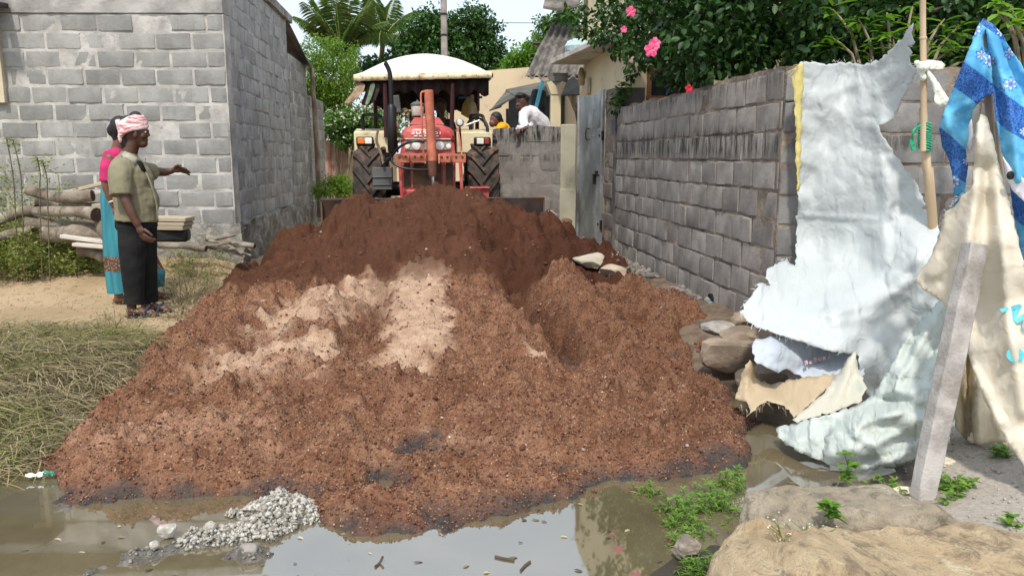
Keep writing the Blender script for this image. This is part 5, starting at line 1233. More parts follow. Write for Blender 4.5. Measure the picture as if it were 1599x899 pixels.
skin('shirt', lambda b: (limb(b, [P3(822, 177, -0.12), P3(832, 176, 0.16)], [0.105, 0.10]), limb(b, [P3(828, 182), P3(842, 195, 0.1), P3(851, 212, 0.17)], [0.165, 0.175, 0.17]),
    b.tube([P3(818, 176, -0.14), P3(817, 190, -0.24), P3(820, 199, -0.33)], [0.085, 0.075, 0.07], 12), b.tube([P3(820, 199, -0.33), P3(812, 201, -0.41), P3(806, 199, -0.43)], [0.066, 0.055, 0.045], 12),
    b.tube([P3(832, 177, 0.14), P3(830, 195, 0.0), P3(824, 201, -0.2)], [0.08, 0.07, 0.065], 12)), cloth_mat('white_shirt', (0.70, 0.68, 0.72), var=0.04), lean, 0.011, 4, 0.018, 7)
skin('trousers', lambda b: (limb(b, [P3(850, 214, 0.17), Vector((1.72, LY + 0.28, 0.55)), Vector((1.72, LY + 0.28, 0.12))], [0.15, 0.09, 0.08]), limb(b, [P3(852, 214, 0.2), Vector((1.85, LY + 0.33, 0.55)), Vector((1.85, LY + 0.33, 0.12))], [0.15, 0.09, 0.08])), pantm, lean, 0.02, 3)
# ---- child in yellow beside him
CYY = 12.45
P4 = lambda px, py, dy=0.0: at_y(px, py, CYY + dy)
chi = empty('person', (1.22, CYY, 0), 'child in yellow shirt bending over behind the low wall next to the man in white', 'person')
skin('body', lambda b: (ellipsoid(b, P4(773, 187), (0.085, 0.08, 0.10)), ellipsoid(b, P4(769, 193, -0.03), (0.055, 0.055, 0.06)), ellipsoid(b, P4(766, 191, -0.06), (0.015, 0.015, 0.018)), limb(b, [P4(781, 200), P4(776, 193)], [0.05, 0.045]), limb(b, [P4(785, 204), P4(792, 222, 0.1)], [0.09, 0.09]),
    limb(b, [P4(776, 206, -0.12), P4(771, 211, -0.2)], [0.035, 0.028]), limb(b, [P4(792, 222, 0.1), Vector((1.3, CYY + 0.1, 0.6)), Vector((1.3, CYY + 0.1, 0.05))], [0.09, 0.06, 0.04])), skin_m, chi, 0.009, 4)
skin('hair', lambda b: (ellipsoid(b, P4(775, 184, 0.01), (0.098, 0.09, 0.098)), ellipsoid(b, P4(781, 190, 0.02), (0.06, 0.06, 0.07))), hairm, chi, 0.009, 3)
skin('shirt', lambda b: (limb(b, [P4(784, 200, -0.08), P4(788, 200, 0.1)], [0.09, 0.085]), limb(b, [P4(786, 204), P4(792, 222, 0.1)], [0.125, 0.13]), b.tube([P4(781, 200, -0.1), P4(777, 208, -0.17)], [0.065, 0.06], 10)), cloth_mat('yellow_shirt', (0.72, 0.36, 0.02)), chi, 0.011, 4, 0.01, 9)
skin('trousers', lambda b: limb(b, [P4(792, 223, 0.1), Vector((1.3, CYY + 0.1, 0.6)), Vector((1.3, CYY + 0.1, 0.1))], [0.13, 0.10, 0.09]), pantm, chi, 0.02, 3)
# ---- tractor driver in the shade of the canopy
dr = empty('person', (0.17, 10.72, 1.43), 'driver in dark clothes seated at the wheel under the tractor canopy', 'person')
P5 = lambda px, py, dy=0.0: at_y(px, py, 10.7 + dy)
skin('body', lambda b: (ellipsoid(b, P5(688, 168), (0.075, 0.09, 0.11)), ellipsoid(b, P5(688, 174, -0.05), (0.055, 0.05, 0.06)), ellipsoid(b, P5(688, 171, -0.09), (0.015, 0.02, 0.018)), ellipsoid(b, P5(680, 169), (0.012, 0.018, 0.028)), ellipsoid(b, P5(696, 169), (0.012, 0.018, 0.028)), limb(b, [P5(688, 190), P5(688, 178)], [0.06, 0.055]),
    limb(b, [P5(688, 215), P5(688, 195)], [0.11, 0.11]), limb(b, [P5(672, 195), P5(668, 208, -0.1), P5(674, 200, -0.4)], [0.05, 0.042, 0.03]), limb(b, [P5(704, 195), P5(708, 208, -0.1), P5(690, 198, -0.4)], [0.05, 0.042, 0.03])), skin_d, dr, 0.009, 4)
skin('hair', lambda b: ellipsoid(b, P5(688, 163, 0.02), (0.082, 0.095, 0.085)), hairm, dr, 0.01, 3)
skin('shirt', lambda b: (limb(b, [P5(674, 195), P5(702, 195)], [0.085, 0.085]), ellipsoid(b, P5(688, 210), (0.19, 0.13, 0.24)), b.tube([P5(673, 194), P5(667, 209, -0.06)], [0.075, 0.06], 10), b.tube([P5(703, 194), P5(709, 209, -0.06)], [0.075, 0.06], 10)), cloth_mat('dark_shirt', (0.035, 0.03, 0.035)), dr, 0.011, 4, 0.01, 8)
skin('trousers', lambda b: (limb(b, [Vector((0.08, 10.7, 1.48)), Vector((0.02, 10.35, 1.45)), Vector((0.0, 10.25, 1.1))], [0.10, 0.075, 0.055]), limb(b, [Vector((0.24, 10.7, 1.48)), Vector((0.3, 10.35, 1.45)), Vector((0.3, 10.25, 1.1))], [0.10, 0.075, 0.055])), pantm, dr, 0.013, 3)
# ============================================================ TARPS, CLOTH, POLES
def tps(ctrl):
    C = np.array([(x / 100.0, y / 100.0) for x, y, _ in ctrl]); z = np.array([q[2] for q in ctrl]); n = len(C)
    def U(d2): return np.where(d2 > 1e-9, 0.5 * d2 * np.log(np.maximum(d2, 1e-9)), 0)
    K = U(((C[:, None] - C[None]) ** 2).sum(-1)) + np.eye(n) * 0.02
    Pm = np.concatenate([np.ones((n, 1)), C], 1); A = np.zeros((n + 3, n + 3)); A[:n, :n] = K; A[:n, n:] = Pm; A[n:, :n] = Pm.T
    w_ = np.linalg.solve(A, np.concatenate([z, np.zeros(3)]))
    def f_(x, y):
        q = np.stack([np.asarray(x) / 100.0, np.asarray(y) / 100.0], 1)
        return U(((q[:, None] - C[None]) ** 2).sum(-1)) @ w_[:n] + w_[n] + q @ w_[n + 1:]
    return f_
def seg_dist(x, y, pl):
    d = np.full(x.shape, 1e9)
    for (ax, ay), (bx, by) in zip(pl[:-1], pl[1:]):
        ex, ey = bx - ax, by - ay; t = np.clip(((x - ax) * ex + (y - ay) * ey) / (ex * ex + ey * ey), 0, 1)
        d = np.minimum(d, np.hypot(x - ax - t * ex, y - ay - t * ey))
    return d
def sheet(name, outline, ctrl, mat, res=7, folds=(), wr=0.012, wscale=1.6, jag=1.2, thick=0.003, parent=None, seed=1, seam=None):
    """cloth traced as an outline, each point given its own depth; creases are real relief"""
    rs = np.random.default_rng(seed); dep = tps(ctrl); out = []
    n = len(outline)
    for i in range(n):
        a, b = np.array(outline[i], float), np.array(outline[(i + 1) % n], float); k = max(1, int(np.hypot(*(b - a)) / res))
        for j in range(k):
            q = a + (b - a) * j / k; out.append(q + rs.normal(0, jag, 2) * (0.5 if j == 0 else 1))
    out = np.array(out)
    lo, hi = out.min(0), out.max(0)
    gx, gy = np.meshgrid(np.arange(lo[0], hi[0], res), np.arange(lo[1], hi[1], res)); gx = gx + (np.arange(gx.shape[0]) % 2)[:, None] * res / 2
    g = np.stack([gx.ravel(), gy.ravel()], 1) + rs.normal(0, res * 0.12, (gx.size, 2))
    g = g[poly_sdf(g[:, 0], g[:, 1], out) > res * 0.6]
    pts = np.concatenate([out, g]); m_ = len(out)
    r_ = delaunay_2d_cdt([Vector(p) for p in pts], [], [list(range(m_))], 1, 1e-4)
    V2d = np.array([tuple(v) for v in r_[0]]); fs = [tuple(f) for f in r_[2] if len(f) == 3]
    x, y = V2d[:, 0], V2d[:, 1]; D = dep(x, y)
    for pl, amp, wd in folds: D = D + amp * np.exp(-(seg_dist(x, y, pl) / wd) ** 2)
    # sharp straight creases: triangle waves in several directions, each fading in and out
    tri = lambda u: np.abs(u - np.floor(u) - 0.5) * 2
    for k in range(5):
        th = rs.uniform(0, math.pi); wl = rs.uniform(45, 150) / wscale; c_, s_2 = math.cos(th), math.sin(th)
        u = (x * c_ + y * s_2) / wl + 0.22 * fbm((x - y) / 160.0, (x + y) / 160.0, seed * 7 + k, 2) + rs.uniform(0, 1)
        msk = sstep(0.02, 0.25, fbm(x / 70.0 + k * 3.1, y / 70.0, seed * 13 + k, 2))
        D = D + wr * 0.011 * wl * (tri(u) - 0.5) * msk
    # relief of paint-thin crumples
    V = np.array([tuple(at_y(a, b, d)) for a, b, d in zip(x, y, D)])
    off = np.array(wloc(parent)) if parent is not None else V.mean(0) * np.array([1, 1, 0]) + np.array([0, 0, V[:, 2].min()])
    me = np_mesh(name, V - off, fs)
    fattr(me, 'su', x / 100.0); fattr(me, 'sv', y / 100.0)
    o = link(name, me, mat, parent, None if parent is not None else Vector(off), smooth=180)
    if thick: s_ = o.modifiers.new('solid', 'SOLIDIFY'); s_.thickness = thick; s_.offset = 0
    o['dep'] = 0; del o['dep']
    return o, dep
def suv(nt, sx=1.0, sy=1.0):
    c = nt.nodes.new('ShaderNodeCombineXYZ')
    nt.links.new(mathn(nt, 'MULTIPLY', attr(nt, 'su'), sx), c.inputs[0]); nt.links.new(mathn(nt, 'MULTIPLY', attr(nt, 'sv'), sy), c.inputs[1]); return c.outputs[0]
def tarpmat(name, base, stain, trans=0.22, samt=0.35, crk=0.35):
    m, nt, p = newmat(name); uv = suv(nt)
    n1 = noise(nt, uv, 2.2, 6, 0.65, 0.4)
    c = mixc(nt, mathn(nt, 'MULTIPLY', ramp(nt, n1, 0.52, 0.74), samt), base, stain)
    c = mixc(nt, ramp(nt, noise(nt, uv, 26, 2, 0.5), 0.76, 0.80), c, sc(stain, 0.4))
    setc(nt, p, c); p.inputs['Roughness'].default_value = 0.5; p.inputs['Specular IOR Level'].default_value = 0.3
    wob = nt.nodes.new('ShaderNodeVectorMath'); wob.operation = 'ADD'; nz = nt.nodes.new('ShaderNodeTexNoise'); nz.inputs['Scale'].default_value = 4; nt.links.new(suv(nt, 1.0, 0.8), nz.inputs['Vector'])
    sc_ = nt.nodes.new('ShaderNodeVectorMath'); sc_.operation = 'SCALE'; sc_.inputs['Scale'].default_value = 0.25; nt.links.new(nz.outputs[1], sc_.inputs[0]); nt.links.new(suv(nt, 1.2, 0.7), wob.inputs[0]); nt.links.new(sc_.outputs[0], wob.inputs[1])
    b2 = None
    for scl, dst in ((2.6, 0.22), (6.0, 0.12), (13.0, 0.05)):          # crumpled facets: each cell tilts its own way
        v_ = nt.nodes.new('ShaderNodeTexVoronoi'); v_.feature = 'SMOOTH_F1'; v_.inputs['Scale'].default_value = scl; v_.inputs['Smoothness'].default_value = 0.6; nt.links.new(wob.outputs[0], v_.inputs['Vector'])
        d1 = nt.nodes.new('ShaderNodeVectorMath'); d1.operation = 'SUBTRACT'; nt.links.new(wob.outputs[0], d1.inputs[0]); nt.links.new(v_.outputs['Position'], d1.inputs[1])
        d2 = nt.nodes.new('ShaderNodeVectorMath'); d2.operation = 'SUBTRACT'; nt.links.new(v_.outputs['Color'], d2.inputs[0]); d2.inputs[1].default_value = (0.5, 0.5, 0.5)
        dp = nt.nodes.new('ShaderNodeVectorMath'); dp.operation = 'DOT_PRODUCT'; nt.links.new(d1.outputs[0], dp.inputs[0]); nt.links.new(d2.outputs[0], dp.inputs[1])
        b2 = bump(nt, dp.outputs['Value'], crk * 0.7, dst, b2)
    nt.links.new(b2, p.inputs['Normal'])
    t = nt.nodes.new('ShaderNodeBsdfTranslucent'); nt.links.new(c, t.inputs[0]); nt.links.new(b2, t.inputs[1])
    mx = nt.nodes.new('ShaderNodeMixShader'); mx.inputs[0].default_value = trans
    nt.links.new(p.outputs[0], mx.inputs[1]); nt.links.new(t.outputs[0], mx.inputs[2]); nt.links.new(mx.outputs[0], nt.nodes['Material Output'].inputs[0])
    return m
TW = tarpmat('white_woven_plastic', (0.57, 0.605, 0.60), (0.45, 0.475, 0.45), crk=0.5)
TB = tarpmat('white_woven_plastic_low', (0.56, 0.61, 0.57), (0.36, 0.36, 0.29), samt=0.5, crk=0.7)
TCR = tarpmat('cream_sacking', (0.80, 0.74, 0.62), (0.64, 0.55, 0.40), 0.35, 0.4, 0.3)
A_out = [(1249, 98), (1265, 96), (1290, 101), (1315, 97), (1345, 101), (1372, 96), (1386, 84), (1400, 68), (1415, 53), (1419, 42), (1427, 37), (1423, 52), (1429, 66), (1418, 72), (1425, 80), (1419, 98), (1432, 110), (1425, 126),
         (1412, 152), (1400, 176), (1392, 187), (1378, 194), (1371, 193), (1375, 206), (1392, 232), (1412, 262), (1431, 286), (1441, 312), (1446, 318), (1439, 326), (1456, 333), (1464, 350), (1475, 400), (1485, 470), (1488, 520), (1450, 575), (1405, 622), (1362, 625), (1345, 600), (1340, 556),
         (1326, 552), (1300, 549), (1275, 541), (1245, 531), (1215, 522), (1178, 508), (1166, 500), (1155, 489), (1170, 466), (1186, 441), (1204, 446), (1195, 434), (1198, 420), (1214, 412), (1228, 402), (1232, 412), (1241, 415), (1243, 395), (1245, 330), (1247, 250), (1248, 170)]
A_ctl = [(1249, 98, 5.02), (1330, 98, 4.98), (1425, 40, 4.42), (1428, 110, 4.38), (1371, 193, 4.72), (1249, 200, 5.03), (1320, 200, 4.92), (1440, 310, 4.42), (1380, 300, 4.62), (1246, 300, 5.03), (1300, 320, 4.9), (1462, 350, 4.3), (1243, 400, 4.96), (1330, 400, 4.72),
         (1205, 430, 4.5), (1157, 490, 4.15), (1250, 528, 4.0), (1332, 550, 3.82), (1290, 470, 4.25), (1380, 450, 4.25), (1430, 420, 4.15), (1480, 470, 3.95), (1360, 520, 4.05), (1365, 620, 4.05), (1420, 580, 4.0), (1400, 500, 4.2)]
wt_, wdep = sheet('white_tarpaulin', A_out, A_ctl, TW, 4, [([(1330, 110), (1262, 300)], 0.03, 18), ([(1350, 270), (1300, 420)], -0.03, 22), ([(1372, 200), (1385, 300), (1378, 400)], -0.04, 12), ([(1250, 335), (1370, 343)], -0.012, 3),
    ([(1440, 380), (1330, 470), (1250, 500)], -0.05, 26), ([(1455, 430), (1370, 510), (1340, 548)], 0.07, 16), ([(1470, 470), (1400, 540), (1366, 610)], 0.10, 22), ([(1290, 150), (1340, 130)], -0.01, 6), ([(1420, 60), (1320, 160)], 0.012, 8), ([(1215, 440), (1300, 455)], 0.02, 14)] + [([(1255 + 14 * k, 102 + (k % 3) * 20), (1250 + 17 * k, 230 + (k % 2) * 60), (1258 + 19 * k, 400 + (k % 4) * 15)], rnd.uniform(-0.008, 0.008), rnd.uniform(3, 9)) for k in range(9)] + [([(1426, 112), (1330 - 22 * k, 170 + 45 * k)], rnd.uniform(-0.008, 0.008), 5) for k in range(4)] + [([(1470, 380 + 14 * k), (1380, 430 + 20 * k), (1240 + 20 * k, 470 + 12 * k)], rnd.uniform(-0.018, 0.018), rnd.uniform(5, 12)) for k in range(5)], wr=0.03, wscale=1.0, seed=3)
tag(wt_, 'torn white woven plastic tarpaulin with a yellow hem tied at the boundary wall corner', 'tarpaulin')
YH = tarpmat('yellow_hem', (0.72, 0.62, 0.24), (0.5, 0.42, 0.2))
sheet('yellow_hem', [(1236, 118), (1240, 108), (1253, 98), (1256, 112), (1253, 150), (1251, 210), (1249, 295), (1245, 300), (1242, 230), (1241, 160)], [(1240, 108, 5.0), (1254, 110, 5.0), (1248, 295, 5.01), (1243, 200, 5.0)], YH, 5, wr=0.009216, parent=wt_, seed=4)
# frayed threads along the torn edges
def fray(edge, deptf, n, ln, mat, parent, seed, dirs=(-1, 0.3)):
    rs = random.Random(seed); b = MB(); n = int(n * 0.4); ln = ln * 0.8
    for k in range(n):
        i = rs.randrange(len(edge) - 1); t = rs.random(); (ax, ay), (bx, by) = edge[i], edge[i + 1]
        px, py = ax + (bx - ax) * t, ay + (by - ay) * t; d = float(deptf(np.array([px]), np.array([py]))[0]); l = ln * rs.uniform(0.4, 1.3)
        dx, dy = dirs[0] + rs.gauss(0, 0.45), dirs[1] + rs.gauss(0, 0.45); o_ = rs.gauss(0, 0.01)
        b.tube([at_y(px, py, d), at_y(px + dx * l * 0.5, py + dy * l * 0.5, d - 0.005 + o_), at_y(px + dx * l, py + dy * l + 0.15 * l, d - 0.005 + 2 * o_)], [0.0014, 0.0012, 0.0006], 4)
    o = b.build('frayed_threads', mat, parent); tag(o, kind='stuff'); return o
TH = M('plastic_thread', (0.75, 0.76, 0.72), var=0.1, bmp=0)
fray([(1155, 489), (1186, 441), (1204, 446), (1214, 412), (1228, 402)], wdep, 46, 9, TH, wt_, 1, (-1, 0.15))
fray([(1155, 489), (1178, 508), (1245, 531), (1326, 552)], wdep, 40, 7, TH, wt_, 2, (-0.3, 1))
fray([(1386, 84), (1427, 37), (1419, 98), (1428, 110), (1392, 187)], wdep, 60, 7, TH, wt_, 3, (0.8, 0.4))
fray([(1249, 98), (1315, 97), (1372, 96)], wdep, 40, 6, TH, wt_, 4, (-0.2, -0.8))
fray([(1240, 112), (1248, 100)], lambda x, y: np.array([4.99]), 40, 16, M('straw_thread', (0.62, 0.5, 0.25), var=0.2, bmp=0), wt_, 5, (-0.7, 0.6))
# underlying sheet with faded print
TC = tarpmat('bluish_sacking', (0.52, 0.57, 0.63), (0.42, 0.20, 0.21), 0.2, 0.2, 0.5)
cs, cdep = sheet('printed_sack_sheet', [(1178, 530), (1230, 520), (1300, 540), (1352, 548), (1350, 585), (1335, 596), (1300, 602), (1270, 600), (1248, 586), (1228, 575), (1215, 582), (1198, 574), (1178, 562), (1174, 550)],
    [(1178, 535, 4.0), (1200, 572, 3.9), (1260, 530, 4.12), (1340, 560, 4.0), (1330, 595, 3.85), (1260, 590, 3.95)], TC, 5, [([(1190, 540), (1280, 575)], -0.03, 9), ([(1290, 545), (1240, 585)], 0.03, 8)], wr=0.03072, seed=6)
tag(cs, 'crumpled bluish white sack sheet tucked under the white tarpaulin flap', 'sack')
part(cs, 'faded_print', M('faded_red_print', (0.42, 0.16, 0.19), base2=(0.58, 0.50, 0.52), scale=30, bmp=0), lambda b: [b.add([at_y(x0, y0, float(cdep(np.array([x0 + 4.]), np.array([y0 + 3.]))[0]) - 0.035) for x0, y0 in ((1256 + 7 * k, 563 - 2.0 * k), (1261 + 7 * k, 561.5 - 2.0 * k), (1262 + 7 * k, 569 - 2.0 * k), (1257 + 7 * k, 570 - 2.0 * k))], [(0, 1, 2, 3)]) for k in range(6)], smooth=None)
TT = tarpmat('tan_sacking', (0.52, 0.41, 0.27), (0.30, 0.21, 0.12), 0.15, 0.6, 0.4)
tn_, tdep = sheet('tan_sack', [(1148, 622), (1158, 590), (1165, 570), (1172, 562), (1178, 570), (1181, 592), (1205, 600), (1260, 588), (1308, 584), (1296, 604), (1274, 622), (1255, 640), (1240, 652), (1232, 640), (1215, 630), (1198, 626), (1184, 634), (1172, 645), (1166, 626)],
    [(1150, 620, 3.95), (1172, 563, 3.98), (1205, 600, 4.05), (1308, 585, 3.9), (1240, 648, 3.62), (1185, 634, 3.75), (1260, 605, 3.85)], TT, 4, [([(1168, 575), (1165, 620)], -0.03, 6), ([(1185, 600), (1230, 636)], -0.03, 10)], wr=0.027648, seed=7)
tag(tn_, 'stiff tan sack piece with frayed hem jutting out over the puddle', 'sack')
fray([(1148, 622), (1172, 645), (1198, 626), (1232, 640), (1255, 640)], tdep, 70, 9, M('tan_thread', (0.62, 0.55, 0.4), var=0.2, bmp=0), tn_, 8, (0.1, 1))
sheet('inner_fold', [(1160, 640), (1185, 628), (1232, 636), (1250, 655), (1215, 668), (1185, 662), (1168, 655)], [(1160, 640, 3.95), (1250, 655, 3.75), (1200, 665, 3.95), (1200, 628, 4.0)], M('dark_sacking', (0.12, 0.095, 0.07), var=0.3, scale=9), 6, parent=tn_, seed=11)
TD = tarpmat('sack_teal_print', (0.58, 0.56, 0.46), (0.10, 0.30, 0.33), 0.2, 0.25, 0.4)
td_, _d = sheet('pale_sack', [(1300, 596), (1322, 562), (1337, 547), (1340, 575), (1354, 606), (1345, 625), (1310, 640), (1268, 652), (1246, 660), (1238, 655), (1262, 635), (1282, 618)],
    [(1300, 596, 3.75), (1337, 548, 3.78), (1354, 608, 3.6), (1245, 657, 3.5), (1290, 630, 3.6), (1320, 590, 3.72)], TD, 5, [([(1330, 560), (1310, 620)], -0.03, 8)], wr=0.018432, seed=8)
tag(td_, 'pale sack corner with teal print rising behind the bulging lower tarp', 'sack')
b_out = [(1482, 462), (1462, 474), (1440, 494), (1418, 526), (1398, 560), (1380, 590), (1362, 616), (1340, 632), (1305, 644), (1270, 652), (1250, 658), (1235, 662), (1222, 664), (1212, 668), (1214, 682), (1230, 696), (1256, 708), (1290, 722), (1335, 736), (1388, 730), (1440, 714), (1482, 692), (1496, 600), (1492, 520)]
b_ctl = [(1482, 465, 3.55), (1440, 494, 3.55), (1398, 560, 3.5), (1362, 616, 3.45), (1305, 644, 3.42), (1214, 668, 3.62), (1232, 697, 3.42), (1290, 722, 3.27), (1335, 736, 3.21), (1440, 714, 3.22), (1480, 692, 3.2), (1340, 690, 3.12), (1420, 660, 3.1), (1440, 600, 3.28), (1470, 540, 3.4), (1260, 682, 3.36)]
bt, bdep = sheet('bulging_tarp', b_out, b_ctl, TB, 4, [([(1365, 622), (1420, 630), (1480, 655)], 0.07, 10), ([(1350, 650), (1420, 645), (1470, 668)], -0.04, 14), ([(1470, 480), (1400, 600)], -0.03, 9), ([(1485, 500), (1430, 590), (1390, 620)], 0.03, 10), ([(1400, 690), (1470, 680)], 0.02, 6), ([(1240, 690), (1330, 660)], -0.02, 9),
    ([(1340, 640), (1385, 735)], -0.008, 3), ([(1480, 600), (1400, 612), (1362, 622)], -0.05, 9), ([(1490, 640), (1440, 668), (1380, 700)], 0.04, 8), ([(1485, 660), (1430, 695), (1390, 722)], -0.03, 7), ([(1300, 660), (1350, 700)], 0.025, 8), ([(1440, 500), (1410, 570)], 0.04, 7), ([(1488, 560), (1440, 610)], 0.035, 8), ([(1225, 680), (1300, 675)], 0.02, 5)] + [([(1490, 560 + 16 * k), (1420, 610 + 13 * k), (1250 + 14 * k, 672 + 7 * k)], rnd.uniform(-0.022, 0.022), rnd.uniform(4, 10)) for k in range(8)] + [([(1484, 470 + 6 * k), (1395 + 12 * k, 600)], rnd.uniform(-0.022, 0.022), rnd.uniform(4, 10)) for k in range(5)], wr=0.042, wscale=1.3, seed=9)
tag(bt, 'greenish white tarp bulging down to the puddle edge, left of the leaning stone post', 'tarpaulin')
# cream sacking on the right
e_out = [(1531, 178), (1524, 200), (1521, 240), (1519, 288), (1512, 300), (1502, 304), (1490, 322), (1478, 330), (1467, 364), (1453, 402), (1429, 437), (1446, 455), (1470, 470), (1486, 490), (1496, 468), (1506, 480), (1511, 540), (1519, 576), (1536, 622), (1560, 670), (1584, 705), (1622, 762), (1660, 720), (1650, 560), (1612, 470), (1596, 400), (1579, 330), (1561, 262), (1549, 212), (1541, 184)]
e_ctl = [(1531, 180, 3.28), (1521, 250, 3.2), (1540, 190, 3.26), (1430, 437, 3.42), (1486, 488, 3.28), (1467, 364, 3.36), (1510, 400, 3.16), (1530, 420, 3.12), (1511, 540, 3.12), (1560, 400, 3.0), (1575, 330, 3.1), (1560, 260, 3.2), (1560, 670, 2.86), (1622, 760, 2.68), (1610, 470, 2.95), (1650, 600, 2.8), (1560, 540, 2.92)]
et, edep = sheet('cream_sack_sheet', e_out, e_ctl, TCR, 5, [([(1530, 190), (1528, 290), (1500, 420)], -0.05, 11), ([(1540, 200), (1560, 330), (1575, 500), (1600, 640)], -0.04, 14), ([(1535, 260), (1545, 400), (1530, 520)], 0.05, 16), ([(1480, 345), (1450, 430)], -0.015, 8), ([(1470, 440), (1495, 400)], 0.02, 8), ([(1520, 575), (1560, 660)], -0.03, 9)], wr=0.019968, seed=12, jag=1.0)
tag(et, 'cream coloured sacking sheet draped from the stick like a tent, teal letters on it', 'sack')
fray([(1519, 288), (1502, 304), (1478, 330), (1467, 364), (1429, 437)], edep, 60, 6, M('cream_thread', (0.7, 0.62, 0.48), bmp=0), et, 13, (-0.8, -0.2))
tealp = M('teal_ink', (0.09, 0.44, 0.50), var=0.2, scale=20, bmp=0)
def surf_text(txt, px, py, size, rot, depf, parent, mat, push=0.03):
    c_ = bpy.data.curves.new('t', 'FONT'); c_.body = txt; c_.size = size; c_.extrude = 0.0006; c_.align_x = 'CENTER'; c_.align_y = 'CENTER'; c_.offset = 0.004
    o_ = bpy.data.objects.new('t', c_); COL.objects.link(o_); bpy.context.view_layer.update()
    me_ = bpy.data.meshes.new_from_object(o_.evaluated_get(bpy.context.evaluated_depsgraph_get())); bpy.data.objects.remove(o_)
    d0 = float(depf(np.array([px * 1.0]), np.array([py * 1.0]))[0]); q = at_y(px, py, d0 - push)
    px2 = at_y(px + 12, py, float(depf(np.array([px + 12.]), np.array([py * 1.]))[0]) - push); py2 = at_y(px, py + 12, float(depf(np.array([px * 1.]), np.array([py + 12.]))[0]) - push)
    ux = (px2 - q).normalized(); n_ = ux.cross((q - py2)).normalized(); uy = n_.cross(ux)
    m4 = Matrix((ux, uy, n_)).transposed().to_4x4(); m4.translation = q
    me_.transform(Matrix.Translation(-wloc(parent)) @ m4 @ Matrix.Rotation(rot, 4, 'Z'))
    return link('printed_letters', me_, mat, parent)
surf_text('AR', 1591, 492, 0.095, R(-48), edep, et, tealp, 0.035)
surf_text('O', 1585, 555, 0.075, R(-20), edep, et, tealp, 0.035)
# cream sacking inside the tent, its shade painted in as darker tan
TI = tarpmat('shaded_sacking', (0.55, 0.47, 0.33), (0.3, 0.24, 0.16), 0.1, 0.5, 0.4)
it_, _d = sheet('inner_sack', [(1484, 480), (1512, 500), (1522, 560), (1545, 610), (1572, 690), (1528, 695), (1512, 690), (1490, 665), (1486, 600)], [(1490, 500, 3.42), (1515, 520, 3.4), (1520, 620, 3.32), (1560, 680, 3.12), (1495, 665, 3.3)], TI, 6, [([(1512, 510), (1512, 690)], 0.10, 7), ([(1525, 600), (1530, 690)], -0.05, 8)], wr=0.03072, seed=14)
tag(it_, 'cream sacking with painted shade hanging inside the cream tent', 'sack')
# blue flowered cloth
m, nt, p = newmat('blue_flowered'); uv = suv(nt)
wv = nt.nodes.new('ShaderNodeTexWave'); wv.wave_type = 'BANDS'; wv.bands_direction = 'DIAGONAL'; wv.inputs['Scale'].default_value = 0.42; wv.inputs['Distortion'].default_value = 1.2; wv.inputs['Phase Offset'].default_value = 2.3
mp = nt.nodes.new('ShaderNodeMapping'); mp.inputs['Rotation'].default_value = (0, 0, 1.75); nt.links.new(uv, mp.inputs[0]); nt.links.new(mp.outputs[0], wv.inputs[0])
bandf = ramp(nt, wv.outputs[1], 0.60, 0.66)
mot = mixc(nt, ramp(nt, noise(nt, uv, 34, 2, 0.6, 1.5), 0.47, 0.53), (0.008, 0.045, 0.23), (0.035, 0.18, 0.52))
sky_ = mixc(nt, ramp(nt, noise(nt, uv, 3.5, 3), 0.4, 0.6), (0.07, 0.33, 0.60), (0.13, 0.46, 0.70))
c = mixc(nt, bandf, sky_, mot)
# five petalled blossoms: petals from the angle round each cell centre
vn = nt.nodes.new('ShaderNodeTexVoronoi'); vn.inputs['Scale'].default_value = 3.0; nt.links.new(uv, vn.inputs['Vector'])
df = nt.nodes.new('ShaderNodeVectorMath'); df.operation = 'SUBTRACT'; nt.links.new(uv, df.inputs[0]); nt.links.new(vn.outputs['Position'], df.inputs[1])
sx2 = nt.nodes.new('ShaderNodeSeparateXYZ'); nt.links.new(df.outputs[0], sx2.inputs[0])
ang = mathn(nt, 'ARCTAN2', sx2.outputs[1], sx2.outputs[0]); pet = mathn(nt, 'ABSOLUTE', mathn(nt, 'SINE', mathn(nt, 'MULTIPLY', ang, 3.0)))
ln = nt.nodes.new('ShaderNodeVectorMath'); ln.operation = 'LENGTH'; nt.links.new(df.outputs[0], ln.inputs[0])
rr = mathn(nt, 'MULTIPLY_ADD', pet, 0.06); rr.node.inputs[2].default_value = 0.035
fl = ramp(nt, mathn(nt, 'SUBTRACT', rr, ln.outputs['Value']), 0.0, 0.012)
fringe = ramp(nt, mathn(nt, 'SUBTRACT', mathn(nt, 'ADD', rr, mathn(nt, 'MULTIPLY', noise(nt, uv, 30, 2), 0.12)), ln.outputs['Value']), 0.02, 0.06)
c = mixc(nt, mathn(nt, 'MULTIPLY', fringe, 0.85), c, mot)
c = mixc(nt, mathn(nt, 'MULTIPLY', fl, 0.85), c, mixc(nt, ramp(nt, ln.outputs['Value'], 0.02, 0.07), (0.14, 0.16, 0.38), (0.58, 0.66, 0.78)))
setc(nt, p, c); p.inputs['Roughness'].default_value = 0.75
nt.links.new(bump(nt, noise(nt, suv(nt, 1, 0.6), 6, 4), 0.3, 0.02), p.inputs['Normal'])
BC = m
f1 = [(1535, 29), (1525, 45), (1513, 78), (1500, 110), (1488, 140), (1476, 170), (1467, 200), (1471, 228), (1483, 252), (1490, 290), (1489, 322), (1496, 345), (1506, 305), (1511, 262), (1508, 236), (1514, 205), (1519, 172), (1532, 156), (1551, 145), (1549, 110), (1544, 70), (1540, 38)]
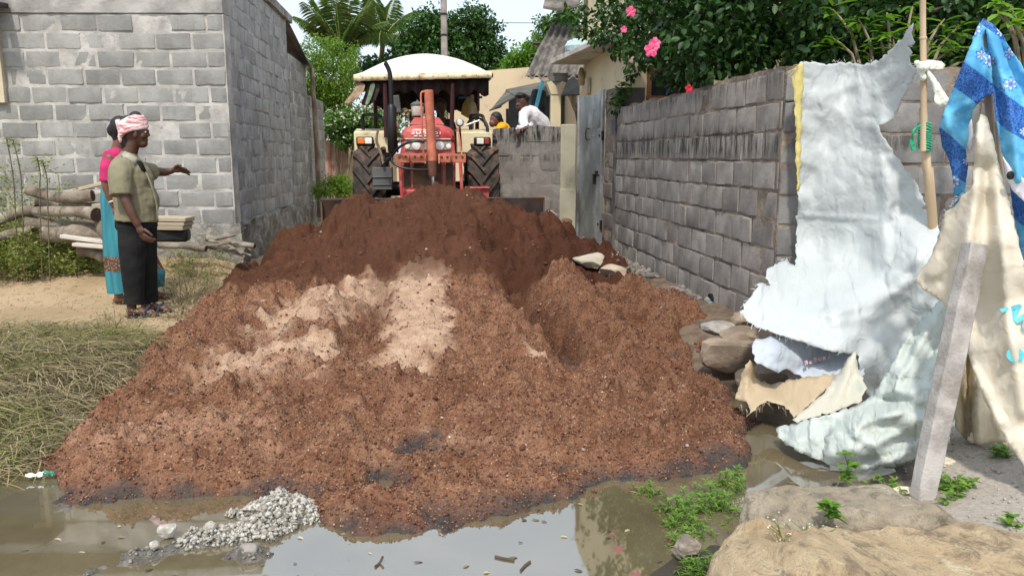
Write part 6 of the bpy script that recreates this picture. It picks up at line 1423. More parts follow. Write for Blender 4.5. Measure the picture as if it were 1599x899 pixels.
f1c = [(1535, 30, 3.30), (1500, 110, 3.28), (1467, 200, 3.36), (1490, 290, 3.42), (1494, 340, 3.45), (1511, 262, 3.40), (1519, 172, 3.30), (1550, 145, 3.24), (1525, 100, 3.24), (1544, 70, 3.26)]
blu, _d = sheet('blue_flowered_cloth', f1, f1c, BC, 5, [([(1535, 40), (1510, 120), (1480, 200)], -0.03, 10), ([(1540, 60), (1535, 150)], 0.025, 7), ([(1478, 180), (1495, 300)], -0.03, 8), ([(1492, 172), (1520, 158), (1550, 146)], -0.01, 4)], wr=0.01536, seed=21, jag=0.5, thick=0.004)
tag(blu, 'blue flowered cloth draped over the top of the stick beside the cream sacking', 'cloth')
f2 = [(1536, 29), (1548, 37), (1562, 50), (1579, 80), (1602, 112), (1660, 190), (1660, 345), (1602, 304), (1582, 288), (1570, 258), (1561, 222), (1554, 172), (1548, 110), (1542, 60)]
f2c = [(1536, 30, 3.29), (1562, 50, 3.24), (1602, 112, 3.16), (1660, 190, 3.02), (1660, 340, 2.96), (1570, 258, 3.16), (1554, 172, 3.2), (1600, 220, 3.08), (1545, 90, 3.27)]
sheet('right_panel', f2, f2c, BC, 5, [([(1545, 50), (1575, 150), (1590, 280)], -0.04, 9), ([(1555, 50), (1610, 180), (1640, 300)], 0.035, 11), ([(1550, 100), (1568, 220)], 0.025, 6)], wr=0.012288, parent=blu, seed=22, jag=0.5, thick=0.004)
sheet('lower_panel', [(1576, 282), (1612, 305), (1660, 330), (1660, 450), (1608, 425), (1594, 400), (1588, 360), (1580, 318)], [(1576, 282, 3.2), (1660, 330, 3.05), (1660, 450, 3.05), (1590, 380, 3.2)], BC, 6, wr=0.018432, parent=blu, seed=23, jag=0.5, thick=0.004)
TWH = M('white_cotton', (0.74, 0.72, 0.76), var=0.05, scale=6, rough=0.8, bmp=0.2)
sheet('white_facing', [(1566, 244), (1578, 262), (1600, 280), (1660, 318), (1660, 358), (1603, 318), (1580, 296), (1571, 272)], [(1566, 244, 3.12), (1660, 318, 2.93), (1660, 358, 2.93), (1580, 296, 3.10)], TWH, 5, wr=0.006144, parent=blu, seed=24, jag=0.3, thick=0.003)
q = at_y(1578, 274, 3.075)
part(blu, 'eyelet', blk, lambda b: b.lathe(q, [(0.018, -0.004), (0.018, 0.004), (0.012, 0.008)], (0.2, -1, 0.1), 16))
sheet('white_facing', [(1512, 196), (1517, 186), (1520, 212), (1515, 238), (1509, 225)], [(1512, 196, 3.33), (1520, 212, 3.33), (1509, 225, 3.36)], TWH, 4, wr=0.006144, parent=blu, seed=25, jag=0.3, thick=0.003)
# sticks and poles
wood = M('pale_bamboo', (0.50, 0.37, 0.23), base2=(0.62, 0.49, 0.33), scale=7, rough=0.7, bmp=0.25, bscale=40, stretch=(1, 1, 0.2), dirt=(0.3, 0.2, 0.12), damt=0.4)
PY = 4.3
bp = empty('bamboo_pole', at_y(1462, 640, PY), 'tall pale bamboo pole bound with green twine beside the white tarpaulin', 'pole')
part(bp, 'upper_cane', wood, lambda b: b.tube([at_y(1441.5, 236, PY - 0.03), at_y(1442.5, 170, PY - 0.03), at_y(1442, 100, PY - 0.03), at_y(1441, 40, PY - 0.03), at_y(1441, -60, PY - 0.03)], [0.018, 0.0185, 0.018, 0.017, 0.016], 10), smooth=60)
part(bp, 'lower_cane', wood, lambda b: b.tube([at_y(1441, 168, PY + 0.01), at_y(1444, 215, PY), at_y(1447, 262, PY), at_y(1449, 264, PY), at_y(1456, 340, PY), at_y(1463, 480, PY), at_y(1470, 610, PY)], [0.023, 0.024, 0.026, 0.030, 0.028, 0.028, 0.03], 10), smooth=60)
part(bp, 'node_ring', wood, lambda b: b.lathe(at_y(1441.5, 60, PY - 0.03), [(0.0185, -0.008), (0.0215, 0), (0.0185, 0.008)], (0, 0, 1), 12))
tw_m = M('green_twine', (0.03, 0.33, 0.17), var=0.3, scale=30, rough=0.6)
tw = empty('green_twine', at_y(1443, 213, PY - 0.04), 'green plastic twine wound around the two canes of the bamboo pole', 'twine')
part(tw, 'winding', tw_m, lambda b: b.tube([at_y(1443.5, 192 + 42 * t / 90 + 2 * math.sin(t), PY - 0.01) + Vector((0.031 * math.cos(t * 0.9), 0.040 * math.sin(t * 0.9), 0)) for t in range(0, 91)], 0.0065, 5))
part(tw, 'loose_end', tw_m, lambda b: [b.tube(cat_rom([at_y(1437, 196, PY - 0.05), at_y(1428 - k, 205, PY - 0.06 - 0.01 * k), at_y(1422 + 2 * k, 222, PY - 0.06), at_y(1425 + 2 * k, 235, PY - 0.06)], 4), 0.006, 5) for k in range(3)])
kn = empty('cloth_strip', at_y(1445, 150, PY - 0.06), 'whitish cloth strip knotted round the bamboo pole with a hanging tail', 'cloth')
STR = cloth_mat('strip_cloth', (0.62, 0.64, 0.55), bmp=0.6, bscale=20)
skin('knot', lambda b: (limb(b, [at_y(1432, 98, PY - 0.05), at_y(1440, 106, PY - 0.07), at_y(1448, 103, PY - 0.06)], [0.016, 0.030, 0.018]), limb(b, [at_y(1436, 108, PY - 0.05), at_y(1441, 122, PY - 0.06)], [0.015, 0.018])), STR, kn, 0.005, 2, 0.012, 26)
sheet('tail', [(1440, 96), (1452, 94), (1470, 96), (1476, 102), (1472, 109), (1456, 108), (1444, 109)], [(1440, 100, PY - 0.06), (1474, 100, PY - 0.03), (1456, 108, PY - 0.07)], STR, 4, [([(1444, 102), (1474, 103)], -0.012, 3)], wr=0.006144, parent=kn, seed=32, jag=0.5)
sheet('tail', [(1444, 106), (1452, 112), (1466, 130), (1478, 150), (1489, 160), (1474, 167), (1466, 168), (1459, 158), (1460, 146), (1452, 124)], [(1444, 108, PY - 0.06), (1470, 140, PY - 0.08), (1488, 160, PY - 0.05), (1463, 165, PY - 0.09)], STR, 4, [([(1450, 112), (1476, 160)], -0.015, 4)], wr=0.009216, parent=kn, seed=31, jag=0.4)
sk = empty('wooden_stick', at_z(1600, 740, 0.0), 'weathered grey stick holding up the blue flowered cloth', 'stick')
part(sk, 'shaft', M('grey_wood', (0.26, 0.20, 0.15), var=0.3, scale=9, bmp=0.5, bscale=40, stretch=(1, 1, 0.2)), lambda b: b.tube(cat_rom([at_y(1536, 34, 3.285), at_y(1541, 120, 3.30), at_y(1547, 200, 3.31), at_y(1556, 290, 3.32), at_y(1566, 380, 3.34), at_y(1590, 560, 3.36), at_y(1606, 690, 3.38)], 3), 0.0175, 9))
part(sk, 'side_stick', M('pale_wood', (0.42, 0.34, 0.24), var=0.3, scale=9, stretch=(1, 1, 0.2)), lambda b: b.tube([at_y(1557, 190, 3.36), at_y(1562, 260, 3.36), at_y(1570, 340, 3.36)], 0.012, 8))
# leaning stone post
c0 = at_z(1439, 780, gz1(1.99, 2.78) - 0.02); c1 = at_y(1523, 380, 3.0)
d_ = (c1 - c0).normalized(); sxv = d_.cross(Vector((0, -1, 0))).normalized(); syv = sxv.cross(d_)
def post(b):
    n = 14; rings = []
    for i in range(n):
        t = i / (n - 1); q = c0 + (c1 - c0) * t; w1, w2 = 0.041 + 0.004 * math.sin(t * 5) + (0.004 if t > 0.6 else 0), 0.034
        rg = []
        for k, (a, e) in enumerate(((-1, -1), (0.25, -1.12), (1, -1), (1, 1), (-1, 1))):
            rg.append(q + sxv * (w1 * a + 0.0025 * rnd.uniform(-1, 1)) + syv * (w2 * e + 0.0025 * rnd.uniform(-1, 1)))
        rings.append(rg)
    loft(b, rings)
po = MB(); post(po)
tag(po.build('stone_post', M('stone_post', (0.40, 0.37, 0.345), var=0.2, scale=9, rough=0.9, bmp=0.5, bscale=70, dirt=(0.22, 0.195, 0.17), dscale=4, damt=0.5), None, bevel=0.006, smooth=30), 'square grey stone post leaning against the cream sacking', 'post')
# ============================================================ TREES AND PLANTS
OVAL = (np.array([(0, 0, 0), (0.28, 0.42, 0.05), (0.68, 0.40, 0.02), (1, 0, -0.12), (0.68, -0.40, 0.02), (0.28, -0.42, 0.05), (0.5, 0, -0.05)]), np.array([(0, 6, 1), (1, 6, 2), (2, 6, 3), (3, 6, 4), (4, 6, 5), (5, 6, 0)]))
RHOM = (np.array([(0, 0, 0), (0.45, 0.5, 0.06), (1, 0, -0.06), (0.45, -0.5, 0.06)]), np.array([(0, 2, 1), (0, 3, 2)]))
LANCE = (np.array([(0, 0, 0), (0.25, 0.4, 0.03), (0.6, 0.42, 0.0), (1, 0, -0.18), (0.6, -0.42, 0.0), (0.25, -0.4, 0.03), (0.5, 0, -0.05)]), OVAL[1])
def unit(v): return v / np.maximum(np.linalg.norm(v, axis=1, keepdims=True), 1e-9)
def leaf_arrays(P, T, N, L, W, tm):
    tv, tf = tm; n = len(P); T = unit(T); B = unit(np.cross(N, T)); N = np.cross(T, B)
    Q = P[:, None, :] + T[:, None, :] * (tv[None, :, 0:1] * L[:, None, None]) + B[:, None, :] * (tv[None, :, 1:2] * W[:, None, None]) + N[:, None, :] * (tv[None, :, 2:3] * L[:, None, None])
    return Q.reshape(-1, 3), (tf[None] + (np.arange(n) * len(tv))[:, None, None]).reshape(-1, 3), len(tf)
def leaf_obj(name, parts_, mat, parent=None, kind=None):
    """parts_: list of (P, T, N, L, W, template, tint)"""
    Vs, Fs, Ts = [], [], []; b = 0
    for P, T, N, L, W, tm, ti in parts_:
        v, f, k = leaf_arrays(P, T, N, L, W, tm); Vs.append(v); Fs.append(f + b); b += len(v); Ts.append(np.repeat(ti, k))
    V = np.concatenate(Vs); off = np.array(wloc(parent)) if parent is not None else V.mean(0) * np.array([1, 1, 0])
    me = np_mesh(name, V - off, np.concatenate(Fs)); fattr(me, 'tint', np.concatenate(Ts), 'FACE')
    o = link(name, me, mat, parent, None if parent is not None else Vector(off))
    if kind: o['kind'] = kind
    return o
def rdir(n, up=0.0):
    v = nrg.normal(0, 1, (n, 3)); v[:, 2] += up; return unit(v)
def clumps(centres, radii, per, L0, L1, asp, tm, tint0=0.0, tint1=1.0, droop=0.2, flat=0.75, outw=0.6):
    res = []
    for c, r in zip(centres, radii):
        n = max(3, int(per * rnd.uniform(0.7, 1.3)))
        d = rdir(n); rad = r * nrg.uniform(0.25, 1.0, n) ** 0.6
        P = np.array(c) + d * rad[:, None] * np.array([1, 1, flat])
        T = unit(d * outw + nrg.normal(0, 0.6, (n, 3)) + np.array([0, 0, -droop])); N = unit(nrg.normal(0, 0.55, (n, 3)) + np.array([0, -0.15, 1.0]))
        L = nrg.uniform(L0, L1, n); ct = rnd.uniform(-0.22, 0.22)
        res.append((P, T, N, L, L * asp, tm, np.clip(tint0 + (tint1 - tint0) * nrg.uniform(0, 1, n) + ct, 0, 1)))
    return res
def tree(name, label, base, lobes, per, nclump, L0, L1, asp, mat, barkm, tm=RHOM, group=None, trunk_r=0.12, clump_r=0.35, droop=0.2, tint=(0, 1), thing=None):
    """lobes: (centre, radius) in world space; limbs run from the trunk into every lobe"""
    t = thing or empty(name, base, label, 'tree', group)
    base = Vector(base); cs = []; rs_ = []
    b = MB(); top = Vector(lobes[0][0]); cen = sum((Vector(l[0]) for l in lobes), Vector()) / len(lobes)
    fork = base.lerp(cen, 0.6); fork.x = base.x + (cen.x - base.x) * 0.5; fork.y = base.y + (cen.y - base.y) * 0.5
    b.tube(cat_rom([base, base.lerp(fork, 0.5) + Vector((0.05, 0, 0)), fork], 4), [trunk_r * (1 - 0.35 * k / 8) for k in range(9)], 9)
    for c, r in lobes:
        c = Vector(c); b.tube(cat_rom([fork - Vector((0, 0, 0.1)), fork.lerp(c, 0.5) + Vector((rnd.uniform(-.1, .1), rnd.uniform(-.1, .1), 0.05)), c], 3), [trunk_r * 0.5 * (1 - 0.7 * k / 6) + 0.008 for k in range(7)], 6)
        k = max(3, int(nclump * r * r / sum(l[1] ** 2 for l in lobes)))
        d = rdir(k); rad = r * nrg.uniform(0.1, 1.0, k) ** 0.45
        for q, h in zip(d, rad): cs.append((c.x + q[0] * h, c.y + q[1] * h, c.z + q[2] * h * 0.85)); rs_.append(clump_r * rnd.uniform(0.6, 1.3))
    b.build('trunk', barkm, t)
    leaf_obj('crown', clumps(cs, rs_, per, L0, L1, asp, tm, tint[0], tint[1], droop), mat, t)
    return t
LG = leafmat('neem_leaf', (0.075, 0.16, 0.012), (0.17, 0.27, 0.03), 0.35)
DG = leafmat('dark_leaf', (0.022, 0.065, 0.014), (0.06, 0.135, 0.03), 0.25)
MG = leafmat('mid_leaf', (0.045, 0.11, 0.02), (0.12, 0.23, 0.05), 0.3)
PGm = leafmat('palm_leaf', (0.035, 0.085, 0.02), (0.16, 0.23, 0.075), 0.3)
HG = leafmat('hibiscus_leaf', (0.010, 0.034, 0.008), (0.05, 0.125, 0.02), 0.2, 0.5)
BG = leafmat('bright_leaf', (0.06, 0.15, 0.015), (0.17, 0.32, 0.035), 0.35, 0.4)
def lob(px, py, Y, rpx, dy=0): return (at_y(px, py, Y + dy), rpx * (Y) / 1217.0)
Y1 = 18.5
tree('neem_tree', 'yellow green feathery tree above the block outbuilding roof', (-2.6, Y1, 0), [lob(500, 80, Y1, 36), lob(530, 88, Y1, 30), lob(486, 110, Y1, 38, -0.3), lob(520, 120, Y1, 40, -0.3), lob(505, 150, Y1, 45), lob(538, 145, Y1, 28), lob(476, 150, Y1, 40), lob(525, 175, Y1, 40)], 42, 330, 0.05, 0.10, 0.42, LG, bark, RHOM, 'trees behind the tractor', 0.12, 0.20, 0.5, (0, 1))
Y2 = 31
tree('broadleaf_tree', 'dark green spreading tree behind the utility pole and tractor canopy', (1.6, Y2, 0), [lob(655, 52, Y2, 26), lob(672, 35, Y2, 22), lob(700, 48, Y2, 30), lob(735, 28, Y2, 24), lob(755, 40, Y2, 24), lob(745, 68, Y2, 30), lob(775, 78, Y2, 18), lob(780, 97, Y2, 16), lob(715, 85, Y2, 34), lob(670, 78, Y2, 30), lob(765, 102, Y2, 26), lob(640, 92, Y2, 28), lob(600, 108, Y2, 30), lob(570, 112, Y2, 26), lob(625, 85, Y2, 20)], 34, 520, 0.12, 0.22, 0.55, DG, bark, RHOM, 'trees behind the tractor', 0.25, 0.34, 0.3, (0, 1))
Y3 = 25
tree('small_tree', 'pale green small tree rising above the peach house wall', (3.2, Y3, 0), [lob(815, 92, Y3, 20), lob(835, 78, Y3, 16), lob(838, 98, Y3, 18), lob(800, 102, Y3, 12)], 34, 120, 0.09, 0.17, 0.5, BG, bark, RHOM, 'trees behind the tractor', 0.10, 0.26, 0.3, (0, .8))
tree('slender_tree', 'thin leafed tree overhanging the corrugated porch roof', (3.9, 18.2, 0), [lob(862, 45, 17, 22), lob(846, 58, 17, 12), lob(880, 38, 17, 20), lob(895, 20, 17, 24)], 30, 90, 0.06, 0.12, 0.45, MG, bark, RHOM, 'trees behind the tractor', 0.08, 0.2, 0.4, (0, 1))
# coconut palms
def palm(label, base, crown, fr):
    t = empty('coconut_palm', base, label, 'palm tree', 'coconut palms behind the tractor'); base, crown = Vector(base), Vector(crown)
    b = MB(); b.tube(cat_rom([base, base.lerp(crown, 0.5) + Vector((0.15, 0, 0)), crown], 6), [0.16 - 0.06 * k / 12 for k in range(13)], 9); b.build('trunk', bark, t)
    for az, el, ln, dr in fr:
        pts = []; d = Vector((math.cos(az) * math.cos(el), math.sin(az) * math.cos(el), math.sin(el))); p_ = crown.copy(); st = ln / 14
        for k in range(15):
            pts.append(p_.copy()); p_ += d * st; d = (d + Vector((0, 0, -dr * (0.4 + k / 14)))).normalized()
        rb = MB(); rb.tube(pts, [0.028 * (1 - k / 16) + 0.004 for k in range(15)], 5); fo = rb.build('frond', M_RACHIS, t)
        P_, T_, N_, L_ = [], [], [], []
        for k in range(2, 84):
            u_ = k / 84 * 14; i = min(13, int(u_)); q = pts[i].lerp(pts[i + 1], u_ - i); tg = (pts[i + 1] - pts[i]).normalized()
            sd_ = tg.cross(Vector((0, 0, 1))).normalized(); ll = ln * 0.30 * math.sin(math.pi * (0.12 + 0.83 * k / 84)) ** 0.7
            for s in (-1, 1):
                P_.append(q); T_.append(sd_ * s + tg * 0.55 + Vector((0, 0, -0.45 - 0.25 * rnd.random()))); N_.append(Vector((0, 0, 1)) + sd_ * s * 0.6); L_.append(ll * rnd.uniform(0.85, 1.1))
        A = lambda z_: np.array([tuple(v) for v in z_])
        leaf_obj('leaflets', [(A(P_), A(T_), A(N_), np.array(L_), np.full(len(L_), 0.05 * ln / 2.4), LANCE, np.clip(nrg.normal(rnd.uniform(0.25, 0.7), 0.15, len(L_)), 0, 1))], PGm, fo)
    return t
M_RACHIS = M('palm_rachis', (0.22, 0.24, 0.07), var=0.2)
c1_ = at_y(533, 88, 30)
palm('upright coconut palm with steep fronds above the yellow green tree', (c1_.x, 30, 0), c1_, [(math.pi * .5 + a, e, l, d) for a, e, l, d in ((-1.5, 1.15, 2.6, .04), (1.5, 1.2, 2.6, .05), (-.6, 1.35, 2.7, .03), (.6, 1.3, 2.6, .04), (2.4, 1.0, 2.4, .07), (-2.3, 1.0, 2.4, .07), (1.65, .95, 2.2, .08), (-1.6, .9, 2.2, .08), (3.1, 1.2, 2.6, .05), (1.1, .95, 2.2, .09))])
c2_ = at_y(598, 60, 35)
palm('coconut palm with arching drooping fronds above the tractor canopy', (c2_.x - 1.0, 35, 0), c2_, [(a, e, l, d) for a, e, l, d in ((0.1, .35, 2.7, .12), (-.35, .1, 2.6, .12), (-.9, .2, 2.5, .14), (2.8, .3, 2.4, .13), (3.3, .5, 2.4, .12), (1.2, 1.1, 2.4, .06), (2.0, 1.2, 2.4, .06), (-1.6, .3, 2.3, .14), (-2.2, .25, 2.6, .13), (.5, .9, 2.5, .09), (-1.9, 1.0, 2.3, .09), (-0.6, -.2, 2.2, .12))])
c3_ = at_y(640, 72, 36)
palm('low coconut palm with a few hanging fronds beside the dark tree', (c3_.x, 36, 0), c3_, [(a, e, l, d) for a, e, l, d in ((-.2, .5, 2.2, .13), (-2.6, .5, 2.4, .12), (3.0, .7, 2.3, .12), (-1.2, .4, 2.2, .14), (.9, .8, 2.1, .1))])
# flowering bush behind the rusty fence
def bush(name, label, boxes, per, n, L0, L1, asp, mat, cat='bush', group=None, flowers=None, tm=RHOM, clump_r=0.2, tint=(0, 1)):
    c = Vector(boxes[0][0]); t = empty(name, (c.x, c.y, 0), label, cat, group); cs = []; rs_ = []
    b = MB()
    for ctr, r in boxes:
        ctr = Vector(ctr); b.tube(cat_rom([(c.x + rnd.uniform(-.1, .1), c.y, 0), Vector((c.x, c.y, 0)).lerp(ctr, 0.6), ctr], 3), [0.03, 0.027, 0.024, 0.02, 0.016, 0.012, 0.008], 6)
        k = max(3, int(n / len(boxes))); d = rdir(k); rad = r * nrg.uniform(0.1, 1, k) ** 0.45
        for q, h in zip(d, rad): cs.append((ctr.x + q[0] * h, ctr.y + q[1] * h, ctr.z + q[2] * h * 0.85)); rs_.append(clump_r * rnd.uniform(.6, 1.2))
    b.build('stems', bark, t); leaf_obj('foliage', clumps(cs, rs_, per, L0, L1, asp, tm, *tint), mat, t)
    if flowers is not None:
        fm, k, sz = flowers; ii = nrg.integers(0, len(cs), k); C_ = np.array(cs)[ii] + nrg.normal(0, clump_r * .7, (k, 3)) + np.array([0, -clump_r * 0.5, clump_r * .35])
        o = leaf_obj('blossoms', [(C_, rdir(k), rdir(k, 1), np.full(k, sz), np.full(k, sz), RHOM, nrg.uniform(0, 1, k)) for _ in range(3)], fm, t, 'stuff')
    return t
WF = leafmat('white_blossom', (0.62, 0.58, 0.55), (0.8, 0.78, 0.75), 0.3)
PF = leafmat('pink_blossom', (0.55, 0.30, 0.36), (0.70, 0.52, 0.42), 0.3)
Y4 = 17.6
bush('flowering_bush', 'dense green bush with small white blossoms over the rusty sheet fence', [lob(530, 205, Y4, 26), lob(555, 195, Y4, 28), lob(580, 198, Y4, 26), lob(520, 195, Y4, 20), lob(545, 215, Y4, 18), lob(600, 205, Y4, 25), lob(575, 225, Y4, 25)], 40, 210, 0.06, 0.11, 0.6, MG, flowers=(WF, 260, 0.05), clump_r=0.17)
bush('blossom_shrub', 'loose shrub with pale pink blossoms seen under the tractor canopy', [lob(600, 170, 20, 26), lob(625, 165, 20, 22), lob(590, 185, 20, 20), lob(640, 180, 20, 22), lob(715, 185, 20, 25), lob(735, 200, 20, 20)], 26, 110, 0.07, 0.12, 0.55, MG, flowers=(PF, 300, 0.07), clump_r=0.24)
bush('lane_weed', 'feathery weed clump at the foot of the block outbuilding', [lob(515, 292, 14.2, 16), lob(530, 285, 14.4, 14), lob(505, 300, 13.9, 12), lob(540, 298, 14.2, 10)], 46, 60, 0.04, 0.08, 0.3, LG, cat='weed', clump_r=0.14)

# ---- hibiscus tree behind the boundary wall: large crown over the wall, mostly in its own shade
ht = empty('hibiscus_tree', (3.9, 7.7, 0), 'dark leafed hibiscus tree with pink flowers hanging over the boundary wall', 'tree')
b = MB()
b.tube(cat_rom([(3.9, 7.7, 0), (3.85, 7.7, 1.0), (3.75, 7.8, 1.9)], 4), [0.14, 0.13, 0.13, 0.12, 0.12, 0.11, 0.11, 0.1, 0.1], 10)
for q in ((2.9, 9.4, 3.2), (3.2, 7.0, 3.6), (4.6, 6.6, 3.4), (5.4, 7.6, 3.6), (4.0, 8.8, 4.2), (2.75, 8.6, 2.4), (4.4, 6.3, 2.6), (3.0, 6.6, 2.6)):
    b.tube(cat_rom([(3.78, 7.78, 1.7), Vector((3.78, 7.78, 1.8)).lerp(Vector(q), 0.5) + Vector((0, 0, 0.2)), q], 4), [0.06, 0.055, 0.05, 0.045, 0.04, 0.033, 0.026, 0.02, 0.012], 7)
b.build('trunk', bark, ht)
REG = [(868, -10), (885, 28), (908, 62), (942, 64), (955, 80), (978, 90), (992, 102), (1003, 124), (1030, 120), (1062, 142), (1085, 134), (1105, 120), (1140, 118), (1180, 108), (1225, 100), (1300, 120), (1420, 150), (1520, 170), (1700, 180), (1700, -260), (860, -260)]
cs, rs_ = [], []
while len(cs) < 1750:
    px, py = rnd.uniform(860, 1700), (rnd.uniform(-240, 180) if rnd.random() < 0.4 else rnd.uniform(-10, 170))
    if poly_sdf(np.array([px]), np.array([py]), REG)[0] < 13: continue
    lo = 8.2 if px < 1010 else (6.6 if px < 1230 else 6.1)
    Y = rnd.uniform(lo, lo + 2.6)
    q = at_y(px, py, Y)
    if q.x < 2.25 or q.z > 5.6 or (q.y > 10.3 and q.x > 2.5): continue
    if q.z < 2.02 and not (px < 1110): continue
    cs.append(tuple(q)); rs_.append(0.2 * rnd.uniform(0.6, 1.2))
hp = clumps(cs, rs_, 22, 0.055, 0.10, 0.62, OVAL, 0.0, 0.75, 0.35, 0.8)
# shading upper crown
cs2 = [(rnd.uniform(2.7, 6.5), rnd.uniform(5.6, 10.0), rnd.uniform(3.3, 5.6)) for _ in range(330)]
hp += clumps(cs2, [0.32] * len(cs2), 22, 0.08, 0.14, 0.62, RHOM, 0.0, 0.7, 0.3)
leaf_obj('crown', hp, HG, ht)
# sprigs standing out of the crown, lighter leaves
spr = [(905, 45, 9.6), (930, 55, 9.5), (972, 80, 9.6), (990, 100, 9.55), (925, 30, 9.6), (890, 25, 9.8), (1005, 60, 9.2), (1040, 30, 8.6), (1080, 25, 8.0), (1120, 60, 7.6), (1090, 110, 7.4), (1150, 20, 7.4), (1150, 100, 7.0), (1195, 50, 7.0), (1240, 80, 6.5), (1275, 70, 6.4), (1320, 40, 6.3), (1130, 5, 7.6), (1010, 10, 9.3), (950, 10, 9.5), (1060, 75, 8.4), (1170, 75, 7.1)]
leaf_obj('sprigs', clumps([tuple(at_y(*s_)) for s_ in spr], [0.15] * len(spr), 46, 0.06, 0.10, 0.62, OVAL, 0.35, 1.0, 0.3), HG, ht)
hsp = leaf_obj('hanging_sprig', clumps([tuple(at_y(x, y, 9.78)) for x, y in ((985, 118), (978, 132), (972, 142), (966, 152), (962, 166), (972, 176))], [0.09] * 6, 26, 0.05, 0.09, 0.62, OVAL, 0.3, 0.9, 0.4), HG, ht); hsp['kind'] = 'stuff'
def flower(px, py, Y, r, mat, nm='flower'):
    c = at_y(px, py, Y); st = MB(); st.tube([c + Vector((0, 0.0, 0)), c + Vector((0.02, -r * 0.9, -0.01))], [r * 0.07, r * 0.1], 6)
    fo = st.build(nm, M('stamen', (0.7, 0.35, 0.15), bmp=0), ht)
    for k in range(5):
        a = 2 * math.pi * k / 5 + 0.3; b = MB(); vs = []; fs = []
        for j in range(4):
            for i in range(5):
                u_, v_ = j / 3, i / 4 - 0.5; ww = r * 0.95 * math.sin(math.pi * (0.1 + 0.72 * u_)); x = r * u_; y = v_ * ww; dz = -r * 0.35 * u_ * (1 - 0.8 * u_) + 0.06 * r * math.sin(9 * v_ + k)
                vs.append(c + Vector((x * math.cos(a) - y * math.sin(a), dz - 0.02 - 0.004 * k, x * math.sin(a) + y * math.cos(a))))
        for j in range(3):
            for i in range(4): q = j * 5 + i; fs.append((q, q + 1, q + 6, q + 5))
        b.add(vs, fs); b.build('petal', mat, fo, smooth=180)
PKM = M('pink_petal', (0.78, 0.05, 0.20), base2=(0.85, 0.16, 0.32), scale=14, rough=0.6, bmp=0.2)
RDM = M('red_petal', (0.45, 0.012, 0.03), var=0.2, rough=0.6)
for px, py, Y, r, mm in ((1015, 79, 6.35, 0.058, PKM), (1021, 69, 6.4, 0.05, PKM), (984, 19, 7.9, 0.055, PKM), (973, 47, 7.95, 0.035, PKM), (1074, 139, 6.4, 0.035, RDM)): flower(px, py, Y, r, mm)
# ---- shrub with long pointed leaves behind the tarps
ls = empty('long_leaf_shrub', (3.6, 5.75, 0), 'bright green shrub with long pointed leaves behind the bamboo pole', 'shrub')
b = MB(); parts_ = []
wh = [(1395, 60, 5.7), (1430, 40, 5.65), (1372, 55, 5.8), (1465, 62, 5.7), (1490, 75, 5.8), (1450, 90, 5.6), (1420, 95, 5.75), (1500, 40, 5.9), (1475, 30, 5.9), (1340, 30, 5.9), (1415, 165, 5.55), (1432, 160, 5.5), (1300, 60, 6.0), (1350, 80, 6.0), (1385, 20, 5.9), (1510, 95, 5.8), (1300, 15, 6.1), (1425, 10, 5.9)]
for px, py, Y in wh:
    c = at_y(px, py, Y); b.tube(cat_rom([(3.6, 5.75, 0), Vector((3.6, 5.75, 1.5)).lerp(c, 0.5), c], 3), [0.02, 0.018, 0.016, 0.014, 0.011, 0.008, 0.005], 5)
    n = 11; a = nrg.uniform(0, 6.28, n); T = np.stack([np.cos(a), np.sin(a), nrg.uniform(-0.35, 0.5, n)], 1); P = np.tile(np.array(c), (n, 1)) + np.array([0, 0, 1]) * nrg.uniform(-0.12, 0.03, n)[:, None]
    L = nrg.uniform(0.11, 0.19, n); parts_.append((P, T, np.tile(np.array([0.05, -0.2, 1.0]), (n, 1)), L, L * 0.30, LANCE, nrg.uniform(0.0, 0.8, n)))
b.build('stems', bark, ls); leaf_obj('leaves', parts_, BG, ls)
rs2 = empty('corner_shrub', (3.75, 4.4, 0), 'light green broad leaved shrub above the blue flowered cloth', 'shrub')
b = MB(); parts_ = []
for px, py, Y in ((1560, 22, 4.3), (1582, 35, 4.25), (1575, 8, 4.4), (1600, 15, 4.3), (1610, 45, 4.3), (1555, 5, 4.5), (1590, 55, 4.35), (1640, 20, 4.3), (1640, 70, 4.3), (1600, 120, 4.4), (1630, 120, 4.4)):
    c = at_y(px, py, Y); b.tube(cat_rom([(3.75, 4.4, 0), Vector((3.75, 4.4, 1.4)).lerp(c, 0.5), c], 3), [0.02, 0.018, 0.016, 0.014, 0.011, 0.008, 0.005], 5)
    n = 9; a = nrg.uniform(0, 6.28, n); T = np.stack([np.cos(a), np.sin(a), nrg.uniform(-0.5, 0.3, n)], 1); L = nrg.uniform(0.07, 0.12, n)
    parts_.append((np.tile(np.array(c), (n, 1)), T, np.tile(np.array([0.0, -0.25, 1.0]), (n, 1)), L, L * 0.5, LANCE, nrg.uniform(0.5, 1.0, n)))
b.build('stems', bark, rs2); leaf_obj('leaves', parts_, BG, rs2)

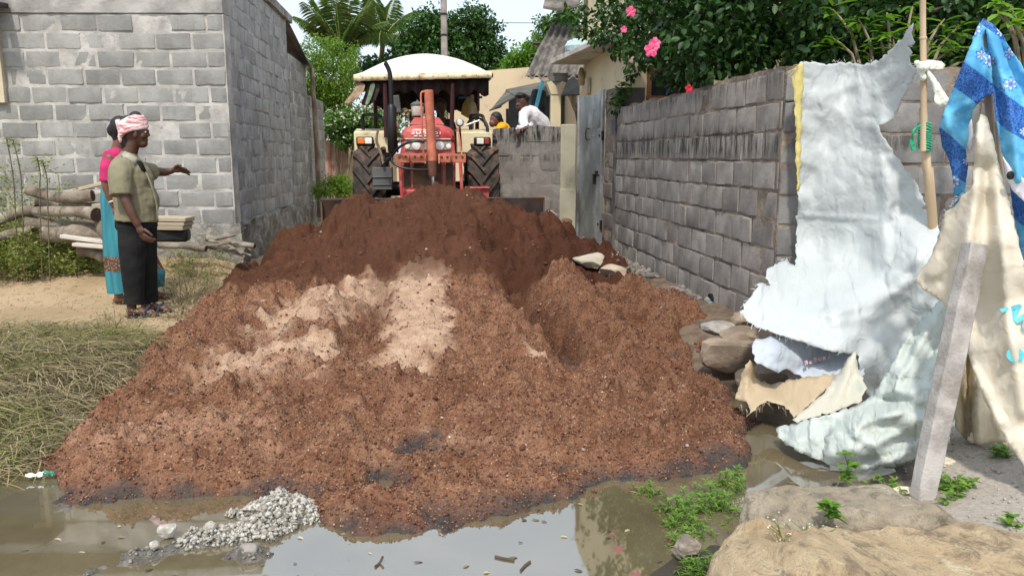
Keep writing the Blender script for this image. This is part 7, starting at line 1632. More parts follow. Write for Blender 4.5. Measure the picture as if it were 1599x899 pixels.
# ---- grass and weeds on the left
def blades(name, P, T, L, W, droop, mat, label, seg=4, tint=None):
    """thin strips bending along their length"""
    n = len(P); T = unit(T); Vs = []; side = unit(np.cross(T, np.array([0, 0, 1.0])) + nrg.normal(0, 0.25, (n, 3))); p = P.copy(); d = T.copy(); ring = []
    bend = nrg.normal(0, 0.2, (n, 3)) * np.array([1, 1, 0.3])
    for k in range(seg + 1):
        w_ = W * (1 - (k / seg) ** 2 * 0.92); ring.append(np.stack([p - side * w_[:, None] * 0.5, p + side * w_[:, None] * 0.5], 1))
        p = p + d * (L / seg)[:, None]; d = unit(d + np.array([0, 0, -1.0]) * droop[:, None] / seg + bend / seg)
        p[:, 2] = np.maximum(p[:, 2], ground_h(p[:, 0], p[:, 1]) + 0.006)
    V = np.stack(ring, 1).reshape(n, -1, 3); k2 = 2 * (seg + 1); f = []
    for k in range(seg): f.append((2 * k, 2 * k + 1, 2 * k + 3, 2 * k + 2))
    Fa = (np.array(f)[None] + (np.arange(n) * k2)[:, None, None]).reshape(-1, 4)
    me = np_mesh(name, V.reshape(-1, 3), Fa); fattr(me, 'tint', np.repeat(nrg.uniform(0, 1, n) if tint is None else tint, seg), 'FACE')
    o = link(name, me, mat); return tag(o, label, kind='stuff')
def pts_in(poly_px, n, z=0.0):
    pl = np.array([tuple(at_z(x, y, z)[:2]) for x, y in poly_px]); lo, hi = pl.min(0), pl.max(0); out = np.zeros((0, 2))
    while len(out) < n:
        q = nrg.uniform(lo, hi, (n * 3, 2)); q = q[poly_sdf(q[:, 0], q[:, 1], pl) > 0]; out = np.concatenate([out, q])
    out = out[:n]; return np.concatenate([out, ground_h(out[:, 0], out[:, 1])[:, None]], 1)
STW = leafmat('dry_straw', (0.09, 0.07, 0.036), (0.40, 0.33, 0.185), 0.15, 0.7)
GRS = leafmat('green_grass', (0.06, 0.08, 0.02), (0.31, 0.30, 0.10), 0.3, 0.6)
n = 10500
P = pts_in([(-200, 528), (0, 520), (120, 515), (262, 524), (240, 560), (196, 598), (150, 632), (95, 675), (50, 708), (-10, 722), (-220, 715)], n, -0.02)
hgt = 0.055 * sstep(-0.02, 0.2, fbm(P[:, 0] * 3, P[:, 1] * 3, 201, 3) + 0.15); P[:, 2] += nrg.uniform(0, 1, n) ** 1.5 * (0.03 + hgt)
a = nrg.normal(-0.55, 0.75, n); T = np.stack([np.cos(a), np.sin(a), nrg.uniform(-0.1, 0.25, n)], 1)
blades('dry_grass', P, T, nrg.uniform(0.08, 0.30, n), nrg.uniform(0.003, 0.0075, n), nrg.uniform(0.2, 0.9, n), STW, 'flattened dry grass beside the puddle and the bare path', 5)
n = 1500
P = pts_in([(-200, 528), (0, 520), (120, 516), (250, 526), (225, 555), (120, 570), (40, 600), (-200, 620)], n, -0.02)
a = nrg.normal(-0.3, 0.9, n); T = np.stack([np.cos(a), np.sin(a), nrg.uniform(0.1, 1.0, n)], 1); P[:, 2] += nrg.uniform(0, 0.05, n)
blades('green_grass', P, T, nrg.uniform(0.10, 0.32, n), nrg.uniform(0.0035, 0.007, n), nrg.uniform(0.6, 1.6, n), GRS, 'olive green grass growing through the flattened straw', 5)
n = 500
P = pts_in([(-120, 640), (0, 640), (60, 640), (90, 670), (20, 715), (-120, 720)], n, -0.06)
a = nrg.normal(-0.4, 0.9, n); T = np.stack([np.cos(a), np.sin(a), nrg.uniform(0.0, 0.9, n)], 1); P[:, 2] += nrg.uniform(0, 0.06, n)
blades('bank_grass', P, T, nrg.uniform(0.12, 0.35, n), nrg.uniform(0.0035, 0.007, n), nrg.uniform(0.6, 1.6, n), GRS, 'yellowish green grass hanging over the puddle bank', 5)
# leafy weeds: stems with small leaves
WD = leafmat('weed_leaf', (0.07, 0.11, 0.02), (0.32, 0.34, 0.09), 0.3, 0.55)
WDD = leafmat('dry_weed', (0.12, 0.095, 0.05), (0.33, 0.27, 0.15), 0.15, 0.8)
def weeds(name, P, hlo, hhi, label, mat, lf=(0.02, 0.05), asp=0.4, per=26, lean=0.25, stem=WDD):
    n = len(P); parts_ = []; h = nrg.uniform(hlo, hhi, n) * (0.45 + 1.35 * sstep(-0.25, 0.3, fbm(P[:, 0] * 1.9, P[:, 1] * 1.9, 17, 3))); T0 = unit(np.stack([nrg.normal(0, lean, n), nrg.normal(0, lean, n), np.ones(n)], 1))
    for k in range(per):
        t = nrg.uniform(0.12, 1.0, n); Q = P + T0 * (h * t)[:, None] + nrg.normal(0, 0.03, (n, 3)) * (1 + h[:, None]); Q[:, 2] = np.maximum(Q[:, 2], P[:, 2] + 0.01)
        a = nrg.uniform(0, 6.283, n); T = np.stack([np.cos(a), np.sin(a), nrg.uniform(-0.2, 0.9, n)], 1); L = nrg.uniform(*lf, n) * (1.1 - 0.4 * t)
        parts_.append((Q, T, unit(nrg.normal(0, 0.5, (n, 3)) + np.array([0, -0.2, 1])), L, L * asp, RHOM, np.clip(nrg.uniform(0, 1, n), 0, 1)))
    o = leaf_obj(name, parts_, mat, None, 'stuff'); tag(o, label)
    blades(name + '_stems', P, T0, h, np.full(n, 0.005), np.full(n, 0.15), stem, label.replace('weeds', 'weed stems'), 4)
P = pts_in([(-150, 400), (0, 395), (60, 390), (120, 395), (170, 420), (150, 440), (60, 446), (0, 452), (-150, 470)], 900, 0.05)
P = P[nrg.uniform(0, 1, len(P)) < 0.95]
weeds('leafy_weeds', P, 0.15, 0.80, 'tangled green weeds in front of the log pile', WD, (0.035, 0.08), 0.36, 46)
P = pts_in([(-100, 370), (0, 368), (100, 372), (165, 395), (165, 415), (0, 420), (-100, 430)], 330, 0.1); weeds('grassy_weeds', P, 0.3, 0.72, 'taller sparse weeds around the log pile', GRS, (0.03, 0.07), 0.28, 30)
P = pts_in([(-150, 440), (0, 436), (170, 436), (180, 446), (0, 462), (-150, 475)], 260, 0.0); weeds('withered_weeds', P, 0.05, 0.16, 'brown withered weeds along the bare path edge', WDD, (0.015, 0.035), 0.4, 16)
P = pts_in([(258, 395), (330, 390), (375, 410), (345, 440), (300, 470), (262, 440)], 150, 0.05); weeds('verge_weeds', P, 0.10, 0.34, 'dry and green weeds between the standing man and the block house', WD, (0.02, 0.045), 0.4, 22)
P = pts_in([(255, 465), (330, 440), (345, 455), (300, 505), (262, 515)], 70, 0.0); weeds('soil_edge_weeds', P, 0.08, 0.28, 'dusty weeds at the left margin of the red soil', WDD, (0.02, 0.04), 0.4, 20)
P = pts_in([(150, 490), (250, 492), (262, 512), (150, 515)], 40, 0.0); weeds('path_weeds', P, 0.04, 0.16, 'small dusty weeds by the feet of the man in khaki', WDD, (0.015, 0.03), 0.4, 14)
P = pts_in([(255, 372), (300, 370), (395, 378), (400, 396), (330, 402), (255, 398)], 120, 0.15); weeds('wall_foot_weeds', P, 0.08, 0.30, 'scattered weeds at the plinth of the block house', WD, (0.02, 0.05), 0.45, 18)
n = 500; P = pts_in([(255, 395), (345, 390), (390, 405), (330, 470), (270, 510), (250, 440)], n, 0.03); a = nrg.uniform(0, 6.28, n); T = np.stack([np.cos(a), np.sin(a), nrg.uniform(0, 1.0, n)], 1)
blades('verge_straw', P, T, nrg.uniform(0.1, 0.4, n), nrg.uniform(0.003, 0.006, n), nrg.uniform(0.2, 1.2, n), STW, 'dry straw stalks between the standing man and the soil', 4)
# tall weed stems standing in front of the block wall
TWL = ('tallest thin weed stem with a leaf tuft, leaning away from the log pile', 'thin weed stem with a leaf tuft rising just beside the tallest stem', 'short straight weed stem with a leaf tuft before the crooked log', 'short bent weed stem next to the short straight stem')
for i, (x0, y0, x1, y1) in enumerate(((24, 330, 10, 215), (34, 300, 20, 218), (62, 300, 58, 246), (74, 305, 66, 250))):
    Yq = 8.15; t = empty('tall_weed', at_y(x0, 400, Yq), TWL[i], 'weed', 'tall weed stems by the log pile')
    tip = at_y(x1, y1, Yq); part(t, 'stem', M('weed_stem', (0.12, 0.10, 0.055), var=0.2), lambda b: b.tube(cat_rom([Vector((at_y(x0, 400, Yq).x, Yq, gz1(-4.2, Yq))), at_y(x0, y0, Yq), at_y((x0 + x1) / 2 + 3, (y0 + y1) / 2, Yq), tip], 4), 0.006, 5))
    k = 14; a = nrg.uniform(0, 6.28, k); leaf_obj('leaf_tuft', [(np.tile(np.array(tip), (k, 1)) - np.array([0, 0, 1]) * nrg.uniform(0, 0.08, k)[:, None], np.stack([np.cos(a), np.sin(a), nrg.uniform(-.3, .6, k)], 1), np.tile(np.array([0, -0.2, 1.]), (k, 1)), nrg.uniform(0.05, 0.1, k), nrg.uniform(0.012, 0.02, k), LANCE, nrg.uniform(0.2, 0.8, k))], WD, t)
# ============================================================ LOGS, STONES, RUBBLE, WATER PLANTS, LITTER
def log_obj(name, label, p0, p1, r0, r1, mat, endm, cat='log', group=None, bend=0.03, n=12, sides=14):
    p0, p1 = Vector(p0), Vector(p1); o = empty(name, (p0 + p1) / 2 - Vector((0, 0, max(r0, r1))), label, cat, group); pts, rad = [], []
    sd_ = rnd.uniform(0, 9)
    for k in range(n + 1):
        t = k / n; pts.append(p0.lerp(p1, t) + Vector((bend * math.sin(t * 5 + sd_) * 0.3, bend * math.sin(t * 4 + sd_), bend * 0.8 * math.sin(t * 3.3 + sd_ * 2)))); rad.append((r0 + (r1 - r0) * t) * (1 + 0.08 * math.sin(t * 9 + sd_) + rnd.uniform(-0.05, 0.05)))
    part(o, 'trunk', mat, lambda b: b.tube(pts, rad, sides), smooth=60)
    for q, d, r in ((pts[0], (pts[0] - pts[1]).normalized(), rad[0]), (pts[-1], (pts[-1] - pts[-2]).normalized(), rad[-1])):
        part(o, 'cut_end', endm, lambda b: b.lathe(q, [(r * 0.97, -0.004), (r * 0.93, 0.006), (r * 0.3, 0.008)], d, 14))
    return o
logm = M('log_bark', (0.23, 0.185, 0.14), base2=(0.34, 0.295, 0.235), scale=6, rough=0.95, bmp=0.8, bscale=26, bdist=0.02, dirt=(0.14, 0.10, 0.07), damt=0.5)
logd = M('log_end', (0.07, 0.045, 0.03), var=0.4, scale=14, rough=0.95, bmp=0.8)
grpL = 'logs and boards piled by the house'
LYY = 8.45
log_obj('log', 'thick crooked log lying on top of the pile by the block wall', at_y(38, 298, LYY), at_y(146, 306, LYY - 0.12), 0.048, 0.064, logm, logd, group=grpL, bend=0.05)
log_obj('log', 'thick straight log lying under the crooked top log', at_y(55, 326, LYY - 0.05), at_y(152, 338, LYY - 0.25), 0.050, 0.066, logm, logd, group=grpL)
log_obj('log', 'short grey log lowest in the pile half hidden by weeds', at_y(70, 362, LYY), at_y(168, 370, LYY - 0.1), 0.09, 0.10, logm, logd, group=grpL)
log_obj('log', 'slanting log propped at the right end of the log pile', at_y(148, 330, LYY - 0.1), at_y(178, 378, LYY - 0.3), 0.06, 0.06, logm, logd, group=grpL)
log_obj('log', 'thin log behind the log pile reaching towards the wall window', at_y(-20, 345, LYY + 0.2), at_y(60, 330, LYY + 0.2), 0.06, 0.055, logm, logd, group=grpL)
log_obj('log', 'dusty log wedged between the two thick logs at the back', at_y(62, 316, LYY + 0.22), at_y(160, 322, LYY + 0.2), 0.05, 0.055, logm, logd, group=grpL)
log_obj('log', 'grey log behind the lowest short log of the pile', at_y(40, 350, LYY + 0.2), at_y(172, 352, LYY + 0.2), 0.075, 0.075, logm, logd, group=grpL)
log_obj('log', 'stubby log lying beneath the slanting log on the ground', at_y(120, 395, LYY - 0.1), at_y(178, 398, LYY - 0.15), 0.06, 0.055, logm, logd, group=grpL)
log_obj('log', 'bleached thin log at the window end of the pile', at_y(-30, 372, LYY), at_y(50, 362, LYY - 0.05), 0.05, 0.045, logm, logd, group=grpL)
bw = M('sawn_board', (0.52, 0.43, 0.30), base2=(0.62, 0.54, 0.41), scale=5, rough=0.85, bmp=0.4, bscale=30, stretch=(0.2, 1, 1), dirt=(0.3, 0.24, 0.17), damt=0.4)
def board(label, p0, p1, w_, h_, mat=bw):
    p0, p1 = Vector(p0), Vector(p1); d = p1 - p0; q = d.to_track_quat('X', 'Z').to_matrix(); b = MB(); b.box((p0 + p1) / 2, (d.length, w_, h_), q)
    return tag(b.build('board', mat, None, bevel=0.006), label, 'board', grpL)
board('long pale board leaning up behind the crooked log', at_y(90, 304, LYY + 0.25), at_y(172, 284, LYY + 0.2), 0.10, 0.035)
board('narrow pale board lying behind the crooked log', at_y(95, 312, LYY + 0.15), at_y(178, 297, LYY + 0.15), 0.08, 0.03)
board('short pale block end beside the woman in the sari', at_y(148, 325, LYY + 0.1), at_y(185, 322, LYY + 0.1), 0.14, 0.09)
board('flat grey white slab board low in the log pile', at_y(100, 368, LYY - 0.15), at_y(170, 377, LYY - 0.2), 0.16, 0.04, M('bleached_board', (0.55, 0.51, 0.45), var=0.15, scale=6, stretch=(.2, 1, 1)))
board('lowest bleached board of the log pile', at_y(118, 381, LYY - 0.25), at_y(180, 386, LYY - 0.3), 0.14, 0.035, M('bleached_board2', (0.55, 0.50, 0.43), var=0.15, scale=6, stretch=(.2, 1, 1)))
for k, (lb, y0) in enumerate((('topmost board of the short stack right of the man in khaki', 340), ('middle board of the short stack right of the man in khaki', 347), ('lowest board of the short stack right of the man in khaki', 353))):
    board(lb, at_y(236, y0 + 1, 8.55), at_y(297 - 2 * k, y0 + 2, 8.5), 0.24, 0.035 if k == 1 else 0.045)
dkb = MB(); dkb.box(at_y(270, 367, 8.55), (0.33, 0.22, 0.13), (0, 0.03, 0.1)); tag(dkb.build('gap_shade', M('gap_black', (0.012, 0.012, 0.013), var=0.3, rough=0.5, bmp=0.4, bscale=10, bdist=0.03), None, bevel=0.03), 'black block painting in the dark gap under the short stack of boards', 'crate')  # black block added to paint in the dark gap below the boards
log_obj('pole', 'long straight pole lying on the ground right of the man in khaki', at_y(248, 383, 8.35), at_y(322, 388, 8.3), 0.035, 0.032, logm, logd, 'pole', grpL, 0.01)
log_obj('pole', 'grey pole lying along the plinth of the block house', at_y(322, 374, 8.7), at_y(398, 382, 8.6), 0.035, 0.03, logm, logd, 'pole', grpL, 0.015)
for k in range(9):
    x0, y0 = rnd.uniform(318, 352), rnd.uniform(372, 392); x1, y1 = x0 + rnd.uniform(30, 62), y0 + rnd.uniform(-8, 22)
    b = MB(); b.tube(cat_rom([at_y(x0, y0, 8.45), at_y((x0 + x1) / 2, (y0 + y1) / 2 - rnd.uniform(-3, 5), 8.3), at_y(min(x1, 392), min(y1, 402), 8.15)], 3), [0.016, 0.015, 0.015, 0.014, 0.013, 0.012, 0.010], 7)
    tag(b.build('branch', logm), 'dry branch in the brushwood heap at the corner of the block house', 'branch', 'brushwood sticks by the house corner')
# ---- rocks
def rock(name, label, c, size, mat, rot=0.0, seed=1, sub=3, amp=0.10, boxy=0.55, cat='stone', group=None, fr=1.6, tilt=(0, 0)):
    v, f = ico_template(sub); rs = np.random.default_rng(seed); d = v / np.linalg.norm(v, axis=1, keepdims=True)
    m_ = np.max(np.abs(d), axis=1, keepdims=True); s_ = d * ((1 - boxy) + boxy / m_)
    k = 1 + amp * 2 * noise3(d * fr + seed * 3.7, seed, 3, 0.5)[:, None]
    for q in range(9):                                    # a few broken flat faces
        nn = unit(rs.normal(0, 1, (1, 3)))[0]; h = s_ @ nn; lim = rs.uniform(0.72, 0.9); s_ = s_ - nn * np.maximum(h - lim, 0)[:, None] * 0.85
    V = s_ * k * np.array(size) / 2; V += 0.012 * min(size) / 0.3 * noise3(V / max(size) * 14 + seed, seed + 5, 3, 0.6)[:, None] * d
    m4 = Euler((tilt[0], tilt[1], rot)).to_matrix(); V = V @ np.array(m4).T
    me = np_mesh(name, V, f); o = link(name, me, mat, None, Vector(c), smooth=22); return tag(o, label, cat, group)
def boulder_mat(name, a, b_, dark, pale):
    m, nt, p = newmat(name); co = pos(nt)
    c = mixc(nt, ramp(nt, noise(nt, co, 3.5, 6, 0.6), 0.35, 0.65), a, b_)
    c = mixc(nt, mathn(nt, 'MULTIPLY', ramp(nt, noise(nt, co, 11, 7, 0.75, 0.5), 0.48, 0.62), 0.85), c, dark)
    c = mixc(nt, mathn(nt, 'MULTIPLY', ramp(nt, noise(nt, co, 6.5, 6, 0.7, 0.8), 0.56, 0.66), 0.75), c, pale)
    c = mixc(nt, mathn(nt, 'MULTIPLY', ramp(nt, noise(nt, co, 130, 3, 0.7), 0.55, 0.7), 0.5), c, sc(dark, 0.8))
    setc(nt, p, c); p.inputs['Roughness'].default_value = 0.93; p.inputs['Specular IOR Level'].default_value = 0.2
    b1 = bump(nt, noise(nt, co, 14, 7, 0.72, 0.4), 0.75, 0.05)
    b2 = bump(nt, noise(nt, co, 90, 5, 0.7), 0.6, 0.01, b1); nt.links.new(b2, p.inputs['Normal']); return m
bould = boulder_mat('boulder_stone', (0.42, 0.31, 0.185), (0.50, 0.39, 0.25), (0.22, 0.165, 0.11), (0.60, 0.51, 0.35))
bould2 = boulder_mat('boulder_stone_grey', (0.33, 0.275, 0.20), (0.41, 0.35, 0.26), (0.19, 0.16, 0.12), (0.50, 0.45, 0.36))
def profile_rock(name, label, top, Yc, depth, zbase, mat, seed, cat='boulder'):
    """long boulder: silhouette profile along its length, rounded cross-section with broken facets"""
    tp = [at_y(x, y, Yc + 0.27 * depth) for x, y in top]; n = 120; m_ = 40; xs_ = np.linspace(tp[0].x, tp[-1].x, n); zt_ = np.interp(xs_, [q.x for q in tp], [q.z for q in tp]); V = []
    for i in range(n):
        t = i / (n - 1); e = min(1.0, (min(t, 1 - t) / 0.10)) ** 0.5; hh = (zt_[i] - zbase)
        for j in range(m_):
            a = 2 * math.pi * j / m_; ca, sa = math.cos(a), math.sin(a)
            yy = (abs(ca) ** 0.42) * (1 if ca > 0 else -1) * depth / 2 * (0.25 + 0.75 * e); zz = (abs(sa) ** 0.45) * (1 if sa > 0 else -1)
            V.append((xs_[i], Yc + yy + 0.06 * depth * math.sin(t * 7 + seed), zbase + hh * 0.5 + hh * 0.5 * zz))
    V = np.array(V); c = V.mean(0); d = V - c; d = unit(d * np.array([0.25, 1, 1.3]))
    for q_ in range(6):
        rs = np.random.default_rng(seed * 31 + q_); nn = unit(rs.normal(0, 1, (1, 3)) * np.array([[0.9, 1, 1]]))[0]; cc = V[rs.integers(0, len(V))]; h_ = (V - cc) @ nn; lo_ = np.exp(-((V[:, 0] - cc[0]) / 0.22) ** 2); V = V - nn * (np.maximum(h_ + 0.02, 0) * 0.8 * lo_ * (h_ < 0.12))[:, None]
    V = V + d * (0.012 * noise3(V * 4.5 + seed, seed, 3)[:, None] - 0.012 * np.abs(noise3(V * 9 + 3, seed + 7, 3))[:, None] + 0.010 * noise3(V * 22, seed + 3, 4, 0.6)[:, None] + 0.006 * noise3(V * 45, seed + 4, 2)[:, None])
    i = (np.arange(n - 1)[:, None] * m_ + np.arange(m_)[None, :]).ravel(); j2 = (np.arange(n - 1)[:, None] * m_ + ((np.arange(m_) + 1) % m_)[None, :]).ravel()
    f = np.stack([i, i + m_, j2 + m_, j2], 1)
    off = c * np.array([1, 1, 0]) + np.array([0, 0, zbase]); me = np_mesh(name, V - off, f)
    bm = bmesh.new(); bm.from_mesh(me); bmesh.ops.holes_fill(bm, edges=[e for e in bm.edges if e.is_boundary], sides=0); bmesh.ops.recalc_face_normals(bm, faces=bm.faces); bm.to_mesh(me); bm.free()
    return tag(link(name, me, mat, None, Vector(off), smooth=38), label, cat)
profile_rock('boulder', 'long ochre boulder with flowering weeds before it, at the puddle edge', [(1088, 905), (1104, 868), (1135, 838), (1170, 815), (1205, 800), (1238, 803), (1275, 814), (1340, 818), (1400, 824), (1470, 838), (1505, 832), (1540, 826), (1599, 842), (1720, 872)], 2.2, 0.42, -0.20, bould, 3)
profile_rock('boulder', 'flat topped brown boulder behind the long ochre boulder', [(1150, 842), (1160, 792), (1172, 766), (1230, 757), (1310, 756), (1385, 757), (1405, 772), (1425, 790), (1460, 800), (1530, 828), (1580, 850)], 2.62, 0.34, -0.20, bould2, 8)
stn = M('brown_stone', (0.24, 0.18, 0.13), base2=(0.33, 0.26, 0.19), scale=6, rough=0.95, bmp=0.7, bscale=35, dirt=(0.12, 0.09, 0.065), damt=0.7)
gst = M('grey_stone', (0.30, 0.275, 0.245), base2=(0.40, 0.37, 0.33), scale=6, rough=0.95, bmp=0.6, bscale=35, dirt=(0.16, 0.13, 0.10), damt=0.5)
G = 'rough stones beside the tarps'
q = at_y(1135, 556, 4.75); rock('stone', 'large squared brown stone at the foot of the white tarpaulin flap', (q.x, q.y, q.z - 0.01), (0.40, 0.32, 0.24), stn, 0.15, 5, boxy=0.8, amp=0.05, group=G)
q = at_y(1165, 523, 4.85); rock('stone', 'wedge shaped stone lying on the large squared stone', (q.x, q.y, q.z), (0.34, 0.26, 0.13), stn, -0.2, 6, boxy=0.6, amp=0.08, group=G)
q = at_y(1122, 514, 5.05); rock('stone', 'small flat stone next to the wedge shaped stone', (q.x, q.y, q.z), (0.22, 0.2, 0.10), gst, 0.5, 7, boxy=0.6, group=G)
q = at_y(1185, 580, 4.45); rock('stone', 'dark stone under the tan sack by the water', (q.x, q.y, q.z - 0.08), (0.3, 0.25, 0.22), stn, 0.3, 8, boxy=0.6, group=G)
q = at_y(1165, 490, 5.1); rock('stone', 'rounded stone against the boundary wall near the corner', (q.x, q.y, q.z - 0.05), (0.25, 0.2, 0.14), stn, 0.9, 9, boxy=0.5, group=G)
q = at_z(921, 413, 0.26); rock('stone', 'pale flat stone slab lying at the foot of the metal gate', (q.x, q.y, 0.30), (0.30, 0.34, 0.11), M('pale_slab', (0.46, 0.41, 0.32), var=0.12, scale=5, bmp=0.4), 0.35, 12, boxy=0.85, amp=0.04, tilt=(0.12, -0.12))
q = at_z(957, 424, 0.2); rock('stone', 'smaller tan stone beside the pale flat slab', (q.x, q.y, 0.22), (0.28, 0.26, 0.12), M('tan_slab', (0.40, 0.33, 0.24), var=0.15, scale=5, bmp=0.4), -0.2, 13, boxy=0.7, amp=0.06)
q = at_y(862, 343, 9.0); rock('stone', 'upright grey stone stuck in the soil before the plastered pillar', (q.x, q.y, q.z), (0.14, 0.09, 0.26), gst, 0.2, 14, boxy=0.7, tilt=(0.1, -0.15))
q = at_y(884, 350, 9.1); rock('stone', 'dark reddish stone by the plastered pillar base', (q.x, q.y, q.z - 0.03), (0.17, 0.12, 0.2), M('red_stone', (0.17, 0.09, 0.06), var=0.2), 0.5, 15, boxy=0.6, tilt=(0.0, 0.2))
# wall-foot rubble
P = []
for k in range(1500):
    t = rnd.random(); Yk = 5.4 + 3.7 * t; x = 2.40 - abs(rnd.gauss(0, 0.15)); P.append((x, Yk, 0))
P = np.array(P); P[:, 2] = soil_z(P[:, 0], P[:, 1]) 
P = P[(P[:, 2] < 0.36) & (fbm(P[:, 0] * 1.5, P[:, 1] * 1.5, 77, 2) > -0.12)]
scatter_rocks('wall_rubble', P, 0.006 + 0.036 * nrg.uniform(0, 1, len(P)) ** 3, M('rubble_grey', (0.15, 0.13, 0.11), base2=(0.24, 0.215, 0.185), scale=14, rough=0.95, bmp=0.5), 'grey stone rubble strewn along the foot of the boundary wall', tmpl=ico_template(1), jit=0.3, sink=0.45)
# ---- lime rubble heap in the puddle
def heap_h(x, y, c, rx, ry, h, rot):
    dx, dy = x - c[0], y - c[1]; u_ = dx * math.cos(rot) + dy * math.sin(rot); v_ = -dx * math.sin(rot) + dy * math.cos(rot)
    return h * np.maximum(0, 1 - np.sqrt((u_ / rx) ** 2 + (v_ / ry) ** 2)) ** 0.7
hc = at_z(435, 785, -0.06); hc2 = at_z(395, 812, -0.09); mc = at_z(300, 835, -0.1)
hf = lambda x, y: WZ - 0.03 + np.maximum.reduce([heap_h(x, y, hc, 0.24, 0.22, 0.10, 0.3), heap_h(x, y, hc2, 0.30, 0.15, 0.065, 0.5), heap_h(x, y, mc, 0.34, 0.13, 0.055, 0.55), heap_h(x, y, at_z(380, 862, -0.1), 0.15, 0.08, 0.045, 0.2)]) + 0.05 * fbm(x * 9, y * 9, 301, 4, 0.6)
gx = np.arange(hc.x - 0.95, hc.x + 0.4, 0.012); gy = np.arange(hc.y - 0.6, hc.y + 0.4, 0.012)
V, Fq = grid_mesh('mud', gx, gy, hf); kp = (V[Fq, 2].max(1) > WZ - 0.012); 
us_ = np.zeros(len(V), bool); us_[Fq[kp].ravel()] = True; ix = np.cumsum(us_) - 1
tag(link('mud_bank', np_mesh('mud_bank', V[us_], ix[Fq[kp]]), M('black_mud', (0.085, 0.075, 0.062), base2=(0.15, 0.135, 0.115), scale=22, rough=0.55, bmp=0.8, bscale=60), smooth=180), kind='structure')
X = nrg.uniform(hc.x - 0.42, hc.x + 0.27, 17000); Yy = nrg.uniform(hc.y - 0.32, hc.y + 0.3, 17000)
k1 = (heap_h(X, Yy, hc, 0.235, 0.21, 1, 0.3) > 0.03) | ((heap_h(X, Yy, hc2, 0.29, 0.12, 1, 0.5) > 0.06) & (nrg.uniform(0, 1, 17000) < 0.6))
P = np.stack([X, Yy, hf(X, Yy)], 1)[k1]; P = P[P[:, 2] > WZ]
LIM = M('lime_lump', (0.44, 0.41, 0.35), base2=(0.60, 0.57, 0.50), scale=25, rough=0.95, bmp=0.6, bscale=120, dirt=(0.36, 0.32, 0.26), dscale=14, damt=0.4)
LIMT = soil_piece_mat('lime_bits', [(0, (0.19, 0.172, 0.14)), (0.3, (0.32, 0.297, 0.25)), (0.65, (0.42, 0.395, 0.345)), (1, (0.52, 0.50, 0.445))])
scatter_rocks('lime_rubble', P, 0.003 + 0.013 * nrg.uniform(0, 1, len(P)) ** 3, LIMT, 'heap of crumbled whitish lime rubble standing in the puddle', jit=0.55, sink=0.25)
for i, (px, py, s_) in enumerate(((262, 828, 0.055), (326, 824, 0.045), (242, 850, 0.034), (388, 858, 0.05))):
    q = at_z(px, py, -0.09); rock('stone', ('larger white lime lump on the low mud bank', 'white lime lump between the mud bank and the lime heap', 'small white lime lump at the tip of the mud bank', 'tan pebble on the outlying patch of mud')[i], (q.x, q.y, -0.09), (s_ * 1.3, s_ * 1.1, s_), LIM if i < 3 else gst, i, 20 + i, 3, group=None)
X = nrg.uniform(mc.x - 0.4, mc.x + 0.5, 900); Yy = nrg.uniform(mc.y - 0.25, mc.y + 0.25, 900); P = np.stack([X, Yy, hf(X, Yy)], 1); P = P[P[:, 2] > WZ + 0.002]
scatter_rocks('mud_bits', P, 0.003 + 0.009 * nrg.uniform(0, 1, len(P)) ** 2, M('mud_bit', (0.20, 0.185, 0.16), var=0.4, scale=30, rough=0.8), 'grey mud and stone bits on the low bank in the puddle')
# floating leaves and scum on the water
n = 120; X = nrg.uniform(-1.6, 1.0, n); Yy = nrg.uniform(2.25, 3.3, n); fh_, fd_ = fill_h(X, Yy); ok = (fh_ < WZ) & (hf(X, Yy) < WZ - 0.01) & (ground_h(X, Yy) < WZ - 0.01); P = np.stack([X, Yy, np.full(n, WZ + 0.003)], 1)[ok]; n = len(P)
a = nrg.uniform(-0.6, 0.6, n); o = leaf_obj('floating_leaves', [(P, np.stack([np.cos(a), np.sin(a), np.zeros(n)], 1), np.tile(np.array([0, 0, 1.]), (n, 1)), nrg.uniform(0.012, 0.045, n), nrg.uniform(0.006, 0.018, n), OVAL, nrg.uniform(0, 1, n) ** 2)], leafmat('dead_leaf', (0.07, 0.055, 0.035), (0.55, 0.47, 0.30), 0.1), None, 'stuff'); tag(o, 'small dead leaves floating on the puddle')
for lb, pts in (('brown twig floating on the bright part of the puddle', [(773, 868), (785, 871), (803, 874)]), ('forked dead leaf stalk sticking up from the puddle', [(586, 884), (593, 878), (598, 868)]), ('thin dark twig floating beside the brown twig', [(813, 890), (820, 882), (828, 876)])):
    b = MB(); b.tube(cat_rom([at_z(x, y, WZ + 0.004 + (0.02 if 'stick' in lb and i == 2 else 0)) for i, (x, y) in enumerate(pts)], 3), 0.005, 6); tag(b.build('twig', M('wet_twig', (0.075, 0.055, 0.04), var=0.3)), lb, 'twig', 'twigs floating on the puddle')
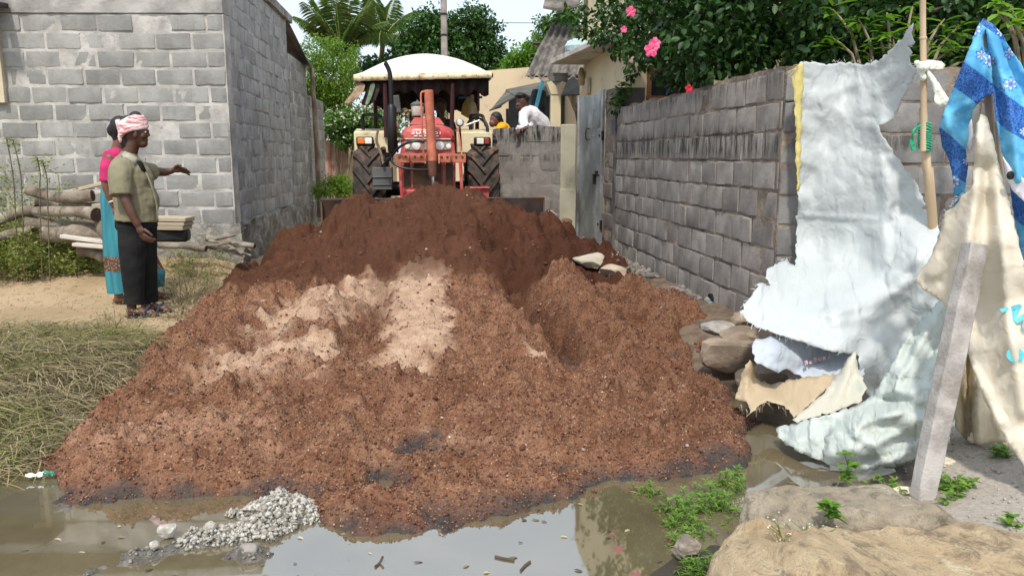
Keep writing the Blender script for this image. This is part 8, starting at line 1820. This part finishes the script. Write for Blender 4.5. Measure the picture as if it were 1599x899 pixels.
# husk, pipe, wrapper, cans
q = at_z(1072, 872, -0.12); rock('coconut_husk', 'round weathered coconut husk beside the long ochre boulder', (q.x, q.y, -0.075), (0.11, 0.10, 0.10), M('husk', (0.22, 0.175, 0.14), base2=(0.33, 0.28, 0.23), scale=16, rough=0.95, bmp=0.9, bscale=28, stretch=(1, 1, 3)), 0.3, 31, 4, 0.05, 0.1, 'husk')
pi = empty('blue_pipe', at_x(1104, 480, 2.36), 'short curved blue pipe coming out of a hole in the boundary wall', 'pipe')
part(pi, 'hose', M('blue_hose', (0.10, 0.27, 0.36), var=0.2, rough=0.5, bmp=0.05), lambda b: b.tube(cat_rom([at_x(1112, 470, 2.46), at_x(1107, 478, 2.38), at_x(1102, 486, 2.34), at_x(1100, 497, 2.31)], 5), 0.024, 10))
part(pi, 'hole_shade', M('black_hole', (0.006, 0.006, 0.006), var=0.2, bmp=0), lambda b: b.lathe(at_x(1110, 467, 2.435), [(0.05, -0.01), (0.052, 0.012), (0.03, 0.016)], (-1, 0, 0), 14))  # black disc painting in the dark inside of the wall hole
wr_ = empty('snack_wrapper', at_z(58, 746, -0.1), 'crumpled green and white plastic wrapper at the left edge of the puddle', 'wrapper')
def crumple(b, c, w_, d, h):
    n = 7; vs = []; fs = []
    for j in range(n):
        for i in range(n): vs.append(Vector(c) + Vector(((i / (n - 1) - .5) * w_, (j / (n - 1) - .5) * d, 0.008 + h * rnd.random())))
    for j in range(n - 1):
        for i in range(n - 1): a_ = j * n + i; fs.append((a_, a_ + 1, a_ + n + 1, a_ + n))
    b.add(vs, fs)
wq = at_z(56, 746, WZ + 0.01)
part(wr_, 'foil', M('wrapper_white', (0.65, 0.68, 0.6), var=0.2, scale=40, rough=0.35), lambda b: crumple(b, wq, 0.075, 0.035, 0.02), smooth=None)
part(wr_, 'green_print', M('wrapper_green', (0.04, 0.25, 0.16), var=0.3, scale=40, rough=0.35), lambda b: crumple(b, wq + Vector((0.055, 0.003, 0.002)), 0.05, 0.03, 0.02), smooth=None)
# ---- small plants on the right
WPm = leafmat('water_weed_leaf', (0.06, 0.15, 0.018), (0.19, 0.32, 0.05), 0.3, 0.45)
def creeper(label, pts, nros, hgt, L0, L1, spread, cat='weed', group=None, mat=WPm, asp=0.28, stemr=0.0022, name='water_weed', base_z=None):
    c = Vector(pts[0]); t = empty(name, c, label, cat, group); b = MB(); parts_ = []
    for k in range(nros):
        q = Vector(rnd.choice(pts)) + Vector((rnd.gauss(0, spread), rnd.gauss(0, spread), 0)); zb2 = base_z if base_z is not None else max(WZ, gz1(q.x, q.y)); h = hgt * rnd.uniform(0.25, 1.1)
        root = Vector((q.x + rnd.gauss(0, 0.03), q.y + rnd.gauss(0, 0.03), zb2 - 0.02)); top = Vector((q.x, q.y, zb2 + h)); mid = root.lerp(top, 0.5) + Vector((rnd.gauss(0, 0.012), rnd.gauss(0, 0.012), 0))
        b.tube([root, mid, top], [stemr, stemr, stemr * 0.6], 4)
        for tt, nl in ((1.0, 6), (0.6, 4), (0.35, 2)):
            p_ = mid.lerp(top, (tt - 0.5) * 2) if tt > 0.5 else root.lerp(mid, tt * 2); a = nrg.uniform(0, 6.28, nl); L = nrg.uniform(L0, L1, nl)
            parts_.append((np.tile(np.array(p_), (nl, 1)), np.stack([np.cos(a), np.sin(a), nrg.uniform(0.05, 0.6, nl)], 1), np.tile(np.array([0, 0, 1.]), (nl, 1)), L, L * asp, LANCE, nrg.uniform(0.1, 1, nl)))
    b.build('stems', M_STEM, t)['kind'] = 'stuff'; leaf_obj('leaves', parts_, mat, t); return t
M_STEM = M('weed_green_stem', (0.09, 0.14, 0.03), var=0.2)
W_ = lambda l: [at_z(x, y, WZ) for x, y in l]
gw = 'water weeds growing in the puddle'
creeper('bright water weed tuft closest to the red soil edge', W_([(1125, 760), (1140, 750), (1118, 778)]), 20, 0.075, 0.018, 0.034, 0.035, group=gw)
creeper('dense bright water weed in the shallows near the flat boulder', W_([(1075, 790), (1095, 795), (1060, 805), (1110, 790)]), 38, 0.07, 0.018, 0.034, 0.045, group=gw)
creeper('small isolated water weed away from the boulders', W_([(1000, 768), (1018, 772)]), 13, 0.04, 0.015, 0.026, 0.022, group=gw)
creeper('sprawling water weed on the muddy bank by the coconut husk', W_([(1050, 825), (1080, 832), (1110, 825), (1060, 845)]), 34, 0.05, 0.016, 0.03, 0.045, group=gw)
creeper('water weed rooted against the side of the flat boulder', W_([(1150, 775), (1140, 800), (1158, 765)]), 13, 0.075, 0.018, 0.032, 0.02, group=gw)
creeper('short grass tuft between the coconut husk and the long boulder', [at_z(1085, 888, -0.1), at_z(1100, 880, -0.1)], 16, 0.06, 0.02, 0.045, 0.025, asp=0.14, name='grass_tuft')
FLW = leafmat('fine_weed', (0.10, 0.18, 0.035), (0.22, 0.32, 0.08), 0.3, 0.5)
def airy(label, c, hgt, n, spread):
    """branching weed with tiny white flower heads"""
    c = Vector(c); t = empty('flowering_weed', c, label, 'weed'); b = MB(); parts_ = []; heads = []
    for k in range(n):
        a = rnd.uniform(0, 6.28); top = c + Vector((math.cos(a) * spread * rnd.random(), math.sin(a) * spread * 0.5 * rnd.random(), hgt * rnd.uniform(0.55, 1.0))); mid = c.lerp(top, 0.55) + Vector((rnd.gauss(0, .01), rnd.gauss(0, .01), 0))
        b.tube([c, mid, top], [0.0028, 0.002, 0.001], 4)
        for j in range(7):
            s_ = mid.lerp(top, rnd.uniform(0.2, 1.0)); e = s_ + Vector((rnd.gauss(0, .03), rnd.gauss(0, .02), rnd.uniform(0.01, .045))); b.tube([s_, e], [0.0012, 0.0008], 3); heads.append(e)
        nl = 9; tt = nrg.uniform(0.1, 0.9, nl); a2 = nrg.uniform(0, 6.28, nl); L = nrg.uniform(0.02, 0.045, nl)
        parts_.append((np.array([tuple(c.lerp(mid, x * 1.0) if x < .6 else mid.lerp(top, (x - .6) * 2)) for x in tt]), np.stack([np.cos(a2), np.sin(a2), nrg.uniform(0.1, .7, nl)], 1), np.tile(np.array([0, 0, 1.]), (nl, 1)), L, L * 0.25, LANCE, nrg.uniform(0, 1, nl)))
    b.build('stems', M_STEM, t); leaf_obj('leaves', parts_, FLW, t)
    H_ = np.array([tuple(h) for h in heads]); o = leaf_obj('flower_heads', [(H_, rdir(len(H_)), rdir(len(H_), 1), np.full(len(H_), 0.006), np.full(len(H_), 0.007), RHOM, nrg.uniform(.5, 1, len(H_))) for _ in range(2)], leafmat('tiny_white', (0.6, 0.62, 0.45), (0.75, 0.75, 0.62), .2), t, 'stuff')
airy('flowering weed with tiny white heads at the left end of the long boulder', at_z(1172, 925, -0.12), 0.20, 9, 0.10)
airy('taller flowering weed with tiny white heads before the middle of the long boulder', at_z(1245, 930, -0.12), 0.27, 13, 0.12)
def seedling(label, px, py, Y, L, n, h, name='seedling'):
    q = at_y(px, py, Y); creeper(label, [q - Vector((0, 0, h))], n, h, L * 0.7, L, 0.012, mat=BG, asp=0.5, name=name, base_z=q.z - h)
seedling('broad leaved seedling rooted between the two boulders', 1290, 782, 2.44, 0.045, 4, 0.05)
seedling('slender seedling behind the flat topped boulder', 1318, 712, 2.95, 0.06, 3, 0.10)
seedling('two leaved seedling near the right end of the long boulder', 1578, 812, 2.45, 0.05, 3, 0.05)
creeper('low green weed growing by the foot of the stone post', [at_z(1490, 735, 0.0), at_z(1500, 760, 0.0), at_z(1480, 720, 0.02)], 14, 0.05, 0.025, 0.05, 0.03, asp=0.5, name='ground_weed')
creeper('small weed under the hem of the cream sacking', [at_z(1568, 705, 0.03)], 6, 0.05, 0.025, 0.045, 0.02, asp=0.5, name='ground_weed')
creeper('sparse weed between the bulging tarp and the stone post', [at_z(1385, 748, -0.05), at_z(1400, 752, -0.05)], 8, 0.04, 0.02, 0.04, 0.025, asp=0.4, name='ground_weed')
# bits of rubbish and pebbles by the tent
for lb, px, py, s_, mt in (('cream paper scrap lying by the stone post', 1478, 705, (0.10, 0.07, 0.02), TCR), ('pale crust of plaster beside the bulging tarp', 1415, 738, (0.12, 0.07, 0.03), LIM), ('crumpled cream rag under the inner sacking', 1530, 690, (0.12, 0.06, 0.05), TCR)):
    q = at_z(px, py, 0.0); rock('scrap', lb, (q.x, q.y, gz1(q.x, q.y) + s_[2] * 0.3), s_, M('scrap_cream', (0.6, 0.52, 0.4), var=0.2, scale=14), rnd.uniform(-.5, .5), int(px), 3, 0.2, 0.5, 'scrap')
n = 2600; X = nrg.uniform(1.4, 3.4, n); Yy = nrg.uniform(2.2, 3.6, n); gzz = ground_h(X, Yy); ok = gzz > WZ + 0.01; P = np.stack([X, Yy, gzz], 1)[ok]
scatter_rocks('bank_gravel', P, 0.002 + 0.008 * nrg.uniform(0, 1, len(P)) ** 3, M('gravel', (0.32, 0.29, 0.25), var=0.4, scale=60, rough=0.95, bmp=0.2), 'fine gravel on the bank around the stone post')
n = 2500; P = pts_in([(-100, 446), (170, 440), (250, 470), (250, 515), (0, 520), (-100, 525)], n, 0.0)
scatter_rocks('path_gravel', P, 0.002 + 0.009 * nrg.uniform(0, 1, len(P)) ** 4, M('path_pebble', (0.36, 0.27, 0.17), var=0.4, scale=60, rough=0.95, bmp=0.2), 'loose crumbs of earth on the bare tan path')
